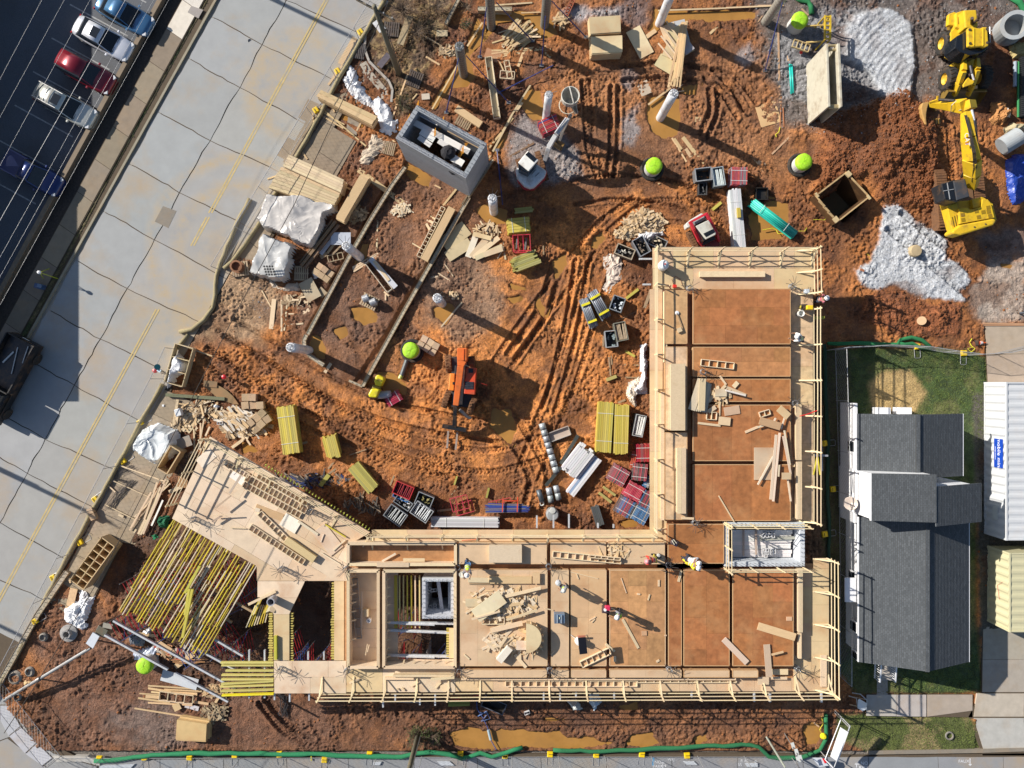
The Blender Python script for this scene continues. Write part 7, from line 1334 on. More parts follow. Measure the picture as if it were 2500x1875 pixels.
O(1,2);scrap('scrap_heap','dark debris in the shade along the slanting deck edge',500,900,330,60,90,.03,.2,.9,((.05,.05,.06),(.12,.1,.09),(.25,.2,.15),(.02,.04,.15)),.15,rz=-.6);scrap('scrap_heap','dark debris between the yellow stack and the grey crates',950,1110,160,70,40,.03,.2,.9,((.08,.07,.06),(.3,.22,.15)),.1)
O(1,3);scrap('scrap_heap','offcut heap covering the left panel of the lower wing',2010,330,220,130,120,ZT,.2,.9,(PALE,PINE,(.66,.56,.42)),.45,wmax=.2);scrap('scrap_heap','lower offcut heap with tray pieces on the left panel',2060,640,120,110,50,ZT,.2,.8,(PALE,(.62,.5,.36)),.3,wmax=.2)
O(2,3);scrap('scrap_heap','offcuts on the right half of the scrap pile panel',170,330,190,120,90,ZT,.2,1.0,(PALE,PINE,(.66,.56,.42)),.35,wmax=.2);scrap('scrap_heap','offcuts round the curved form on the scrap pile panel',260,640,150,130,40,ZT,.2,.7,(PALE,PINE),.2,wmax=.18)
O(2,2);scrap('scrap_heap','offcuts beside the fanned planks on the upper wing',1840,210,130,70,32,ZT,.2,.8,(PALE,PINE),.2,wmax=.2);scrap('scrap_heap','bent strips and offcuts on the narrow tan panel',1000,1480,120,60,24,ZT,.2,.8,(PALE,PINE),.15)
O(2,0);
# ------------------------------------------------------------------ loose boards and sheets
def many(c,r,rows,**k):
 O(c,r)
 for l in rows:loose(*l,**k)
many(2,0,[(1550,1112,1690,1292,30),(1573,1205,1618,1272,26),(1462,1118,1580,1312,13),(1480,1122,1540,1210,20),(1700,1300,1718,1326,12),(1770,272,1830,215,20),(1255,300,1330,245,34),(2095,1255,2160,1330,10),(1350,1490,1378,1475,12),(430,425,478,466,16),(0,410,480,402,14),(0,435,440,372,12),(80,450,400,380,16),(0,470,250,410,26),(215,540,262,415,22),(1270,848,1480,690,16),(240,105,410,98,10),(500,180,545,98,16),(530,165,600,140,26),(540,220,650,125,12)],color=PINE,surf='orange mud')
many(2,0,[(1350,86,1900,66,12),(1900,64,2300,46,12),(0,45,330,22,12),(315,690,165,930,14),(165,930,10,1228,16),(250,830,200,905,18),(65,500,100,580,10)],color=(.62,.47,.28),surf='puddle edge',z=.1);loose(150,1268,345,1158,16,color=(.2,.12,.07),surf='grey gravel');loose(0,68,128,70,18,color=(.4,.4,.42),surf='puddle edge',z=.2)
loose(1145,235,1260,450,125,z=.12,color=(.66,.55,.34),kind='sheet',surf='orange mud');loose(1215,665,1260,765,92,z=.1,color=(.45,.38,.28),kind='sheet',surf='grey mud');loose(1650,968,1696,970,42,z=.08,color=(.5,.36,.2),kind='sheet',surf='orange mud')
for i,l in enumerate(((1500,170,1560,420,130,-.2,(.5,.52,.54)),(1420,200,1520,470,120,0,PALE),(1470,230,1590,440,130,0,(.62,.5,.3)),(1345,480,1480,560,110,0,(.64,.52,.3)),(1400,400,1560,470,100,0,(.6,.48,.3)),(1540,330,1610,420,90,0,(.5,.52,.55)))):loose(*l[:5],z=.12+.04*i,color=l[6],kind='sheet',surf='fanned pile')
for i in range(9):x=1560+random.uniform(-20,25);loose(x,170+20*random.random(),1430+12*i+random.uniform(-4,4),660+random.uniform(-40,50),random.choice((12,14,18)),z=.42+.03*i,color=PINE,surf='fanned pile')
for i in range(4):loose(1350+22*i,350-60*i,1460+30*i,480-40*i,12,z=.4+.02*i,color=PALE,surf='fanned pile')
many(1,0,[(1312,600,1186,960,14),(600,865,975,1185,12),(560,905,790,1040,12),(990,1142,1212,1143,12),(912,1375,1300,1665,42),(885,305,765,520,42),(783,532,668,688,18),(1345,812,1388,760,10),(1795,375,1918,182,14),(1510,885,1730,500,12),(1600,1665,2165,955,16),(1990,1250,1890,1400,14),(1460,460,1570,525,14),(1440,285,1590,375,10),(1530,1500,1580,1525,12),(760,1490,850,1535,14),(175,1450,340,1395,12),(700,860,720,910,12),(900,1060,935,990,14),(540,920,560,1050,12),(570,880,800,1010,8),(460,1235,500,1290,14),(2000,95,2140,120,12)],color=PINE,surf='muddy ground');loose(1705,880,1905,1015,58,z=.3,t=.25,color=PINE,kind='beam form',surf='brown mud',name='beam_form')
loose(1330,130,1250,360,56,z=.35,color=(.35,.27,.16),kind='sheet',surf='leafy bank');loose(1160,440,1080,540,50,z=.25,color=(.12,.1,.12),kind='sheet',surf='leafy bank');loose(1425,785,1490,780,48,z=.08,color=(.5,.44,.36),kind='sheet',surf='brown mud');loose(1545,270,1635,270,50,z=.06,color=(.52,.42,.26),kind='sheet',surf='leafy bank');loose(1050,170,1110,250,60,z=.2,color=(.6,.6,.62),kind='sheet',surf='leafy bank');loose(1940,430,2060,470,90,z=.06,color=(.42,.2,.1),kind='sheet',surf='orange mud')
O(1,0);t=ladder(1965,460,2035,955,52,1,.05,'long white trough form lying beside the blue prop',h=.3,col=(.62,.52,.36));loose(1968,470,2030,945,48,z=.12,color=(.6,.52,.38),kind='sheet',surf='white trough form');O(2,0);ladder(70,600,185,610,60,2,.3,'small timber A frame standing on the orange mud');ladder(120,490,150,630,40,3,.3,'little timber frame leaning beside the A frame');ladder(660,0,605,120,30,5,.1,'narrow red brown ladder at the top edge',col=(.35,.1,.05))
many(1,1,[(1068,295,1060,540,12),(1075,560,868,690,16),(1080,580,872,708,14),(1060,565,865,675,14),(1350,478,1420,520,10),(1480,252,1548,290,16),(1470,285,1545,330,20),(1462,318,1500,385,20),(1495,330,1530,320,14),(1752,955,1583,1155,12),(1120,870,1160,905,14),(1132,890,1132,940,12),(1560,720,1655,782,10),(1500,755,1560,745,14),(1610,645,1680,745,8),(230,930,205,1172,36),(290,935,290,1192,14),(335,960,312,1185,12),(343,1050,470,1048,10),(340,1142,467,1127,14),(340,955,465,992,12),(335,975,440,1020,8),(470,1040,515,1015,30),(130,860,205,995,8),(2080,470,2105,610,14),(1840,380,1930,320,10),(2040,600,2090,520,8)],color=PALE,surf='brown mud');loose(640,1525,690,1450,26,color=PALE,surf='mud')
for i,l in enumerate(((1600,495,1790,350,130,(.50,.40,.24)),(1630,590,1820,470,90,(.52,.42,.25)),(1800,590,1870,400,50,(.72,.64,.50)),(1830,590,1960,430,52,PALE),(1850,590,2050,430,40,PALE),(1860,600,2080,500,40,(.6,.5,.32)),(1930,570,2080,520,44,PALE),(1840,400,1990,440,36,(.6,.47,.28)))):loose(*l[:5],z=.1+.03*i,color=l[5],kind='sheet',surf='mid yard mud')
O(1,1);ladder(1600,185,1400,585,34,13,.12,'ladder side of the long box form in the brown mud',h=.4);loose(1672,195,1448,618,62,z=.55,t=.4,color=PINE,kind='beam form',surf='brown mud',name='beam_form');ladder(985,625,1165,860,50,1,.12,'grey white trough form beside the left white column',h=.35,col=(.62,.55,.44));loose(1010,600,1215,835,44,z=.5,color=(.5,.53,.58),surf='trough form');loose(1040,620,1160,780,24,z=.55,color=PALE,surf='trough form')
many(1,2,[(733,808,668,855,16),(712,758,668,812,14),(1202,866,1170,945,14),(1722,955,1665,1022,8),(1020,640,840,700,8),(500,595,440,610,18),(830,1095,950,1040,10),(945,1025,960,990,8),(1550,1152,1670,1140,16)],color=OLD,surf='mud yard')
many(1,2,[(675,858,605,948,34),(1712,870,1690,940,14),(1970,965,1950,1045,16)],color=(.36,.33,.07),surf='mud yard',z=.2,t=.18,kind='beam',name='joist_beam');many(2,2,[(905,957,1003,1027,20),(870,1005,970,1082,22),(930,92,1012,62,26)],color=(.42,.36,.12),surf='mud yard',z=.2,t=.18,kind='beam',name='joist_beam');many(2,1,[(1188,850,1090,925,22),(1085,1352,1160,1395,20),(1858,148,1790,205,24)],color=(.48,.42,.08),surf='mud yard',z=.2,t=.18,kind='beam',name='joist_beam');loose(2000,192,2005,270,26,z=.93,t=.18,color=(.45,.36,.06),kind='beam',surf='white plank bundle',name='joist_beam')
many(2,1,[(950,1400,965,1552,12),(968,1390,975,1462,12),(1075,1460,1195,1466,12),(1085,1563,1205,1566,10),(1290,860,1240,1000,24),(418,495,422,570,12),(905,1230,905,1315,12),(1010,1110,1260,985,4)],color=OLD,surf='mud yard');many(2,2,[(1085,72,1208,72,10),(1020,278,1085,252,16)],color=OLD,surf='mud yard')
many(3,0,[(115,1248,262,1103,14),(165,190,178,860,14),(0,45,210,45,10),(355,70,410,125,12),(0,1310,60,1340,30),(0,1340,60,1395,20),(245,450,248,495,14),(0,180,60,95,8)],color=(.5,.33,.2),surf='upper right mud');many(3,1,[(1825,1128,2200,1132,14),(1830,1142,2200,1142,8),(1040,200,1090,230,14)],color=(.5,.28,.16),surf='concrete apron');loose(830,688,862,702,18,color=(.4,.15,.07),surf='white gravel',z=.35)
many(0,2,[(1440,250,1405,460,20),(1600,350,1480,505,30),(1640,370,1520,515,34),(1655,400,1610,640,12),(1625,440,1622,660,12),(1570,490,1580,715,12),(1560,670,1500,720,14),(1745,350,1990,440,36),(1800,340,2130,500,26),(1990,410,2000,520,24),(1880,640,2010,545,24),(2030,620,1990,560,14),(1700,470,1665,545,14),(1480,950,1370,1000,30),(930,770,1340,915,10),(920,910,1200,1035,8),(850,1100,1100,1225,8),(880,950,935,1000,10),(1000,1200,960,1180,20)],color=PALE,surf='pavement debris',z=.12)
for i,l in enumerate(((1345,895,1050,1310,16),(1365,905,1085,1330,14),(1380,930,1090,1200,12),(1300,960,1120,1340,18),(1290,1010,1140,1345,16),(1275,920,1170,1220,16),(1225,1000,1060,1290,14),(1335,930,1160,1340,14),(1320,1065,1228,1272,14))):loose(*l,z=.15+.04*i,color=(.6,.47,.32)if i<8 else(.8,.78,.75),surf='pavement lumber row')
loose(1345,212,1822,245,26,z=.25,t=.15,color=(.13,.14,.08),surf='pavement debris');loose(1650,120,1760,130,50,z=.2,color=(.22,.14,.07),kind='sheet',surf='pavement debris')
O(0,2);b=MB();p=[Q(*q_,.12)for q_ in((1648,138),(1690,118),(1760,130),(1830,170),(1890,225),(1935,290),(1900,290),(1780,250))];b.prism(p,.08,.14);single('curved_sheet',b,ply,'brown curved plywood sheet on the gravel near the white bagged crate','plywood sheet',(.25,.16,.07))
def bundle(name,label,c,r,pts,n,col,rr_=.008,spread=40,cat='rebar'):
 O(c,r);b=MB()
 for k in range(n):o1=random.uniform(-spread,spread);o2=random.uniform(-spread,spread)*1.2;b.tube([Q(x+(o1 if i%2 else o2)*.6,y+(o1+o2)*.2,.05+.004*k)for i,(x,y)in enumerate(pts)],rr_,4)
 single(name,b,rebarm,label,cat,col,kind='stuff')
bundle('rebar_bundle','bent dark rebar lying on the pavement left of the pale lumber row',0,2,[(1080,790),(960,850),(950,900),(1040,920)],14,(.1,.08,.07));bundle('rebar_bundle','second tangle of rebar on the pavement below the bent bars',0,2,[(1060,900),(960,1010),(870,1130)],22,(.1,.08,.07),spread=55);bundle('rebar_bundle','rebar sticks beside the kerb under the long pale beam stack',1,0,[(640,930),(560,1040),(480,1130)],14,(.12,.1,.09));bundle('brush_bundle','grey straw bunch below the deck edge at lower left',1,3,[(290,1060),(310,1140),(300,1240)],40,(.2,.2,.16),.01,60,'brushwood');bundle('brush_bundle','dry twigs beside the leafy path',1,1,[(1010,20),(1000,90),(940,170)],20,(.3,.25,.18),.006,40,'brushwood')
# egg crate form, box forms, half round form
O(0,3);ladder(872,-170,620,175,130,7,.05,'egg crate timber form with two rows of open cells by the street',h=1.05,col=(.56,.40,.22),tk=.06);t=ladder(872,-170,620,175,4,1,.06,'middle divider board of the egg crate timber form',h=1.02,col=(.56,.4,.22),tk=.03)
O(0,2);ladder(1420,650,1310,830,92,1,.05,'open timber box form with a dark inside, right of the white sheeted forms',h=1.0,col=(.5,.36,.2),tk=.08);loose(1470,560,1500,640,130,z=.4,color=(.3,.26,.22),kind='sheet',surf='pavement debris')
O(0,1);ladder(1490,1310,1400,1620,150,3,.05,'pale timber crate under the white bunched sheeting',h=.6,col=(.58,.46,.28),tk=.05);loose(1510,1320,1720,1392,10,color=PINE,surf='driveway mouth',z=.2)
O(2,3);p=[Q(280,490,ZT+.75)]+[Q(280+125*math.sin(a),610-120*math.cos(a),ZT+.75)for a in np.linspace(.05,math.pi-.05,14)]+[Q(280,730,ZT+.75)];t=thing('curved_form','half round timber form standing on the scrap pile panel','form',(p[0].x,p[0].y,ZT));c_=sum(p,Vector())/len(p)
part(t,'top_sheet',MB().prism(p,ZT+.70,ZT+.75),ply,(.62,.5,.3));part(t,'core',MB().prism([c_+(v-c_)*.96 for v in p],ZT+.02,ZT+.70),wood,PINE)
for i,a in enumerate(np.linspace(.3,2.8,8)):part(t,'rib',MB().bar(Q(280+125*math.sin(a),610-120*math.cos(a),ZT+.4),Q(280+145*math.sin(a),610-140*math.cos(a),ZT+.4),.05,.4),wood,PALE)
O(2,3);loose(60,790,150,680,55,z=ZT+.4,t=.3,color=(.66,.6,.52),kind='box form',surf='scrap pile panel',name='box_form');loose(200,665,280,665,75,z=ZT+.2,color=(.7,.62,.5),kind='sheet',surf='scrap pile panel');loose(-20,135,325,135,58,z=ZT+.15,t=.12,color=PINE,surf='scrap pile panel');loose(333,120,392,120,90,z=ZT+.2,color=(.6,.42,.24),kind='sheet',surf='scrap pile panel');loose(0,545,250,485,40,z=ZT+.25,color=PALE,surf='scrap pile panel');loose(110,270,400,200,26,z=ZT+.3,color=PALE,surf='scrap pile panel');loose(190,740,280,845,26,z=ZT+.08,color=PALE,surf='scrap pile panel');loose(330,240,370,200,40,z=ZT+.2,color=PALE,surf='scrap pile panel');loose(120,460,370,380,20,z=ZT+.3,color=PALE,surf='scrap pile panel')
O(1,3);loose(1860,430,2080,270,120,z=ZT+.45,color=(.66,.56,.38),kind='sheet',surf='scrap pile panel');loose(1800,135,2157,140,40,z=ZT+.08,color=(.62,.5,.32),surf='scrap pile panel');loose(1810,168,2157,168,8,z=ZT+.06,color=OLD,surf='scrap pile panel');loose(1780,320,1900,320,66,z=ZT+.15,color=(.6,.48,.32),kind='sheet',surf='scrap pile panel');ladder(1915,470,2095,470,50,3,ZT+.1,'small timber tray on the scrap pile panel');loose(1985,555,2157,490,50,z=ZT+.2,color=PALE,surf='scrap pile panel');loose(1770,740,1812,778,12,z=ZT+.06,color=PALE,surf='scrap pile panel');ladder(1905,300,1975,270,60,1,ZT+.2,'open square timber box on the scrap heap');loose(1830,455,2060,390,14,z=ZT+.5,color=PALE,surf='scrap pile panel')
many(2,3,[(1063,455,1190,688,22),(1050,120,1092,242,7),(1268,300,1282,252,12),(1355,135,1355,188,16),(1536,60,1515,150,20),(792,465,845,435,8),(812,480,838,452,8),(640,70,862,125,5),(482,742,520,708,8),(430,365,502,382,8),(925,655,998,715,20),(988,775,1010,775,44),(1178,248,1205,252,12),(1335,800,1360,785,16),(1400,585,1420,585,8),(690,90,705,128,8)],color=PALE,surf='lower wing panels',z=ZT+.05);loose(1215,568,1258,566,38,z=ZT+.05,color=(.6,.35,.2),kind='sheet',surf='lower wing panels');loose(1880,615,2070,808,48,z=ZT+.12,color=(.60,.46,.36),kind='board',surf='lower wing panels')
many(3,3,[(2,508,305,600,62),(112,742,208,718,16)],color=PINE,surf='brown corner panel',z=ZT+.2);loose(72,658,92,918,52,z=ZT+.1,color=(.55,.41,.30),surf='brown corner panel');loose(232,450,276,450,32,z=ZT+.04,color=(.62,.42,.26),kind='sheet',surf='brown corner panel');loose(0,952,90,952,62,z=ZB+.3,color=(.58,.43,.3),surf='corner strip');loose(95,930,238,932,22,z=ZB+.2,color=PALE,surf='corner strip');loose(100,880,245,880,46,z=ZB+.2,color=PALE,surf='corner strip');loose(532,745,532,1000,52,z=ZB+.1,color=(.62,.5,.34),surf='corner strip')
many(2,2,[(1840,1030,1965,1240,10),(1672,440,1855,462,18),(2055,515,2157,472,20),(1850,60,1900,130,16),(1900,150,2060,215,24),(1760,270,1840,170,20),(1850,265,1848,380,10),(1800,220,1915,275,10),(1540,1210,1640,1215,18),(1690,300,1760,270,12)],color=PALE,surf='upper wing panels',z=ZT+.06)
for i in range(7):loose(1700+9*i,85+6*i,1620+16*i,335+3*i,60,z=ZT+.1+.03*(6-i),color=(.56,.48,.36),surf='fanned planks')
loose(1710,80,1700,340,52,z=ZT+.42,t=.1,color=PALE,surf='fanned planks');loose(1885,350,2010,330,68,z=ZT+.05,color=(.6,.42,.27),kind='sheet',surf='upper wing panels');loose(1840,420,1935,430,66,z=ZT+.12,color=(.6,.45,.28),kind='sheet',surf='upper wing panels');loose(1810,195,1905,195,60,z=ZT+.2,color=(.55,.46,.32),kind='sheet',surf='upper wing panels');loose(1960,150,1995,110,34,z=ZT+.1,color=PALE,kind='sheet',surf='upper wing panels');loose(1755,350,1815,310,34,z=ZT+.1,color=PALE,kind='sheet',surf='upper wing panels');loose(1895,175,2060,218,14,z=ZT+.3,color=(.75,.7,.62),surf='upper wing panels')
many(3,2,[(0,940,125,710,14),(0,475,60,455,16),(150,535,105,1060,22),(178,520,125,1075,18),(205,545,270,870,16),(215,500,260,780,14),(175,780,168,875,12),(240,880,268,1075,14),(235,330,190,490,12),(145,400,130,430,14)],color=(.68,.56,.42),surf='right edge of the upper wing',z=ZT+.2);loose(-30,770,125,770,262,z=ZT+.06,color=(.58,.44,.30),kind='sheet',surf='upper wing panels');loose(15,420,185,470,62,z=ZT+.3,color=(.5,.33,.18),surf='right edge of the upper wing');loose(170,320,250,390,62,z=ZT+.35,color=(.56,.42,.24),kind='sheet',surf='right edge of the upper wing');loose(195,870,270,870,55,z=ZT+.35,color=(.6,.46,.28),kind='sheet',surf='right edge of the upper wing')
many(1,2,[(1105,1560,1215,1498,16),(425,1235,585,1345,20),(632,1340,608,1405,8),(805,1385,710,1475,10),(610,1490,770,1588,6),(100,1130,90,1160,40)],color=(.68,.57,.42),surf='pale deck',z=ZB+.12);loose(330,1385,560,1545,60,z=ZB+.3,t=.25,color=(.56,.43,.22),surf='pale deck');loose(645,1262,810,1365,10,z=ZB+.15,t=.1,color=(.6,.52,.05),kind='beam',surf='pale deck',name='joist_beam');loose(590,1290,740,1480,130,z=ZB+.06,color=(.62,.48,.36),kind='sheet',surf='pale deck');loose(300,1215,425,1290,110,z=ZB+.07,color=(.74,.68,.58),kind='sheet',surf='pale deck');loose(80,1125,300,1210,60,z=ZB+.05,color=(.52,.34,.18),kind='sheet',surf='pale deck');loose(1275,1550,1450,1550,28,z=ZT-.2,color=PALE,surf='trough form floor')
O(0,2);loose(1745,1130,1870,1030,14,z=ZB+.5,color=(.5,.38,.26),surf='pale deck');loose(1955,860,1860,1010,18,z=ZB+.5,color=(.42,.34,.26),surf='pale deck');loose(1800,1190,1720,1240,16,z=ZB+.3,color=(.4,.3,.22),surf='pale deck');loose(1708,1192,1912,1182,8,z=ZB+.35,color=PALE,surf='pale deck');loose(1865,1290,1995,1295,6,z=ZB+.1,color=PALE,surf='pale deck');loose(1890,830,1990,900,110,z=ZB+.03,color=(.74,.7,.62),kind='sheet',surf='pale deck');loose(1640,690,1700,760,150,z=ZB+.03,color=(.70,.62,.5),kind='sheet',surf='pale deck')
many(1,3,[(20,335,242,228,20),(840,972,920,938,14),(1340,1000,1400,965,6),(1535,1015,1580,965,14),(1225,1012,1238,1030,10),(1262,1010,1285,1030,14),(940,232,940,520,12),(985,655,970,745,6),(1000,660,985,720,6)],color=PALE,surf='pale deck',z=ZB+.1);loose(242,588,244,778,22,z=ZB+.2,t=.2,color=(.5,.47,.05),kind='beam',surf='strip between the two openings',name='joist_beam');loose(950,398,998,398,60,z=ZB,t=.3,color=(.6,.46,.28),kind='box form',surf='narrow trough form',name='box_form');ladder(880,130,915,610,50,6,ZB-.38,'grey ladder frame lying inside the narrow trough form',col=(.4,.36,.32));loose(1500,940,1690,925,22,z=ZB+.4,color=PALE,surf='lower deck strip')
b=MB().cyl(Q(1615,998,ZB+.02),Q(1615,998,ZB+.05),.32,n=20);single('round_disc',b,ply,'pale round plywood disc on the strip below the stair opening','disc',PALE);O(1,3);single('round_disc',MB().cyl(Q(218,372,ZB+.02),Q(218,372,ZB+.05),.2,n=18),ply,'pale round disc beside the grey tube on the deck','disc',PALE);single('bucket_lid',MB().cyl(Q(1752,92,ZT+.02),Q(1752,92,ZT+.07),.2,n=18),plastic,'cream round lid at the corner of the scrap pile panel','lid',(.75,.72,.6))
many(0,3,[(1090,1175,1558,1250,12),(1200,992,1625,1020,12),(1200,1012,1400,1045,16),(1130,1055,1290,1068,10),(1120,1092,1380,1130,14),(1225,1042,1300,1050,14),(1200,1130,1560,1150,12),(1330,1022,1635,1038,12),(1380,1050,1598,1062,26),(1560,1120,1690,1140,20),(1180,1075,1300,1085,30),(1280,628,1410,715,22),(1030,560,1280,590,24),(600,205,560,370,60),(1420,840,1570,735,40),(570,160,560,120,14)],color=PINE,surf='lower left dirt',z=.16);ladder(1290,1075,1560,1110,70,4,.2,'timber tray frame on the board pile at lower left');loose(1310,905,1600,985,90,z=.3,color=(.5,.53,.56),kind='sheet',surf='lower left dirt');loose(1500,1150,1610,1180,36,z=.12,color=(.5,.5,.52),kind='sheet',surf='lower left dirt');loose(1420,1140,1445,1190,60,z=.25,color=PINE,kind='box form',surf='lower left dirt',name='box_form')
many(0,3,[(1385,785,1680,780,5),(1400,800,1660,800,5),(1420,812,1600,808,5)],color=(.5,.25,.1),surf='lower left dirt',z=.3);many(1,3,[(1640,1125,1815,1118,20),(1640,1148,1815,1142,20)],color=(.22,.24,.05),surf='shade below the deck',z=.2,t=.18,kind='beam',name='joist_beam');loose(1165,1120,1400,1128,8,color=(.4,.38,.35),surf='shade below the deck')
many(3,0,[(205,870,212,1030,8),(190,780,180,1030,6)],color=(.4,.16,.07),surf='upper right mud');O(3,0);loose(60,840,110,1010,170,z=.04,color=(.58,.38,.2),kind='sheet',surf='upper right mud');many(3,3,[(455,1292,495,1325,10),(735,1075,880,1105,6),(745,1145,810,1160,6),(400,1065,420,1110,10)],color=(.6,.4,.25),surf='ground by the drain pit',z=.15)
# ------------------------------------------------------------------ trench shields, ducts, pipes and small gear
SG=(.50,.47,.38);O(3,0);t=thing('trench_shield','tall grey steel trench shield standing beside the gravel fan','trench shield',Q(590,660,0))
z_=3.2
for nm,q4 in(('wall_panel',((552,352),(572,352),(590,862),(568,866))),('wall_panel',((645,350),(668,352),(688,862),(668,870)))):part(t,nm,MB().prism([Q(*q_,z_)for q_ in q4],0,z_),paint,SG,bevel=.03)
for y0,y1 in((372,368),(405,402),(858,858),(872,872)):part(t,'spreader_bar',MB().cyl(Q(572,y0,z_-.3),Q(655,y1,z_-.3),.09,n=10),steel,(.45,.36,.2))
part(t,'brace_bar',MB().cyl(Q(590,475,2.4),Q(640,380,2.9),.09,n=10),steel,(.4,.33,.2));b=MB()
for k in range(7):p,q_=Q(552,352,.2+.45*k),Q(568,866,.2+.45*k);b.bar(p+Vector((-.02,0,0)),q_+Vector((-.02,0,0)),.06,.04)
part(t,'rib',b,steel,(.3,.28,.24),kind='stuff')
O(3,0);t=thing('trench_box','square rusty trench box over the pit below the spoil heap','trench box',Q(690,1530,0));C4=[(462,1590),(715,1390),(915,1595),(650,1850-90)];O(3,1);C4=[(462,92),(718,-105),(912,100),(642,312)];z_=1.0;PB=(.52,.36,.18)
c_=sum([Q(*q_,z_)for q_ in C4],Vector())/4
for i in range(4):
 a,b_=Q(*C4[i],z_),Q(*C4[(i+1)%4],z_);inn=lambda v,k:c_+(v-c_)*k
 part(t,'side_panel',MB().prism([a,b_,inn(b_,.90),inn(a,.90)],-2.0,z_-.03*(i%2)),paint,(.09,.05,.025));part(t,'cap_rail',MB().prism([a,b_,inn(b_,.92),inn(a,.92)],z_-.04,z_+.02-.004*i),paint,PB);part(t,'corner_plate',MB().bar(a.lerp(b_,.0)*.96+c_*.04+Vector((0,0,.04)),a.lerp(b_,.16 if i%2 else.05)*.96+c_*.04+Vector((0,0,.04)),.34,.12),paint,(.58,.45,.25))  # side panels near black: shade inside the box is put into their colour
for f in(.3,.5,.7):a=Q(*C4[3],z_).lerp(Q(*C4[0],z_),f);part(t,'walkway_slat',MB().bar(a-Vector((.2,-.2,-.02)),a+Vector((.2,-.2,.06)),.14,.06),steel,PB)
def duct(label,x1,y1,x2,y2,r,n,col=(.42,.46,.48),c=2,rw=2,name='duct'):
 O(c,rw);a,b_=Q(x1,y1,r*2),Q(x2,y2,r*2);a.z=b_.z=r+.02;t=thing(name,label,'duct',a)
 for k in range(n):p,q_=a.lerp(b_,k/n),a.lerp(b_,(k+.97)/n);part(t,'segment',MB().cyl(p,q_,r,r*.99,16),steel,vary(col,.15),smooth=True);part(t,'band',MB().cyl(q_-(q_-p).normalized()*.03,q_+(q_-p).normalized()*.03,r*1.04,n=16),steel,(.05,.05,.06))
duct('long banded grey duct lying slantwise below the telehandler',408,445,528,845,.23,8);duct('left short duct in the group below the long one',462,968,485,1085,.2,2);duct('right short duct in the group below the long one',520,950,548,1065,.2,2);duct('dark cone shaped duct piece beside the two short ones',380,985,410,1080,.18,1,(.1,.12,.14))
O(2,2);single('tyre',MB().ring(Q(408,1093,.08),(0,0,1),.13,.04,18,6),plastic,'small white ring on the mud beside the short ducts','ring',(.7,.7,.65));t=thing('wrapped_drum','grey drum wrapped in plastic above the inner deck edge','drum',Q(495,1185,0));part(t,'drum',MB().lathe(Q(495,1185,.9)*1+Vector((0,0,-.9)),[(.4,0),(.45,.2),(.44,.85),(.36,.95),(.01,.96)],14),poly,(.3,.32,.33));part(t,'lid',MB().lathe(Q(495,1150,.95)+Vector((0,0,0)),[(.22,0),(.2,.06),(.01,.07)],12),plastic,(.5,.52,.5))
ladder(470,560,632,500,72,1,.05,'grey aluminium tray beside the long banded duct',h=.25,col=(.42,.38,.34));loose(475,558,628,502,66,z=.12,color=(.48,.40,.33),kind='sheet',surf='mud yard')
for l in((700,540,560,770,'upper dark steel post behind the wide white planks'),(560,800,440,950,'lower dark steel post left of the white planks')):single('steel_post',MB().bar(Q(l[0],l[1],.25),Q(l[2],l[3],.25),.22,.2),steel,l[4],'post',(.07,.08,.075))
O(1,1);t=thing('pipe_fitting','dark shiny pipe wrapped in plastic below the lower lime manhole','pipe',Q(1270,1500,0));part(t,'pipe',MB().cyl(Q(1305,1425,.2),Q(1258,1560,.2),.16,n=14),steel,(.1,.12,.13));part(t,'end_tape',MB().cyl(Q(1262,1548,.2),Q(1250,1575,.2),.17,n=12),plastic,(.4,.45,.08));O(1,2);t=thing('grey_tank','grey plastic tank lying beside the yellow roller','tank',Q(1115,215,0));part(t,'shell',MB().tube([Q(1060,220,.4),Q(1085,215,.4),Q(1150,208,.4),Q(1178,200,.4)],[.2,.27,.27,.2],12),plastic,(.35,.37,.4),smooth=True)
O(1,2);t=thing('prop_trolley','red trolley frame loaded with blue and grey props above the deck','props',Q(2140,1110,0));O(2,2)
for k in range(16):part(t,'prop',MB().cyl(Q(-50+random.uniform(-10,30),1092+5*k,.55),Q(290+random.uniform(-40,30),1098+4.2*k+random.uniform(-8,8),.55),.035,n=6),steel,random.choice(((.04,.06,.3),(.25,.22,.2),(.3,.25,.2),(.03,.08,.35))))
for x in(92,212):part(t,'rack_post',MB().bar(Q(x,1040,.7),Q(x-4,1160,.7),.07,.08),paint,(.65,.08,.03))
part(t,'rack_bar',MB().bar(Q(88,1070,.78),Q(215,1072,.78),.06,.06).bar(Q(84,1155,.3),Q(212,1155,.3),.06,.06),paint,(.65,.08,.03));O(1,2);ladder(1665,1110,1800,1075,110,3,.35,'crimson scaffold frame leaning beside the grey crates',h=.1,col=(.45,.03,.06));ladder(1700,1150,1840,1110,90,2,.1,'crimson scaffold frame flat under the leaning one',h=.1,col=(.45,.03,.06));ladder(1975,1110,2150,1075,60,3,.3,'red ladder frame at the head of the loaded prop trolley',h=.08,col=(.5,.05,.05))
OO(1230,200,5.925);t=thing('concrete_skip_bucket','grey concrete skip bucket with chute beside the mini excavator arm','concrete bucket',Q(965,200,0));c_=Q(965,195,1.5);c_.z=0
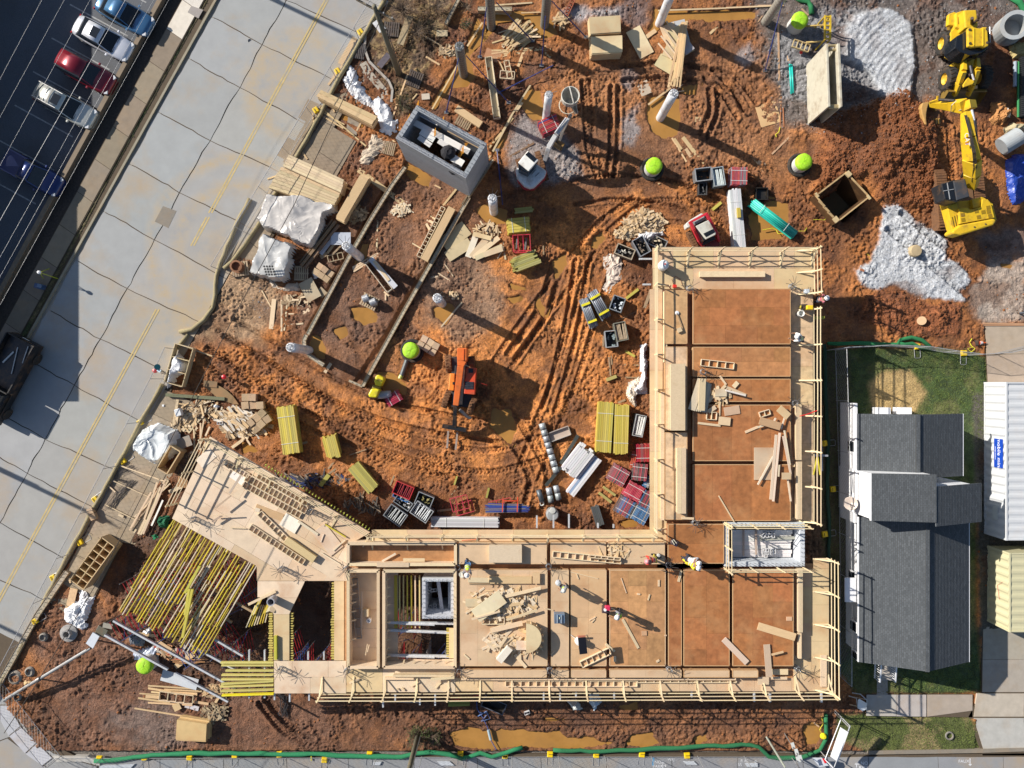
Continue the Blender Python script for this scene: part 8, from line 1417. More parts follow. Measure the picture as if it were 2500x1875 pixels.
part(t,'cone',MB().lathe(c_,[(.25,.35),(.62,1.0),(.62,1.5),(.57,1.5),(.57,1.0),(.2,.4),(.01,.4)],24),paint,(.5,.5,.46));part(t,'rim',MB().ring(c_+Vector((0,0,1.5)),(0,0,1),.6,.03,26,6),paint,(.66,.64,.56));part(t,'base_ring',MB().ring(c_+Vector((-.08,-.2,.3)),(0,0,1),.6,.035,24,6),paint,(.6,.56,.45));part(t,'top_bar',MB().bar(c_+Vector((-.08,.58,1.54)),c_+Vector((.2,-.55,1.54)),.07,.06),paint,(.6,.58,.52));part(t,'chute',MB().bar(Q(960,330,.9),Q(1040,460,.35),.04,.2).bar(Q(1040,300,.9),Q(1062,455,.35),.04,.2).bar(Q(1005,330,.7),Q(1050,455,.25),.3,.03),paint,(.5,.45,.36))
O(3,0)
def cpipe(label,x1,y1,z1,x2,y2,z2,r,rin,col=(.33,.36,.38)):
 a,b_=Q(x1,y1,z1),Q(x2,y2,z2);d=(b_-a);L=d.length;t=thing('concrete_pipe',label,'pipe',(a.x,a.y,0));part(t,'barrel',MB().lathe(a,[(.01,.0),(r,0),(r,L),(rin,L),(rin,L*.3),(.01,L*.3)],26,axis=d),conc,col,smooth=False);return t
cpipe('grey concrete pipe standing at the right edge near the loader',2010,265,0,2090,200,1.5,.95,.68);cpipe('grey concrete pipe leaning at the right edge beside the boom',1975,1190,.75,2120,1100,1.0,.62,.3);part_=None
for i,(x,c_)in enumerate(((2085,(.3,.36,.42)),(2112,(.02,.2,.06)),(2140,(.015,.016,.018)))):
 O(3,0);b=MB();y=490
 if i==2:
  pr=[];n=60
  for k in range(n):pr.append((.30 if k%2 else.26,4.2*k/n))
  b.lathe(Q(2150,950,.35),pr,16,axis=(0,1,0))
 else:b.cyl(Q(x,500,.3),Q(x-2,700 if i==0 else 950,.3),.12 if i==0 else.08,n=12)
 single('drain_pipe',b,plastic,['grey drain pipe at the right edge beside the sandbags','thin green pipe at the right edge','black corrugated pipe along the right edge'][i],'pipe',c_)
t=thing('edge_frame','yellow steel ladder frame standing above the trench shield','frame',Q(565,220,0));b=MB();YF=(.58,.40,.03)
for x in(545,588):part(t,'upright',MB().bar(Q(x,125,1.6),Q(x-2,325,1.6),.1,.12),paint,YF);
for k in range(6):part(t,'rung',MB().bar(Q(545,135+36*k,1.6),Q(588,135+36*k,1.6),.08,.1),paint,YF)
for x,y in((545,130),(588,130),(545,320),(588,320)):a=Q(x,y,1.55);part(t,'leg',MB().cyl(a,Vector((a.x,a.y,-.05)),.05,n=8),paint,YF)
for y,x0 in((208,345),(338,390)):part(t,'side_arm',MB().bar(Q(x0,y+6,.6),Q(545,y-4,1.2),.09,.1),paint,(.4,.28,.08))
ladder(290,345,420,390,62,4,.5,'small tan ladder panel left of the trench shield',col=(.52,.4,.2));single('plastic_plug',MB().lathe(Q(350,425,.1),[(.12,0),(.1,.12),(.01,.14)],10),plastic,'small red cap beside the tan ladder panel','cap',(.6,.02,.01))
O(3,1);single('stone_stub',MB().lathe(Q(1262,545,.15),[(.42,-.1),(.42,.3),(.36,.38),(.01,.4)],16),conc,'round concrete stub half buried in the white gravel','stub',(.42,.33,.2));single('round_disc',MB().cyl(Q(1328,1105,.2),Q(1328,1105,.3),.3,n=22),ply,'round wooden disc on the red soil below the gravel','disc',(.5,.34,.2))
b=MB();p=Q(1790,1285,0);t=thing('traffic_cone','fallen orange traffic cone beside the lawn fence','cone',p);part(t,'cone',MB().cyl(Q(1775,1285,.15),Q(1850,1283,.12),.15,.03,14),plastic,(.8,.12,.02));part(t,'stripe',MB().cyl(Q(1800,1285,.15),Q(1820,1284,.14),.125,.09,14),plastic,(.7,.7,.7));part(t,'base',MB().box(Q(1772,1285,.15),(.04,.36,.36)),rubber)
def rope(label,c,r,pts,col,rr_=.02,z=.08,cat='rope'):O(c,r);single('rope',MB().tube([Q(x,y,z)for x,y in pts],rr_,5),cloth,label,cat,col)
YR=(.62,.58,.04);rope('yellow rope from trench box to teal pipes',3,1,[(590,230),(540,290),(480,285),(430,290),(410,330),(380,380),(330,378)],YR);rope('yellow tape floating on the puddle by the teal pipes',3,1,[(40,370),(120,355),(150,370),(165,400),(230,400),(270,425)],YR,.03);rope('tangled yellow rope on the fence above the lawn',3,1,[(1735,1250),(1715,1280),(1740,1320),(1700,1330),(1730,1360),(1760,1330),(1720,1300)],YR,.03);rope('yellow hose end at the upper right mud',3,0,[(180,1030),(170,1070),(145,1090),(150,1110)],YR,.03);rope('yellow cord beside the white gravel',3,1,[(880,560),(905,580),(935,615),(900,600)],YR,.015)
rope('red cord on the right guard rail of the upper wing',3,2,[(340,385),(400,370),(480,340)],(.7,.02,.02),.03,ZB+.9);rope('red strap near the inner deck corner',1,2,[(1750,1392),(1800,1388),(1860,1385),(1905,1350)],(.6,.05,.02),.02,ZB+.1);rope('red rope hanging below the lower deck edge',1,3,[(1640,1090),(1700,1105),(1760,1090),(1860,1078),(1890,1068)],(.5,.02,.03),.03,1.0);rope('yellow rope loop on the lower left dirt',1,3,[(530,1540),(533,1600)],YR,.04);rope('yellow hose over the green sock in the corner',3,3,[(515,1240),(530,1300),(500,1350),(545,1420)],(.7,.6,.05),.02)
O(3,3);single('yellow_coupling',MB().lathe(Q(525,1395,.2),[(.18,0),(.22,.1),(.15,.25),(.01,.27)],12),plastic,'bright yellow coupling on the green sock by the drain pit','coupling',(.8,.72,.02));O(1,3);rope('blue hose in the puddle below the deck',1,3,[(1870,1120),(1875,1180),(1920,1250),(1960,1330),(1975,1400),(1990,1440),(2030,1510)],(.06,.1,.3),.03)
rope('blue plastic strips heaped beside the blue hose',1,3,[(1880,1240),(1950,1200),(1980,1260),(1910,1280),(1960,1220),(1900,1210)],(.12,.2,.42),.04);single('blue_hose_end',MB().cyl(Q(1965,1350,.1),Q(1985,1430,.1),.1,n=8),plastic,'grey blue hose end lying in the puddle','hose',(.35,.45,.5))
# deck gear
O(2,1);t=thing('gas_cylinder','white round gas cylinder at the top left corner of the deck','gas cylinder',Q(1403,648,ZB));c_=Q(1403,648,ZB+.9);c_.z=ZB;part(t,'tank',MB().lathe(c_,[(.28,0),(.32,.15),(.32,.75),(.24,.92),(.08,.98),(.01,.98)],22),paint,(.72,.76,.8),smooth=True);part(t,'valve',MB().cyl(c_+Vector((0,0,.95)),c_+Vector((0,0,1.08)),.05,n=8),paint,(.6,.05,.04));rope('black hose loop beside the gas cylinder',2,1,[(1410,690),(1440,715),(1400,720),(1420,680)],(.05,.04,.04),.015,ZB+.1);rope('dark red hose loop below the gas cylinder',2,1,[(1480,825),(1460,770),(1490,745),(1530,770),(1550,830)],(.2,.06,.03),.015,ZB+.05)
single('red_torch',MB().bar(Q(1468,825,ZB+.2),Q(1500,826,ZB+.2),.2,.15),paint,'small red torch box left of the large brown panel','tool',(.7,.03,.02),bevel=.03);t=thing('mop','long handled push broom lying on the left panel strip','broom',Q(1525,1110,ZT));part(t,'handle',MB().cyl(Q(1500,1045,ZT+.1),Q(1552,1190,ZT+.1),.03,n=6),wood,OLD);part(t,'head',MB().box(Q(1522,1180,ZT+.1),(.3,.28,.12),rz=.4),plastic,(.62,.48,.3));part(t,'cloth',MB().lathe(Q(1503,1042,ZT),[(.14,0),(.12,.08),(.01,.1)],9),cloth,(.7,.72,.76))
O(2,3);t=thing('tool_chest','blue grey tool chest on the tan panel right of the scrap pile','chest',Q(552,452,ZT));part(t,'chest',MB().box(Q(552,452,ZT+.55)*1+Vector((0,0,-.28)),(.68,.62,.5)),paint,(.13,.2,.29),bevel=.03);part(t,'lid_rib',MB().bar(Q(535,420,ZT+.57),Q(535,485,ZT+.57),.05,.04).bar(Q(568,420,ZT+.57),Q(568,485,ZT+.57),.05,.04),paint,(.3,.36,.42));part(t,'handle_bar',MB().bar(Q(512,412,ZT+.5),Q(515,490,ZT+.5),.04,.04),paint,(.2,.22,.25));part(t,'latch',MB().box(Q(551,445,ZT+.57),(.05,.12,.03)),paint,(.7,.7,.5))
t=thing('roofed_lamp','black panel on a stand with a white tank under it, on the tan panel','panel',Q(738,670,ZT));part(t,'black_panel',MB().prism([Q(*q_,ZT+1.5)for q_ in((700,605),(762,600),(778,732),(714,740))],ZT+1.45,ZT+1.5),plastic,(.008,.008,.012));c_=Q(712,640,ZT+.5);part(t,'stand',MB().cyl(c_,c_+Vector((0,0,.95)),.03,n=8),steel,(.3,.3,.3));part(t,'tank',MB().lathe(c_-Vector((.05,0,.45)),[(.2,0),(.24,.2),(.2,.5),(.01,.55)],16),plastic,(.75,.75,.72));part(t,'red_base',MB().bar(Q(695,590,ZT+.3),Q(762,588,ZT+.3),.05,.04).bar(Q(700,598,ZT+.3),Q(760,596,ZT+.3),.04,.04),paint,(.45,.15,.1))
for a in((-.5,.3),(.5,.3),(0,-.6)):part(t,'leg',MB().cyl(c_,c_+Vector((a[0],a[1],-.48)),.02,n=6),steel,(.3,.3,.3))
t=thing('wheelbarrow','red trowel machine in front of the worker with the white helmet','machine',Q(932,368,ZT));part(t,'tray',MB().box(Q(925,372,ZT+.35),(.5,.45,.25)),paint,(.06,.04,.05),bevel=.03);part(t,'engine',MB().box(Q(940,362,ZT+.6),(.34,.3,.3)),paint,(.6,.03,.1),bevel=.05);part(t,'filter',MB().cyl(Q(920,378,ZT+.5),Q(920,378,ZT+.75),.1,n=12),plastic,(.6,.6,.62))
for s_ in(-8,10):part(t,'handle',MB().cyl(Q(955,368+s_,ZT+.6),Q(1000,385+s_,ZT+.95),.02,n=6),steel,(.1,.1,.1));part(t,'wheel',MB().cyl(Q(915,370+s_*2.4,ZT+.15),Q(915,370+s_*2.9,ZT+.15),.15,n=14),rubber)
O(2,2);t=thing('generator','small black and silver generator on the brown panel by the inner corner','generator',Q(1480,1408,ZT));part(t,'body',MB().box(Q(1480,1408,ZT+.25),(.42,.34,.4),rz=-.5),paint,(.03,.03,.06),bevel=.03);part(t,'frame',MB().tube([Q(1462,1392,ZT+.5),Q(1482,1425,ZT+.5)],.03).tube([Q(1475,1385,ZT+.5),Q(1500,1415,ZT+.5)],.03),paint,(.7,.66,.5));t=thing('generator','small grey machine beside the worker in red','machine',Q(1355,1518,ZT));part(t,'body',MB().box(Q(1353,1522,ZT+.2),(.3,.3,.35),rz=.4),paint,(.1,.1,.1),bevel=.04);part(t,'cap',MB().lathe(Q(1353,1512,ZT+.4),[(.12,0),(.1,.1),(.01,.12)],12),plastic,(.5,.5,.48))
O(1,3);t=thing('grey_tube','grey plastic tube stub standing on the pale deck by the joists','tube',Q(205,312,ZB));c_=Q(205,312,ZB+.6);c_.z=ZB;part(t,'tube',MB().lathe(c_,[(.26,0),(.26,.7),(.20,.7),(.20,.05),(.01,.05)],22),plastic,(.35,.35,.38));single('paint_tin',MB().lathe(Q(1003,455,ZB-.38),[(.15,0),(.15,.3),(.13,.3),(.13,.1),(.01,.1)],14),plastic,'white tin standing in the narrow trough form','tin',(.75,.75,.78))
O(3,1);t=thing('jumping_machine','yellow machine with black engine at the gap in the right guard rail','machine',Q(400,1000,ZB));part(t,'yellow_body',MB().box(Q(412,1000,ZB+.5),(.42,.28,.5)),paint,(.8,.55,.02),bevel=.05);part(t,'engine',MB().box(Q(370,992,ZB+.4),(.4,.3,.4)),paint,(.05,.04,.03),bevel=.04);part(t,'exhaust',MB().cyl(Q(350,985,ZB+.6),Q(345,1005,ZB+.7),.05,n=8),paint,(.5,.4,.05));t=thing('white_bucket','white bucket beside the yellow machine on the upper wing','bucket',Q(355,1045,ZB));c_=Q(355,1045,ZB+.45);c_.z=ZB;part(t,'pail',MB().lathe(c_,[(.17,0),(.21,.45),(.18,.45),(.15,.05),(.01,.05)],20),plastic,(.8,.8,.76));t=thing('light_box','small white work light on the right strip of the upper wing','lamp',Q(395,868,ZB));part(t,'box',MB().box(Q(395,868,ZB+.3),(.3,.3,.3)),plastic,(.45,.5,.55),bevel=.03);part(t,'grid',MB().bar(Q(388,858,ZB+.47),Q(402,878,ZB+.47),.03,.02),plastic,(.8,.82,.85))
for y0 in(855,1240,1290):loose(460,y0,500,y0,16,z=2.6,color=(.4,.4,.42),surf='scaffold below the rail')if False else None
many(3,2,[(480,680,505,860,10),(490,680,450,860,10)],color=(.62,.55,.05),surf='scaffold below the right rail',z=ZB+.5,kind='beam',name='joist_beam');O(3,1);loose(450,1083,540,1080,24,z=2.9,t=.1,color=(.45,.43,.05),kind='beam',surf='gap in the right rail',name='joist_beam')
O(3,2);t=thing('scaffold_bracket','grey scaffold bracket sticking out right of the upper wing','scaffold',Q(520,700,0));part(t,'horizontal',MB().bar(Q(450,702,2.8),Q(568,705,2.8),.12,.1),steel,(.45,.48,.52));part(t,'vertical',MB().bar(Q(512,575,2.6),Q(520,830,2.6),.1,.1),steel,(.4,.42,.45));part(t,'post',MB().cyl(Q(520,702,2.7),Q(520,702,2.7)-Vector((0,0,2.75)),.05,n=8),steel,(.3,.3,.32))
# bottom right signs and street gear
O(3,3);t=thing('site_sign','big white sign board on a leaning frame in the bottom corner','sign',Q(660,1470,0));P4=[Q(672,1330,2.3),Q(735,1370,2.3),Q(650,1610,1.6),Q(590,1568,1.6)];part(t,'board',MB().add([v for v in P4]+[v-Vector((0,0,.05))for v in P4],[(0,3,2,1),(4,5,6,7),(0,1,5,4),(1,2,6,5),(2,3,7,6),(3,0,4,7)]),plastic,(.85,.85,.86))
for a,c in(((680,1248,1.2),(545,1590,1.2)),((748,1320,2.3),(620,1650,1.6)),((680,1250,1.2),(748,1320,2.3)),((545,1590,1.2),(612,1659,1.6))):part(t,'frame_tube',MB().cyl(Q(*a),Q(*c),.035,n=6),steel,(.55,.57,.6))
for v in((690,1260,1.2),(560,1585,1.2),(740,1330,2.2)):a=Q(*v);part(t,'leg',MB().cyl(a,Vector((a.x,a.y,-.05)),.03,n=6),steel,(.5,.5,.52))
O(3,3);t=thing('a_board','white folding barrier sign by the front pavement','sign',Q(845,1130,0));part(t,'face',MB().add([Q(812,1105,.9),Q(825,1100,.9),Q(885,1135,.9),Q(875,1185,.2),Q(850,1200,.1),Q(812,1175,.2)],[(0,1,2,3,4,5)]),plastic,(.7,.75,.82));part(t,'frame',MB().tube([Q(765,1050,.5),Q(830,1060,.9),Q(885,1110,.9),Q(880,1190,.3)],.03).tube([Q(740,1075,.2),Q(800,1095,.6),Q(812,1175,.3)],.03),steel,(.5,.55,.6))
for i,(a,c)in enumerate((((72,1408,.1),(225,1659,2.6)),((215,1370,.1),(350,1600,2.2)),((290,1440,.1),(330,1659,2.2)))):
 t=thing('sign_post',['thick pale post leaning over the bottom street','thin post with three small signs near the drain pit','thin post with two small signs at the street edge'][i],'sign post',Q(a[0],a[1],0));p0,p1=Q(*a),Q(*c);p1=Vector((p1.x,p1.y,c[2]));part(t,'post',MB().cyl(p0-Vector((0,0,.3)),p1,.07 if i==0 else.03,n=8),steel,(.42,.46,.40)if i==0 else(.25,.25,.25))
 for k in range((0,3,2)[i]):f=p0.lerp(p1,.45+.22*k);part(t,'sign_plate',MB().box(f+Vector((.05,0,.1)),(.22,.4,.03),rz=.3),plastic,(.62,.64,.62))
O(3,3);single('banner',MB().prism([Q(*q_,1.0)for q_ in((440,1578),(520,1578),(575,1640),(500,1650))],.95,1.0),plastic,'grey white fence banner with a red corner at the bottom street','banner',(.6,.64,.7));single('banner',MB().prism([Q(*q_,1.0)for q_ in((520,1578),(542,1582),(556,1612),(540,1618))],1.02,1.06),plastic,'small red tag on the grey fence banner','tag',(.7,.01,.02));single('storm_drain',MB().ring(Q(1553,1398,.05),(0,0,1),.25,.06,18,6),conc,'round drain ring in the grass verge at the bottom','drain',(.2,.19,.17))
for c,r,q4,l in((2,3,((1550,1605),(1640,1605),(1670,1635),(1580,1632)),'white panel on the street fence below the deck, centre'),(1,3,((1035,1612),(1100,1610),(1085,1637),(1028,1637)),'small white panel on the street left of the pole'),(0,3,((820,1640),(1090,1628),(1060,1659),(800,1659)),'long white panel at the bottom street, left side'),(1,3,((1550,1605),(1650,1605),(1690,1640),(1580,1640)),'white panel on the street right of the pole'),(2,3,((2050,1620),(2157,1620),(2157,1650),(2070,1650)),'white panel near the arrow marks on the street')):
 O(c,r);single('fence_panel_sign',MB().prism([Q(*q_,.1)for q_ in q4],.05,.1),plastic,l,'sign',(.55,.58,.62))
O(0,1);t=thing('survey_tripod','yellow tripod with white head standing on the shaded pavement','tripod',Q(350,730,0));hd=Q(318,713,1.5)
for a in((400,683),(470,765),(352,765)):part(t,'leg',MB().cyl(hd-Vector((0,0,.05)),Q(a[0],a[1],.05),.025,n=6),paint,(.55,.6,.03))
part(t,'head',MB().lathe(hd-Vector((0,0,.1)),[(.08,0),(.13,.1),(.1,.2),(.01,.23)],12),plastic,(.8,.8,.82));O(0,1);t=thing('utility_box','blue utility box on the shaded pavement','utility box',Q(325,828,0));part(t,'cabinet',MB().box(Q(325,828,.35),(.42,.34,.7),rz=-.3),paint,(.04,.09,.2),bevel=.04);part(t,'lid',MB().box(Q(318,822,.74),(.3,.24,.05),rz=-.3),paint,(.12,.2,.32))
for i,(c,r,x,y,l)in enumerate(((0,1,1250,1510,'red topped marker post in the street beside the white bagged crate'),(0,1,1810,1560,'red topped marker post on the gravel below the driveway mouth'))):
 O(c,r);p=Q(x,y,.9);p.z=0;t=thing('marker_post',l,'marker',p);part(t,'post',MB().cyl(p,p+Vector((0,0,.8)),.04,n=8),paint,(.5,.5,.5));part(t,'red_head',MB().lathe(p+Vector((0,0,.7)),[(.08,0),(.17,.08),(.14,.2),(.01,.25)],12),plastic,(.65,.03,.04));part(t,'white_band',MB().ring(p+Vector((0,0,.72)),(0,0,1),.12,.03,14,5),plastic,(.75,.75,.75))
O(0,1);t=thing('street_sign','teal and light blue round sign beside the white bagged crate','sign',Q(1300,1520,0));p0=Q(1310,1530,0);part(t,'post',MB().cyl(p0,Q(1285,1500,1.8),.03,n=6),steel,(.5,.5,.5));part(t,'disc',MB().cyl(Q(1275,1480,1.8),Q(1275,1480,1.85),.2,n=16),plastic,(.03,.16,.18));part(t,'plate',MB().box(Q(1288,1508,1.75),(.26,.2,.04),rz=-.5),plastic,(.5,.65,.75))
O(0,3);t=thing('signal_box','white topped sign panel at the end of the slanting grey pole','sign',Q(750,625,0));part(t,'panel',MB().prism([Q(*q_,1.7)for q_ in((752,560),(805,592),(752,692),(695,650))],1.62,1.7),plastic,(.6,.64,.7));part(t,'post',MB().cyl(Q(765,620,0),Q(752,620,1.65),.05,n=8),steel,(.3,.3,.3));t=thing('lying_pole','long grey steel pole slanting over the lower left dirt','pole',Q(380,900,0));part(t,'tube',MB().cyl(Q(30,1115,.6),Q(735,690,1.5),.09,.08,12),paint,(.16,.17,.18));part(t,'second_tube',MB().cyl(Q(45,1095,.5),Q(700,700,1.3),.05,n=8),steel,(.25,.27,.29));part(t,'collar',MB().cyl(Q(300,950,1.0),Q(325,935,1.0),.15,n=12),steel,(.2,.2,.2));part(t,'prop_leg',MB().cyl(Q(320,935,.95),Q(340,940,-.1),.05,n=8),steel,(.2,.2,.2))
t=thing('concrete_ring','grey concrete ring beside the bright white cloth','ring',Q(540,575,0));c_=Q(540,575,.3);c_.z=0;part(t,'flange',MB().lathe(c_,[(.6,-.1),(.6,.12),(.34,.2),(.3,.4),(.2,.4),(.2,.1),(.01,.1)],22),conc,(.32,.31,.3));single('dark_box',MB().box(Q(870,525,.8),(.75,.6,1.5),rz=-.5),paint,'dark green cabinet behind the slanting pole','cabinet',(.12,.12,.09),bevel=.03);loose(835,500,910,515,40,z=1.62,color=(.3,.29,.24),kind='sheet',surf='dark cabinet');
for i,(x,y,s_)in enumerate(((120,925,.5),(240,880,.35),(350,600,.3),(140,1085,.3))):p=Q(x,y,.1);p.z=-.1;single('concrete_stub',MB().lathe(p,[(s_,0),(s_,.2),(s_*.7,.3),(s_*.6,.15),(.01,.15)],18),conc,['large round concrete pad at the left corner','narrow concrete pad right of the corner pad','small stone lump under the left fence','small concrete lump by the corner fence'][i],'concrete pad',(.27,.25,.22))
drape('sand_bag','torn orange sandbags at the foot of the slanting pole',[(170,960),(210,940),(290,950),(250,1000),(170,1020)],.25,(.55,.38,.2),mat=cloth,cat='sandbag',seed=31);O(0,2);drape('sand_bag','white sack near the street on the dirty pavement',[(1285,285),(1330,272),(1352,300),(1320,335),(1285,320)],.3,(.72,.74,.76),mat=cloth,cat='sack',seed=32,wr=.04);drape('sand_bag','white sack on the debris beside the gravel heap',[(1715,290),(1745,280),(1772,310),(1755,330),(1720,320)],.4,(.72,.74,.76),mat=cloth,cat='sack',seed=33,wr=.04);single('white_box',MB().box(Q(1450,355,.4),(.42,.5,.4),rz=.3),plastic,'white box on the debris near the street','box',(.7,.72,.74),bevel=.03)
# shrubs, bare tree, weeds
def tree(label,c,r,x,y,h,crown,tilt=(0,0),leafy=False,n=60,name='bare_tree',lc=(.08,.11,.03)):
 O(c,r);p=Q(x,y);t=thing(name,label,'tree' if h>1.5 else 'shrub',p);b=MB();lv=MB()
 if h>1.5:b.tube([p-Vector((0,0,.2)),p+Vector((tilt[0]*.5,tilt[1]*.5,h*.5)),p+Vector((tilt[0],tilt[1],h))],[.11,.08,.03],8)
 for k in range(n):
  z=h*random.uniform(.15 if h<1.5 else.35,1);a=random.uniform(0,6.283);s_=p+Vector((tilt[0]*z/h,tilt[1]*z/h,z*.6));L=crown*random.uniform(.4,1);m_=s_+Vector((math.cos(a)*L*.5,math.sin(a)*L*.5,L*.3));e=m_+Vector((math.cos(a+random.uniform(-.6,.6))*L*.5,math.sin(a+random.uniform(-.6,.6))*L*.5,L*random.uniform(-.1,.3)));b.tube([s_,m_,e],[.016,.01,.005],4)
  for j in range(5 if leafy else 2):v=m_.lerp(e,random.random())+Vector([random.uniform(-.12,.12)for _ in range(3)]);w=[Vector([random.uniform(-.06,.06)for _ in range(3)])for _ in range(3)];lv.add([v+w[0],v+w[1],v+w[2]],[(0,1,2)])
 part(t,'trunk' if h>1.5 else 'stems',b,wood,(.14,.10,.07));part(t,'crown' if h>1.5 else 'leaves',lv,cloth,lc if leafy else(.3,.2,.1),kind='stuff')
tree('bare purple grey shrub in the middle of the leafy bank',1,0,1290,130,1.6,1.3,n=110);tree('bare twiggy shrub at the very top of the leafy bank',1,0,1560,90,1.3,1.0,n=60);tree('dry shrub left of the dark pallet on the leafy bank',1,0,1400,300,1.2,1.1,n=70);tree('small dry shrub at the top beside the concrete kerb wall',1,0,1790,90,.9,.6,n=40);tree('green weeds round the foot of the bottom utility pole',1,3,1400,1370,.9,1.1,leafy=True,n=110,name='weed_clump');tree('green weeds right of the bottom utility pole',1,3,1520,1380,.6,.8,leafy=True,n=60,name='weed_clump');tree('dark evergreen twigs by the white sheeting end',1,0,1290,860,.8,.8,leafy=True,n=60,name='weed_clump',lc=(.03,.06,.02));tree('dark green plant behind the spiral column',1,0,1790,220,1.0,.5,leafy=True,n=50,name='weed_clump',lc=(.01,.07,.02))
# ------------------------------------------------------------------ people
def skinned(name,parent,verts,edges,radii,mat,col=(.5,.5,.5),sub=2):
 me_=bpy.data.meshes.new(name);me_.from_pydata([tuple(v)for v in verts],edges,[]);me_.materials.append(mat);o=link(name,me_,parent,col);m_=o.modifiers.new('skin','SKIN');m_.use_smooth_shade=True
 for i,r_ in enumerate(radii):sv=me_.skin_vertices[0].data[i];sv.radius=(r_,r_)if not isinstance(r_,tuple)else r_;sv.use_root=(i==0)
 s_=o.modifiers.new('subsurf','SUBSURF');s_.levels=sub;s_.render_levels=sub;return o
def person(label,x,y,z,rz,vest=(.55,.75,.05),trousers=(.03,.035,.06),hat=(.8,.8,.8),bend=.1,arms='down',shirt=None,step=.12,crouch=0.0,mul=1.0):
 p=Q(x,y,z);t=thing('person',label,'person',p,rz=rz);hp=.92-crouch;V=Vector;sb,cb=math.sin(bend),math.cos(bend)
 P=lambda d,side,up=0:V((sb*d+up*0,side,hp+cb*d))
 ch,nk,hd=P(.42,0),P(.56,0),P(.70,0)+V((.03,0,0));sl,sr=P(.50,.20),P(.50,-.20)
 if arms=='down':el,er=sl+V((.05,.06,-.28)),sr+V((.05,-.06,-.28));hl,hr=el+V((.12,.0,-.24)),er+V((.12,0,-.24))
 else:el,er=sl+V((.2,.05,-.2)),sr+V((.2,-.05,-.2));hl,hr=el+V((.25,-.08,.0)),er+V((.25,.08,0))
 kl,kr=V((step+crouch*.8,.11,hp*.53)),V((-step*.3+crouch*.6,-.11,hp*.53));fl,fr=V((step,.12,.06)),V((-step,-.12,.06))
 verts=[V((0,0,hp)),P(.22,0),ch,nk,hd,P(.80,0)+V((.03,0,0)),sl,el,hl,sr,er,hr,V((0,.1,hp-.05)),kl,fl,V((0,-.1,hp-.05)),kr,fr,fl+V((.16,.01,-.03)),fr+V((.16,-.01,-.03))]
 edges=[(0,1),(1,2),(2,3),(3,4),(4,5),(2,6),(6,7),(7,8),(2,9),(9,10),(10,11),(0,12),(12,13),(13,14),(0,15),(15,16),(16,17),(14,18),(17,19)]
 rad=[.13,.12,.14,.055,.095,.07,.07,.045,.03,.07,.045,.03,.085,.06,.045,.085,.06,.045,.035,.035]
 skinned('body',t,verts,edges,rad,skin);sc_=shirt or vest
 skinned('shirt',t,[P(.05,0),P(.22,0),ch,P(.5,0),sl,el,sr,er],[(0,1),(1,2),(2,3),(2,4),(4,5),(2,6),(6,7)],[.16,.15,.165,.09,.09,.062,.09,.062],cloth,shirt or(.2,.2,.22));skinned('safety_vest',t,[P(.02,0),P(.22,0),ch,P(.47,.12),P(.47,-.12),P(.5,0)],[(0,1),(1,2),(2,3),(2,4),(2,5)],[.175,.165,.18,.105,.105,.1],cloth,vest)
 skinned('trousers',t,[V((0,0,hp)),V((0,.1,hp-.05)),kl,fl+V((0,0,.06)),V((0,-.1,hp-.05)),kr,fr+V((0,0,.06))],[(0,1),(1,2),(2,3),(0,4),(4,5),(5,6)],[.15,.105,.08,.065,.105,.08,.065],cloth,trousers)
 for f in(fl,fr):part(t,'boot',MB().box(f+V((.05,0,-.02)),(.28,.1,.09)),rubber,glob=False,bevel=.03)
 for h_,s_ in((hl,1),(hr,-1)):
  fg=MB();d=V((.10,0,-.02))if arms!='down' else V((.02,0,-.09));side=V((0,.02,0))
  for k in range(4):b0=h_+side*(k-1.5);fg.tube([b0,b0+d*(.6+.1*(k in(1,2))),b0+d*(1.0+.12*(k in(1,2)))+V((0,0,-.025))],[.011,.010,.008],5)
  fg.tube([h_+V((0,-.03*s_,0)),h_+V((0,-.05*s_,0))+d*.5],[.012,.009],5);part(t,'fingers',fg,skin,glob=False,smooth=True)
 c_=hd+V((0,0,.075));
 if hat:hh=part(t,'hard_hat',MB().lathe(c_,[(.135,-.01),(.128,.04),(.10,.10),(.05,.135),(.005,.145)],18),plastic,hat,smooth=True,glob=False);part(hh,'brim',MB().lathe(c_+V((.02,0,-.015)),[(.11,.01),(.165,.0),(.165,.012),(.11,.02)],20),plastic,hat,glob=False);part(hh,'crest',MB().tube([c_+V((-.11,0,.07)),c_+V((0,0,.15)),c_+V((.11,0,.07))],.012),plastic,hat,glob=False)
 for s_ in(-.035,.035):part(t,'eye',MB().lathe(hd+V((.088,s_,.01)),[(.002,-.012),(.012,0),(.002,.012)],8),plastic,(.05,.04,.03),glob=False)
 part(t,'nose',MB().cyl(hd+V((.09,0,.0)),hd+V((.125,0,-.03)),.01,.016,6),skin,glob=False);part(t,'mouth',MB().bar(hd+V((.092,-.02,-.055)),hd+V((.092,.02,-.055)),.01,.008),cloth,(.3,.08,.06),glob=False);part(t,'hair',MB().lathe(hd+V((-.02,0,.02)),[(.09,-.04),(.1,.02),(.08,.06)],14),cloth,(.03,.02,.015),glob=False)
 for z_ in(.15,.3):part(t,'reflective_band',MB().lathe(P(z_,0),[(.186,-.02),(.188,.02)],16,axis=(sb,0,cb)),plastic,(.65,.67,.6),glob=False)
 return t
O(2,3);person('worker in lime vest walking with a grey bag on the tan panel',580,170,ZT,2.4,hat=(.5,.52,.5),arms='down',step=.2);person('worker in lime vest and white helmet steering the red machine',1022,378,ZT,math.pi-.2,vest=(.4,.8,.04),hat=(.85,.85,.85),arms='fwd',bend=.35)
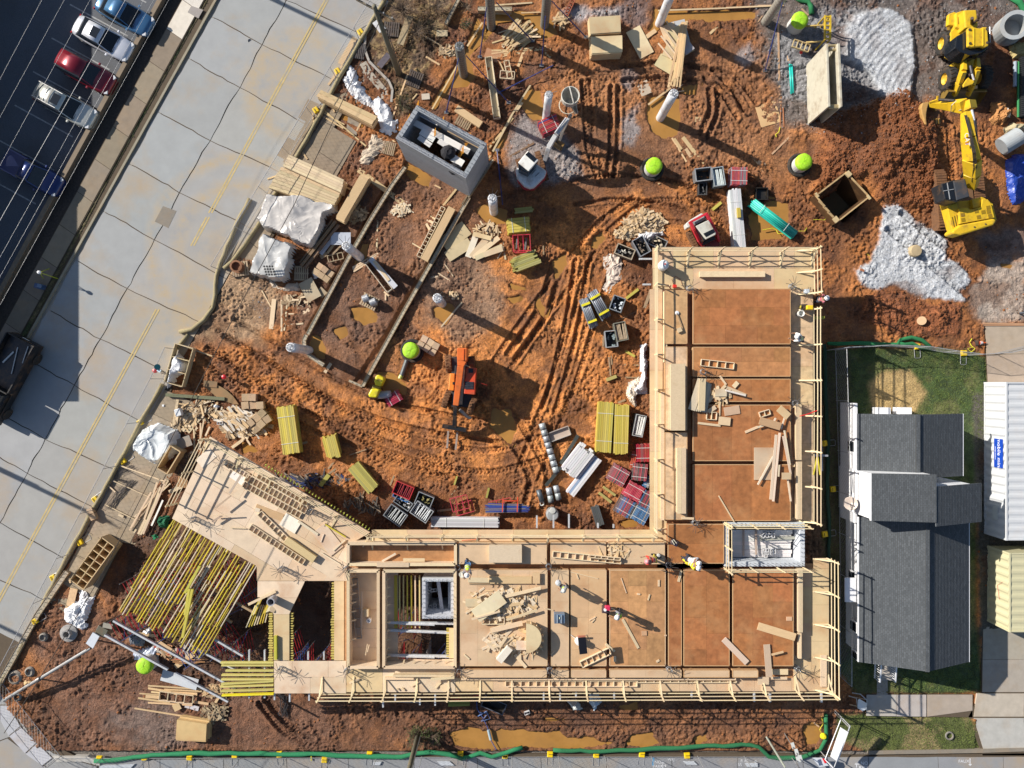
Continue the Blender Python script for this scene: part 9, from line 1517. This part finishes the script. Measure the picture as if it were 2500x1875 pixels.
b=MB().lathe(Q(540,155,ZT+.5),[(.1,0),(.2,.1),(.15,.3),(.01,.35)],10);O(2,3);single('tool_bag',b,cloth,'grey bag held by the worker in the lime vest','bag',(.45,.47,.5))
O(2,2);person('worker in red shirt and pink helmet bending on the narrow tan panel',1300,1518,ZT,math.pi,vest=(.65,.06,.03),shirt=(.6,.05,.03),hat=(.75,.3,.32),bend=.9,arms='fwd',trousers=(.5,.4,.05));person('worker in yellow suit and white helmet bending beside the inner corner',1568,1535,ZT,-.5,vest=(.8,.62,.02),shirt=(.8,.62,.02),trousers=(.75,.6,.03),hat=(.88,.88,.88),bend=.8,arms='fwd');person('second worker in white shirt close behind the yellow suited worker',1562,1512,ZT,-.3,vest=(.75,.76,.78),shirt=(.75,.76,.78),hat=(.8,.8,.8),bend=.9,arms='fwd')
O(1,2);person('worker in lime vest and blue cap at the channel above the scrap pile',1805,1560,ZT-.02,-1.6,vest=(.5,.75,.05),trousers=(.04,.1,.22),hat=(.85,.85,.85),bend=.7,arms='fwd');O(3,1);person('worker in white shirt and lime vest bending on the right strip',312,1262,ZB,2.9,vest=(.62,.72,.4),shirt=(.75,.77,.76),hat=(.8,.82,.82),bend=.8,arms='fwd');person('worker in lime vest walking at the right edge above the lawn',2125,1035,0,-.3,vest=(.5,.85,.05),trousers=(.06,.07,.09),hat=(.5,.55,.6),bend=.3);O(3,1);person('worker in pink shirt climbing at the gap in the right guard rail',448,945,2.6,0,vest=(.5,.12,.14),shirt=(.5,.15,.2),hat=(.8,.8,.82),bend=.2)
# ------------------------------------------------------------------ words for the loose boards
LM=[]
def lm(c,r,x,y,t):O(c,r);LM.append((*px(x,y),t))
for l in((2,0,440,950,'column behind the red frame bundle'),(2,0,1370,950,'round puddle column'),(2,0,1325,1345,'upper yard lime manhole'),(2,0,920,280,'two plywood stacks'),(2,0,1362,185,'white column at the top edge'),(1,0,1600,1200,'upper grey shaft'),(1,0,1740,500,'winding puddle column'),(1,0,810,880,'long pale beam stack'),(1,0,560,1400,'broad pine stack'),(1,0,1230,560,'upper utility pole'),(1,1,400,250,'white covered lumber'),(1,1,200,600,'square covered stack'),(1,1,880,560,'left strip wall column'),(1,1,1000,950,'wire coil pallet'),(1,1,1590,960,'short white column'),(1,1,2010,220,'column below the grey shaft'),(1,1,1550,400,'long box form'),(1,1,1330,1345,'lower yard lime manhole'),(1,1,440,1330,'lower strip wall column'),(1,2,340,500,'tall yellow bundle'),(1,2,690,640,'short yellow bundle'),(1,2,950,880,'slanting olive bundle'),(1,2,1320,1100,'four grey crates'),(1,2,1730,250,'telehandler'),(2,2,980,480,'twin yellow bundles'),(2,2,470,650,'long banded duct'),(2,1,240,480,'red frame rack'),(2,1,830,980,'galvanised prop bundles'),(2,1,990,1230,'black crates in the yard'),(2,1,1690,380,'compact loader'),(2,1,1400,650,'white gas cylinder'),(3,0,590,650,'grey trench shield'),(3,1,690,100,'square trench box'),(3,0,345,160,'top lime manhole'),(3,0,378,1308,'lime manhole over the teal pipes'),(3,0,1700,200,'wheel loader'),(3,1,1200,600,'white gravel'),(3,1,1800,1285,'fallen cone'),(0,2,1230,600,'white sheeted forms'),(0,2,1450,1450,'white bagged crate'),(0,2,2100,430,'cartons on the debris'),(0,2,1840,760,'upper starter bars of the pale deck'),(0,2,1580,1215,'left starter bars of the pale deck'),(0,3,1168,835,'lower left lime manhole'),(0,3,1555,1350,'lone plywood stack'),(0,3,630,400,'bright white cloth'),(1,3,600,450,'dark tall opening'),(1,3,1550,300,'small deck shaft'),(1,3,960,450,'narrow trough form'),(1,3,2010,330,'scrap pile'),(2,3,330,610,'half round form'),(2,3,552,452,'blue grey chest'),(2,3,738,670,'black panel'),(2,3,1015,380,'red machine worker'),(2,3,1430,840,'middle channel foot'),(3,3,305,840,'corner starter bars'),(3,3,345,300,'right twin beam'),(2,2,1500,250,'tall box beam'),(2,2,1540,900,'narrow box beam'),(2,2,1640,1240,'inner corner starter bars'),(3,2,280,275,'right edge starter bars'),(3,2,120,1400,'railed shaft'),(2,2,1300,1520,'worker in red'),(3,3,660,1470,'white corner sign'),(3,3,440,1380,'drain pit'),(1,3,1400,1400,'bottom utility pole'),(1,3,2000,1150,'grey open skip'),(1,2,1260,1500,'flat trough form'),(0,1,1925,680,'rusty reel'),(3,2,480,700,'scaffold bracket')):lm(*l)
def tone(c):
 r_,g_,b_=c;m_=(r_+g_+b_)/3
 if b_>r_*.85:return 'white' if m_>.62 else 'grey' if m_>.2 else 'black'
 if g_>r_*.78 and b_<g_*.35:return 'yellow' if m_>.3 else 'olive'
 return 'pale' if m_>.40 else 'tan' if m_>.27 else 'brown' if m_>.1 else 'dark brown'
recs=[]
for o,adj,kind,surf,L in AUTO:
 l=o.location;k=S*(H-l.z)/H;x,y=l.x/k+1250,937.5-l.y/k;best=min(LM,key=lambda m_:(m_[0]-x)**2+(m_[1]-y)**2);dx,dy=x-best[0],y-best[1];dist=math.hypot(dx,dy)
 side=('right of' if dx>0 else 'left of')if abs(dx)>abs(dy)else('below' if dy>0 else 'above');a=abs(math.degrees(o.rotation_euler.z))%180;run='level' if a<20 or a>160 else 'upright' if 70<a<110 else 'slanting'
 size='short' if L<.7 else 'long' if L>2.6 else 'medium';kd={'sheet':'plywood sheet'}.get(kind,kind);recs.append([o,size,tone(o.color[:3]),kd,run,side,best[2],dist])
from collections import defaultdict
G=defaultdict(list)
for r_ in recs:G[(r_[2],r_[3],r_[5],r_[6])].append(r_)
ORD=['nearest','second nearest','third nearest','fourth nearest','fifth nearest','sixth nearest','seventh nearest','eighth nearest','ninth nearest','tenth nearest','eleventh nearest','twelfth nearest','thirteenth nearest','fourteenth nearest','fifteenth nearest','farthest']
for k,v in G.items():
 v.sort(key=lambda r_:r_[7])
 for i,r_ in enumerate(v):
  sz={'medium':'','short':'short ','long':'long '}[r_[1]]
  r_[0]['label']=(sz+r_[2]+' '+r_[3]+(' ' if len(v)==1 else ', '+ORD[min(i,15)]+' ')+(r_[5]+' the ')+r_[6])
dg=bpy.context.evaluated_depsgraph_get()
for o in[o for o in list(SC.objects)if o.type=='FONT']:
 m_=bpy.data.meshes.new_from_object(o.evaluated_get(dg));n_=link(o.name,m_,o.parent);n_.location=o.location;n_.rotation_euler=o.rotation_euler;nm=o.name
 if 'kind' in o:n_['kind']=o['kind']
 bpy.data.objects.remove(o);n_.name=nm
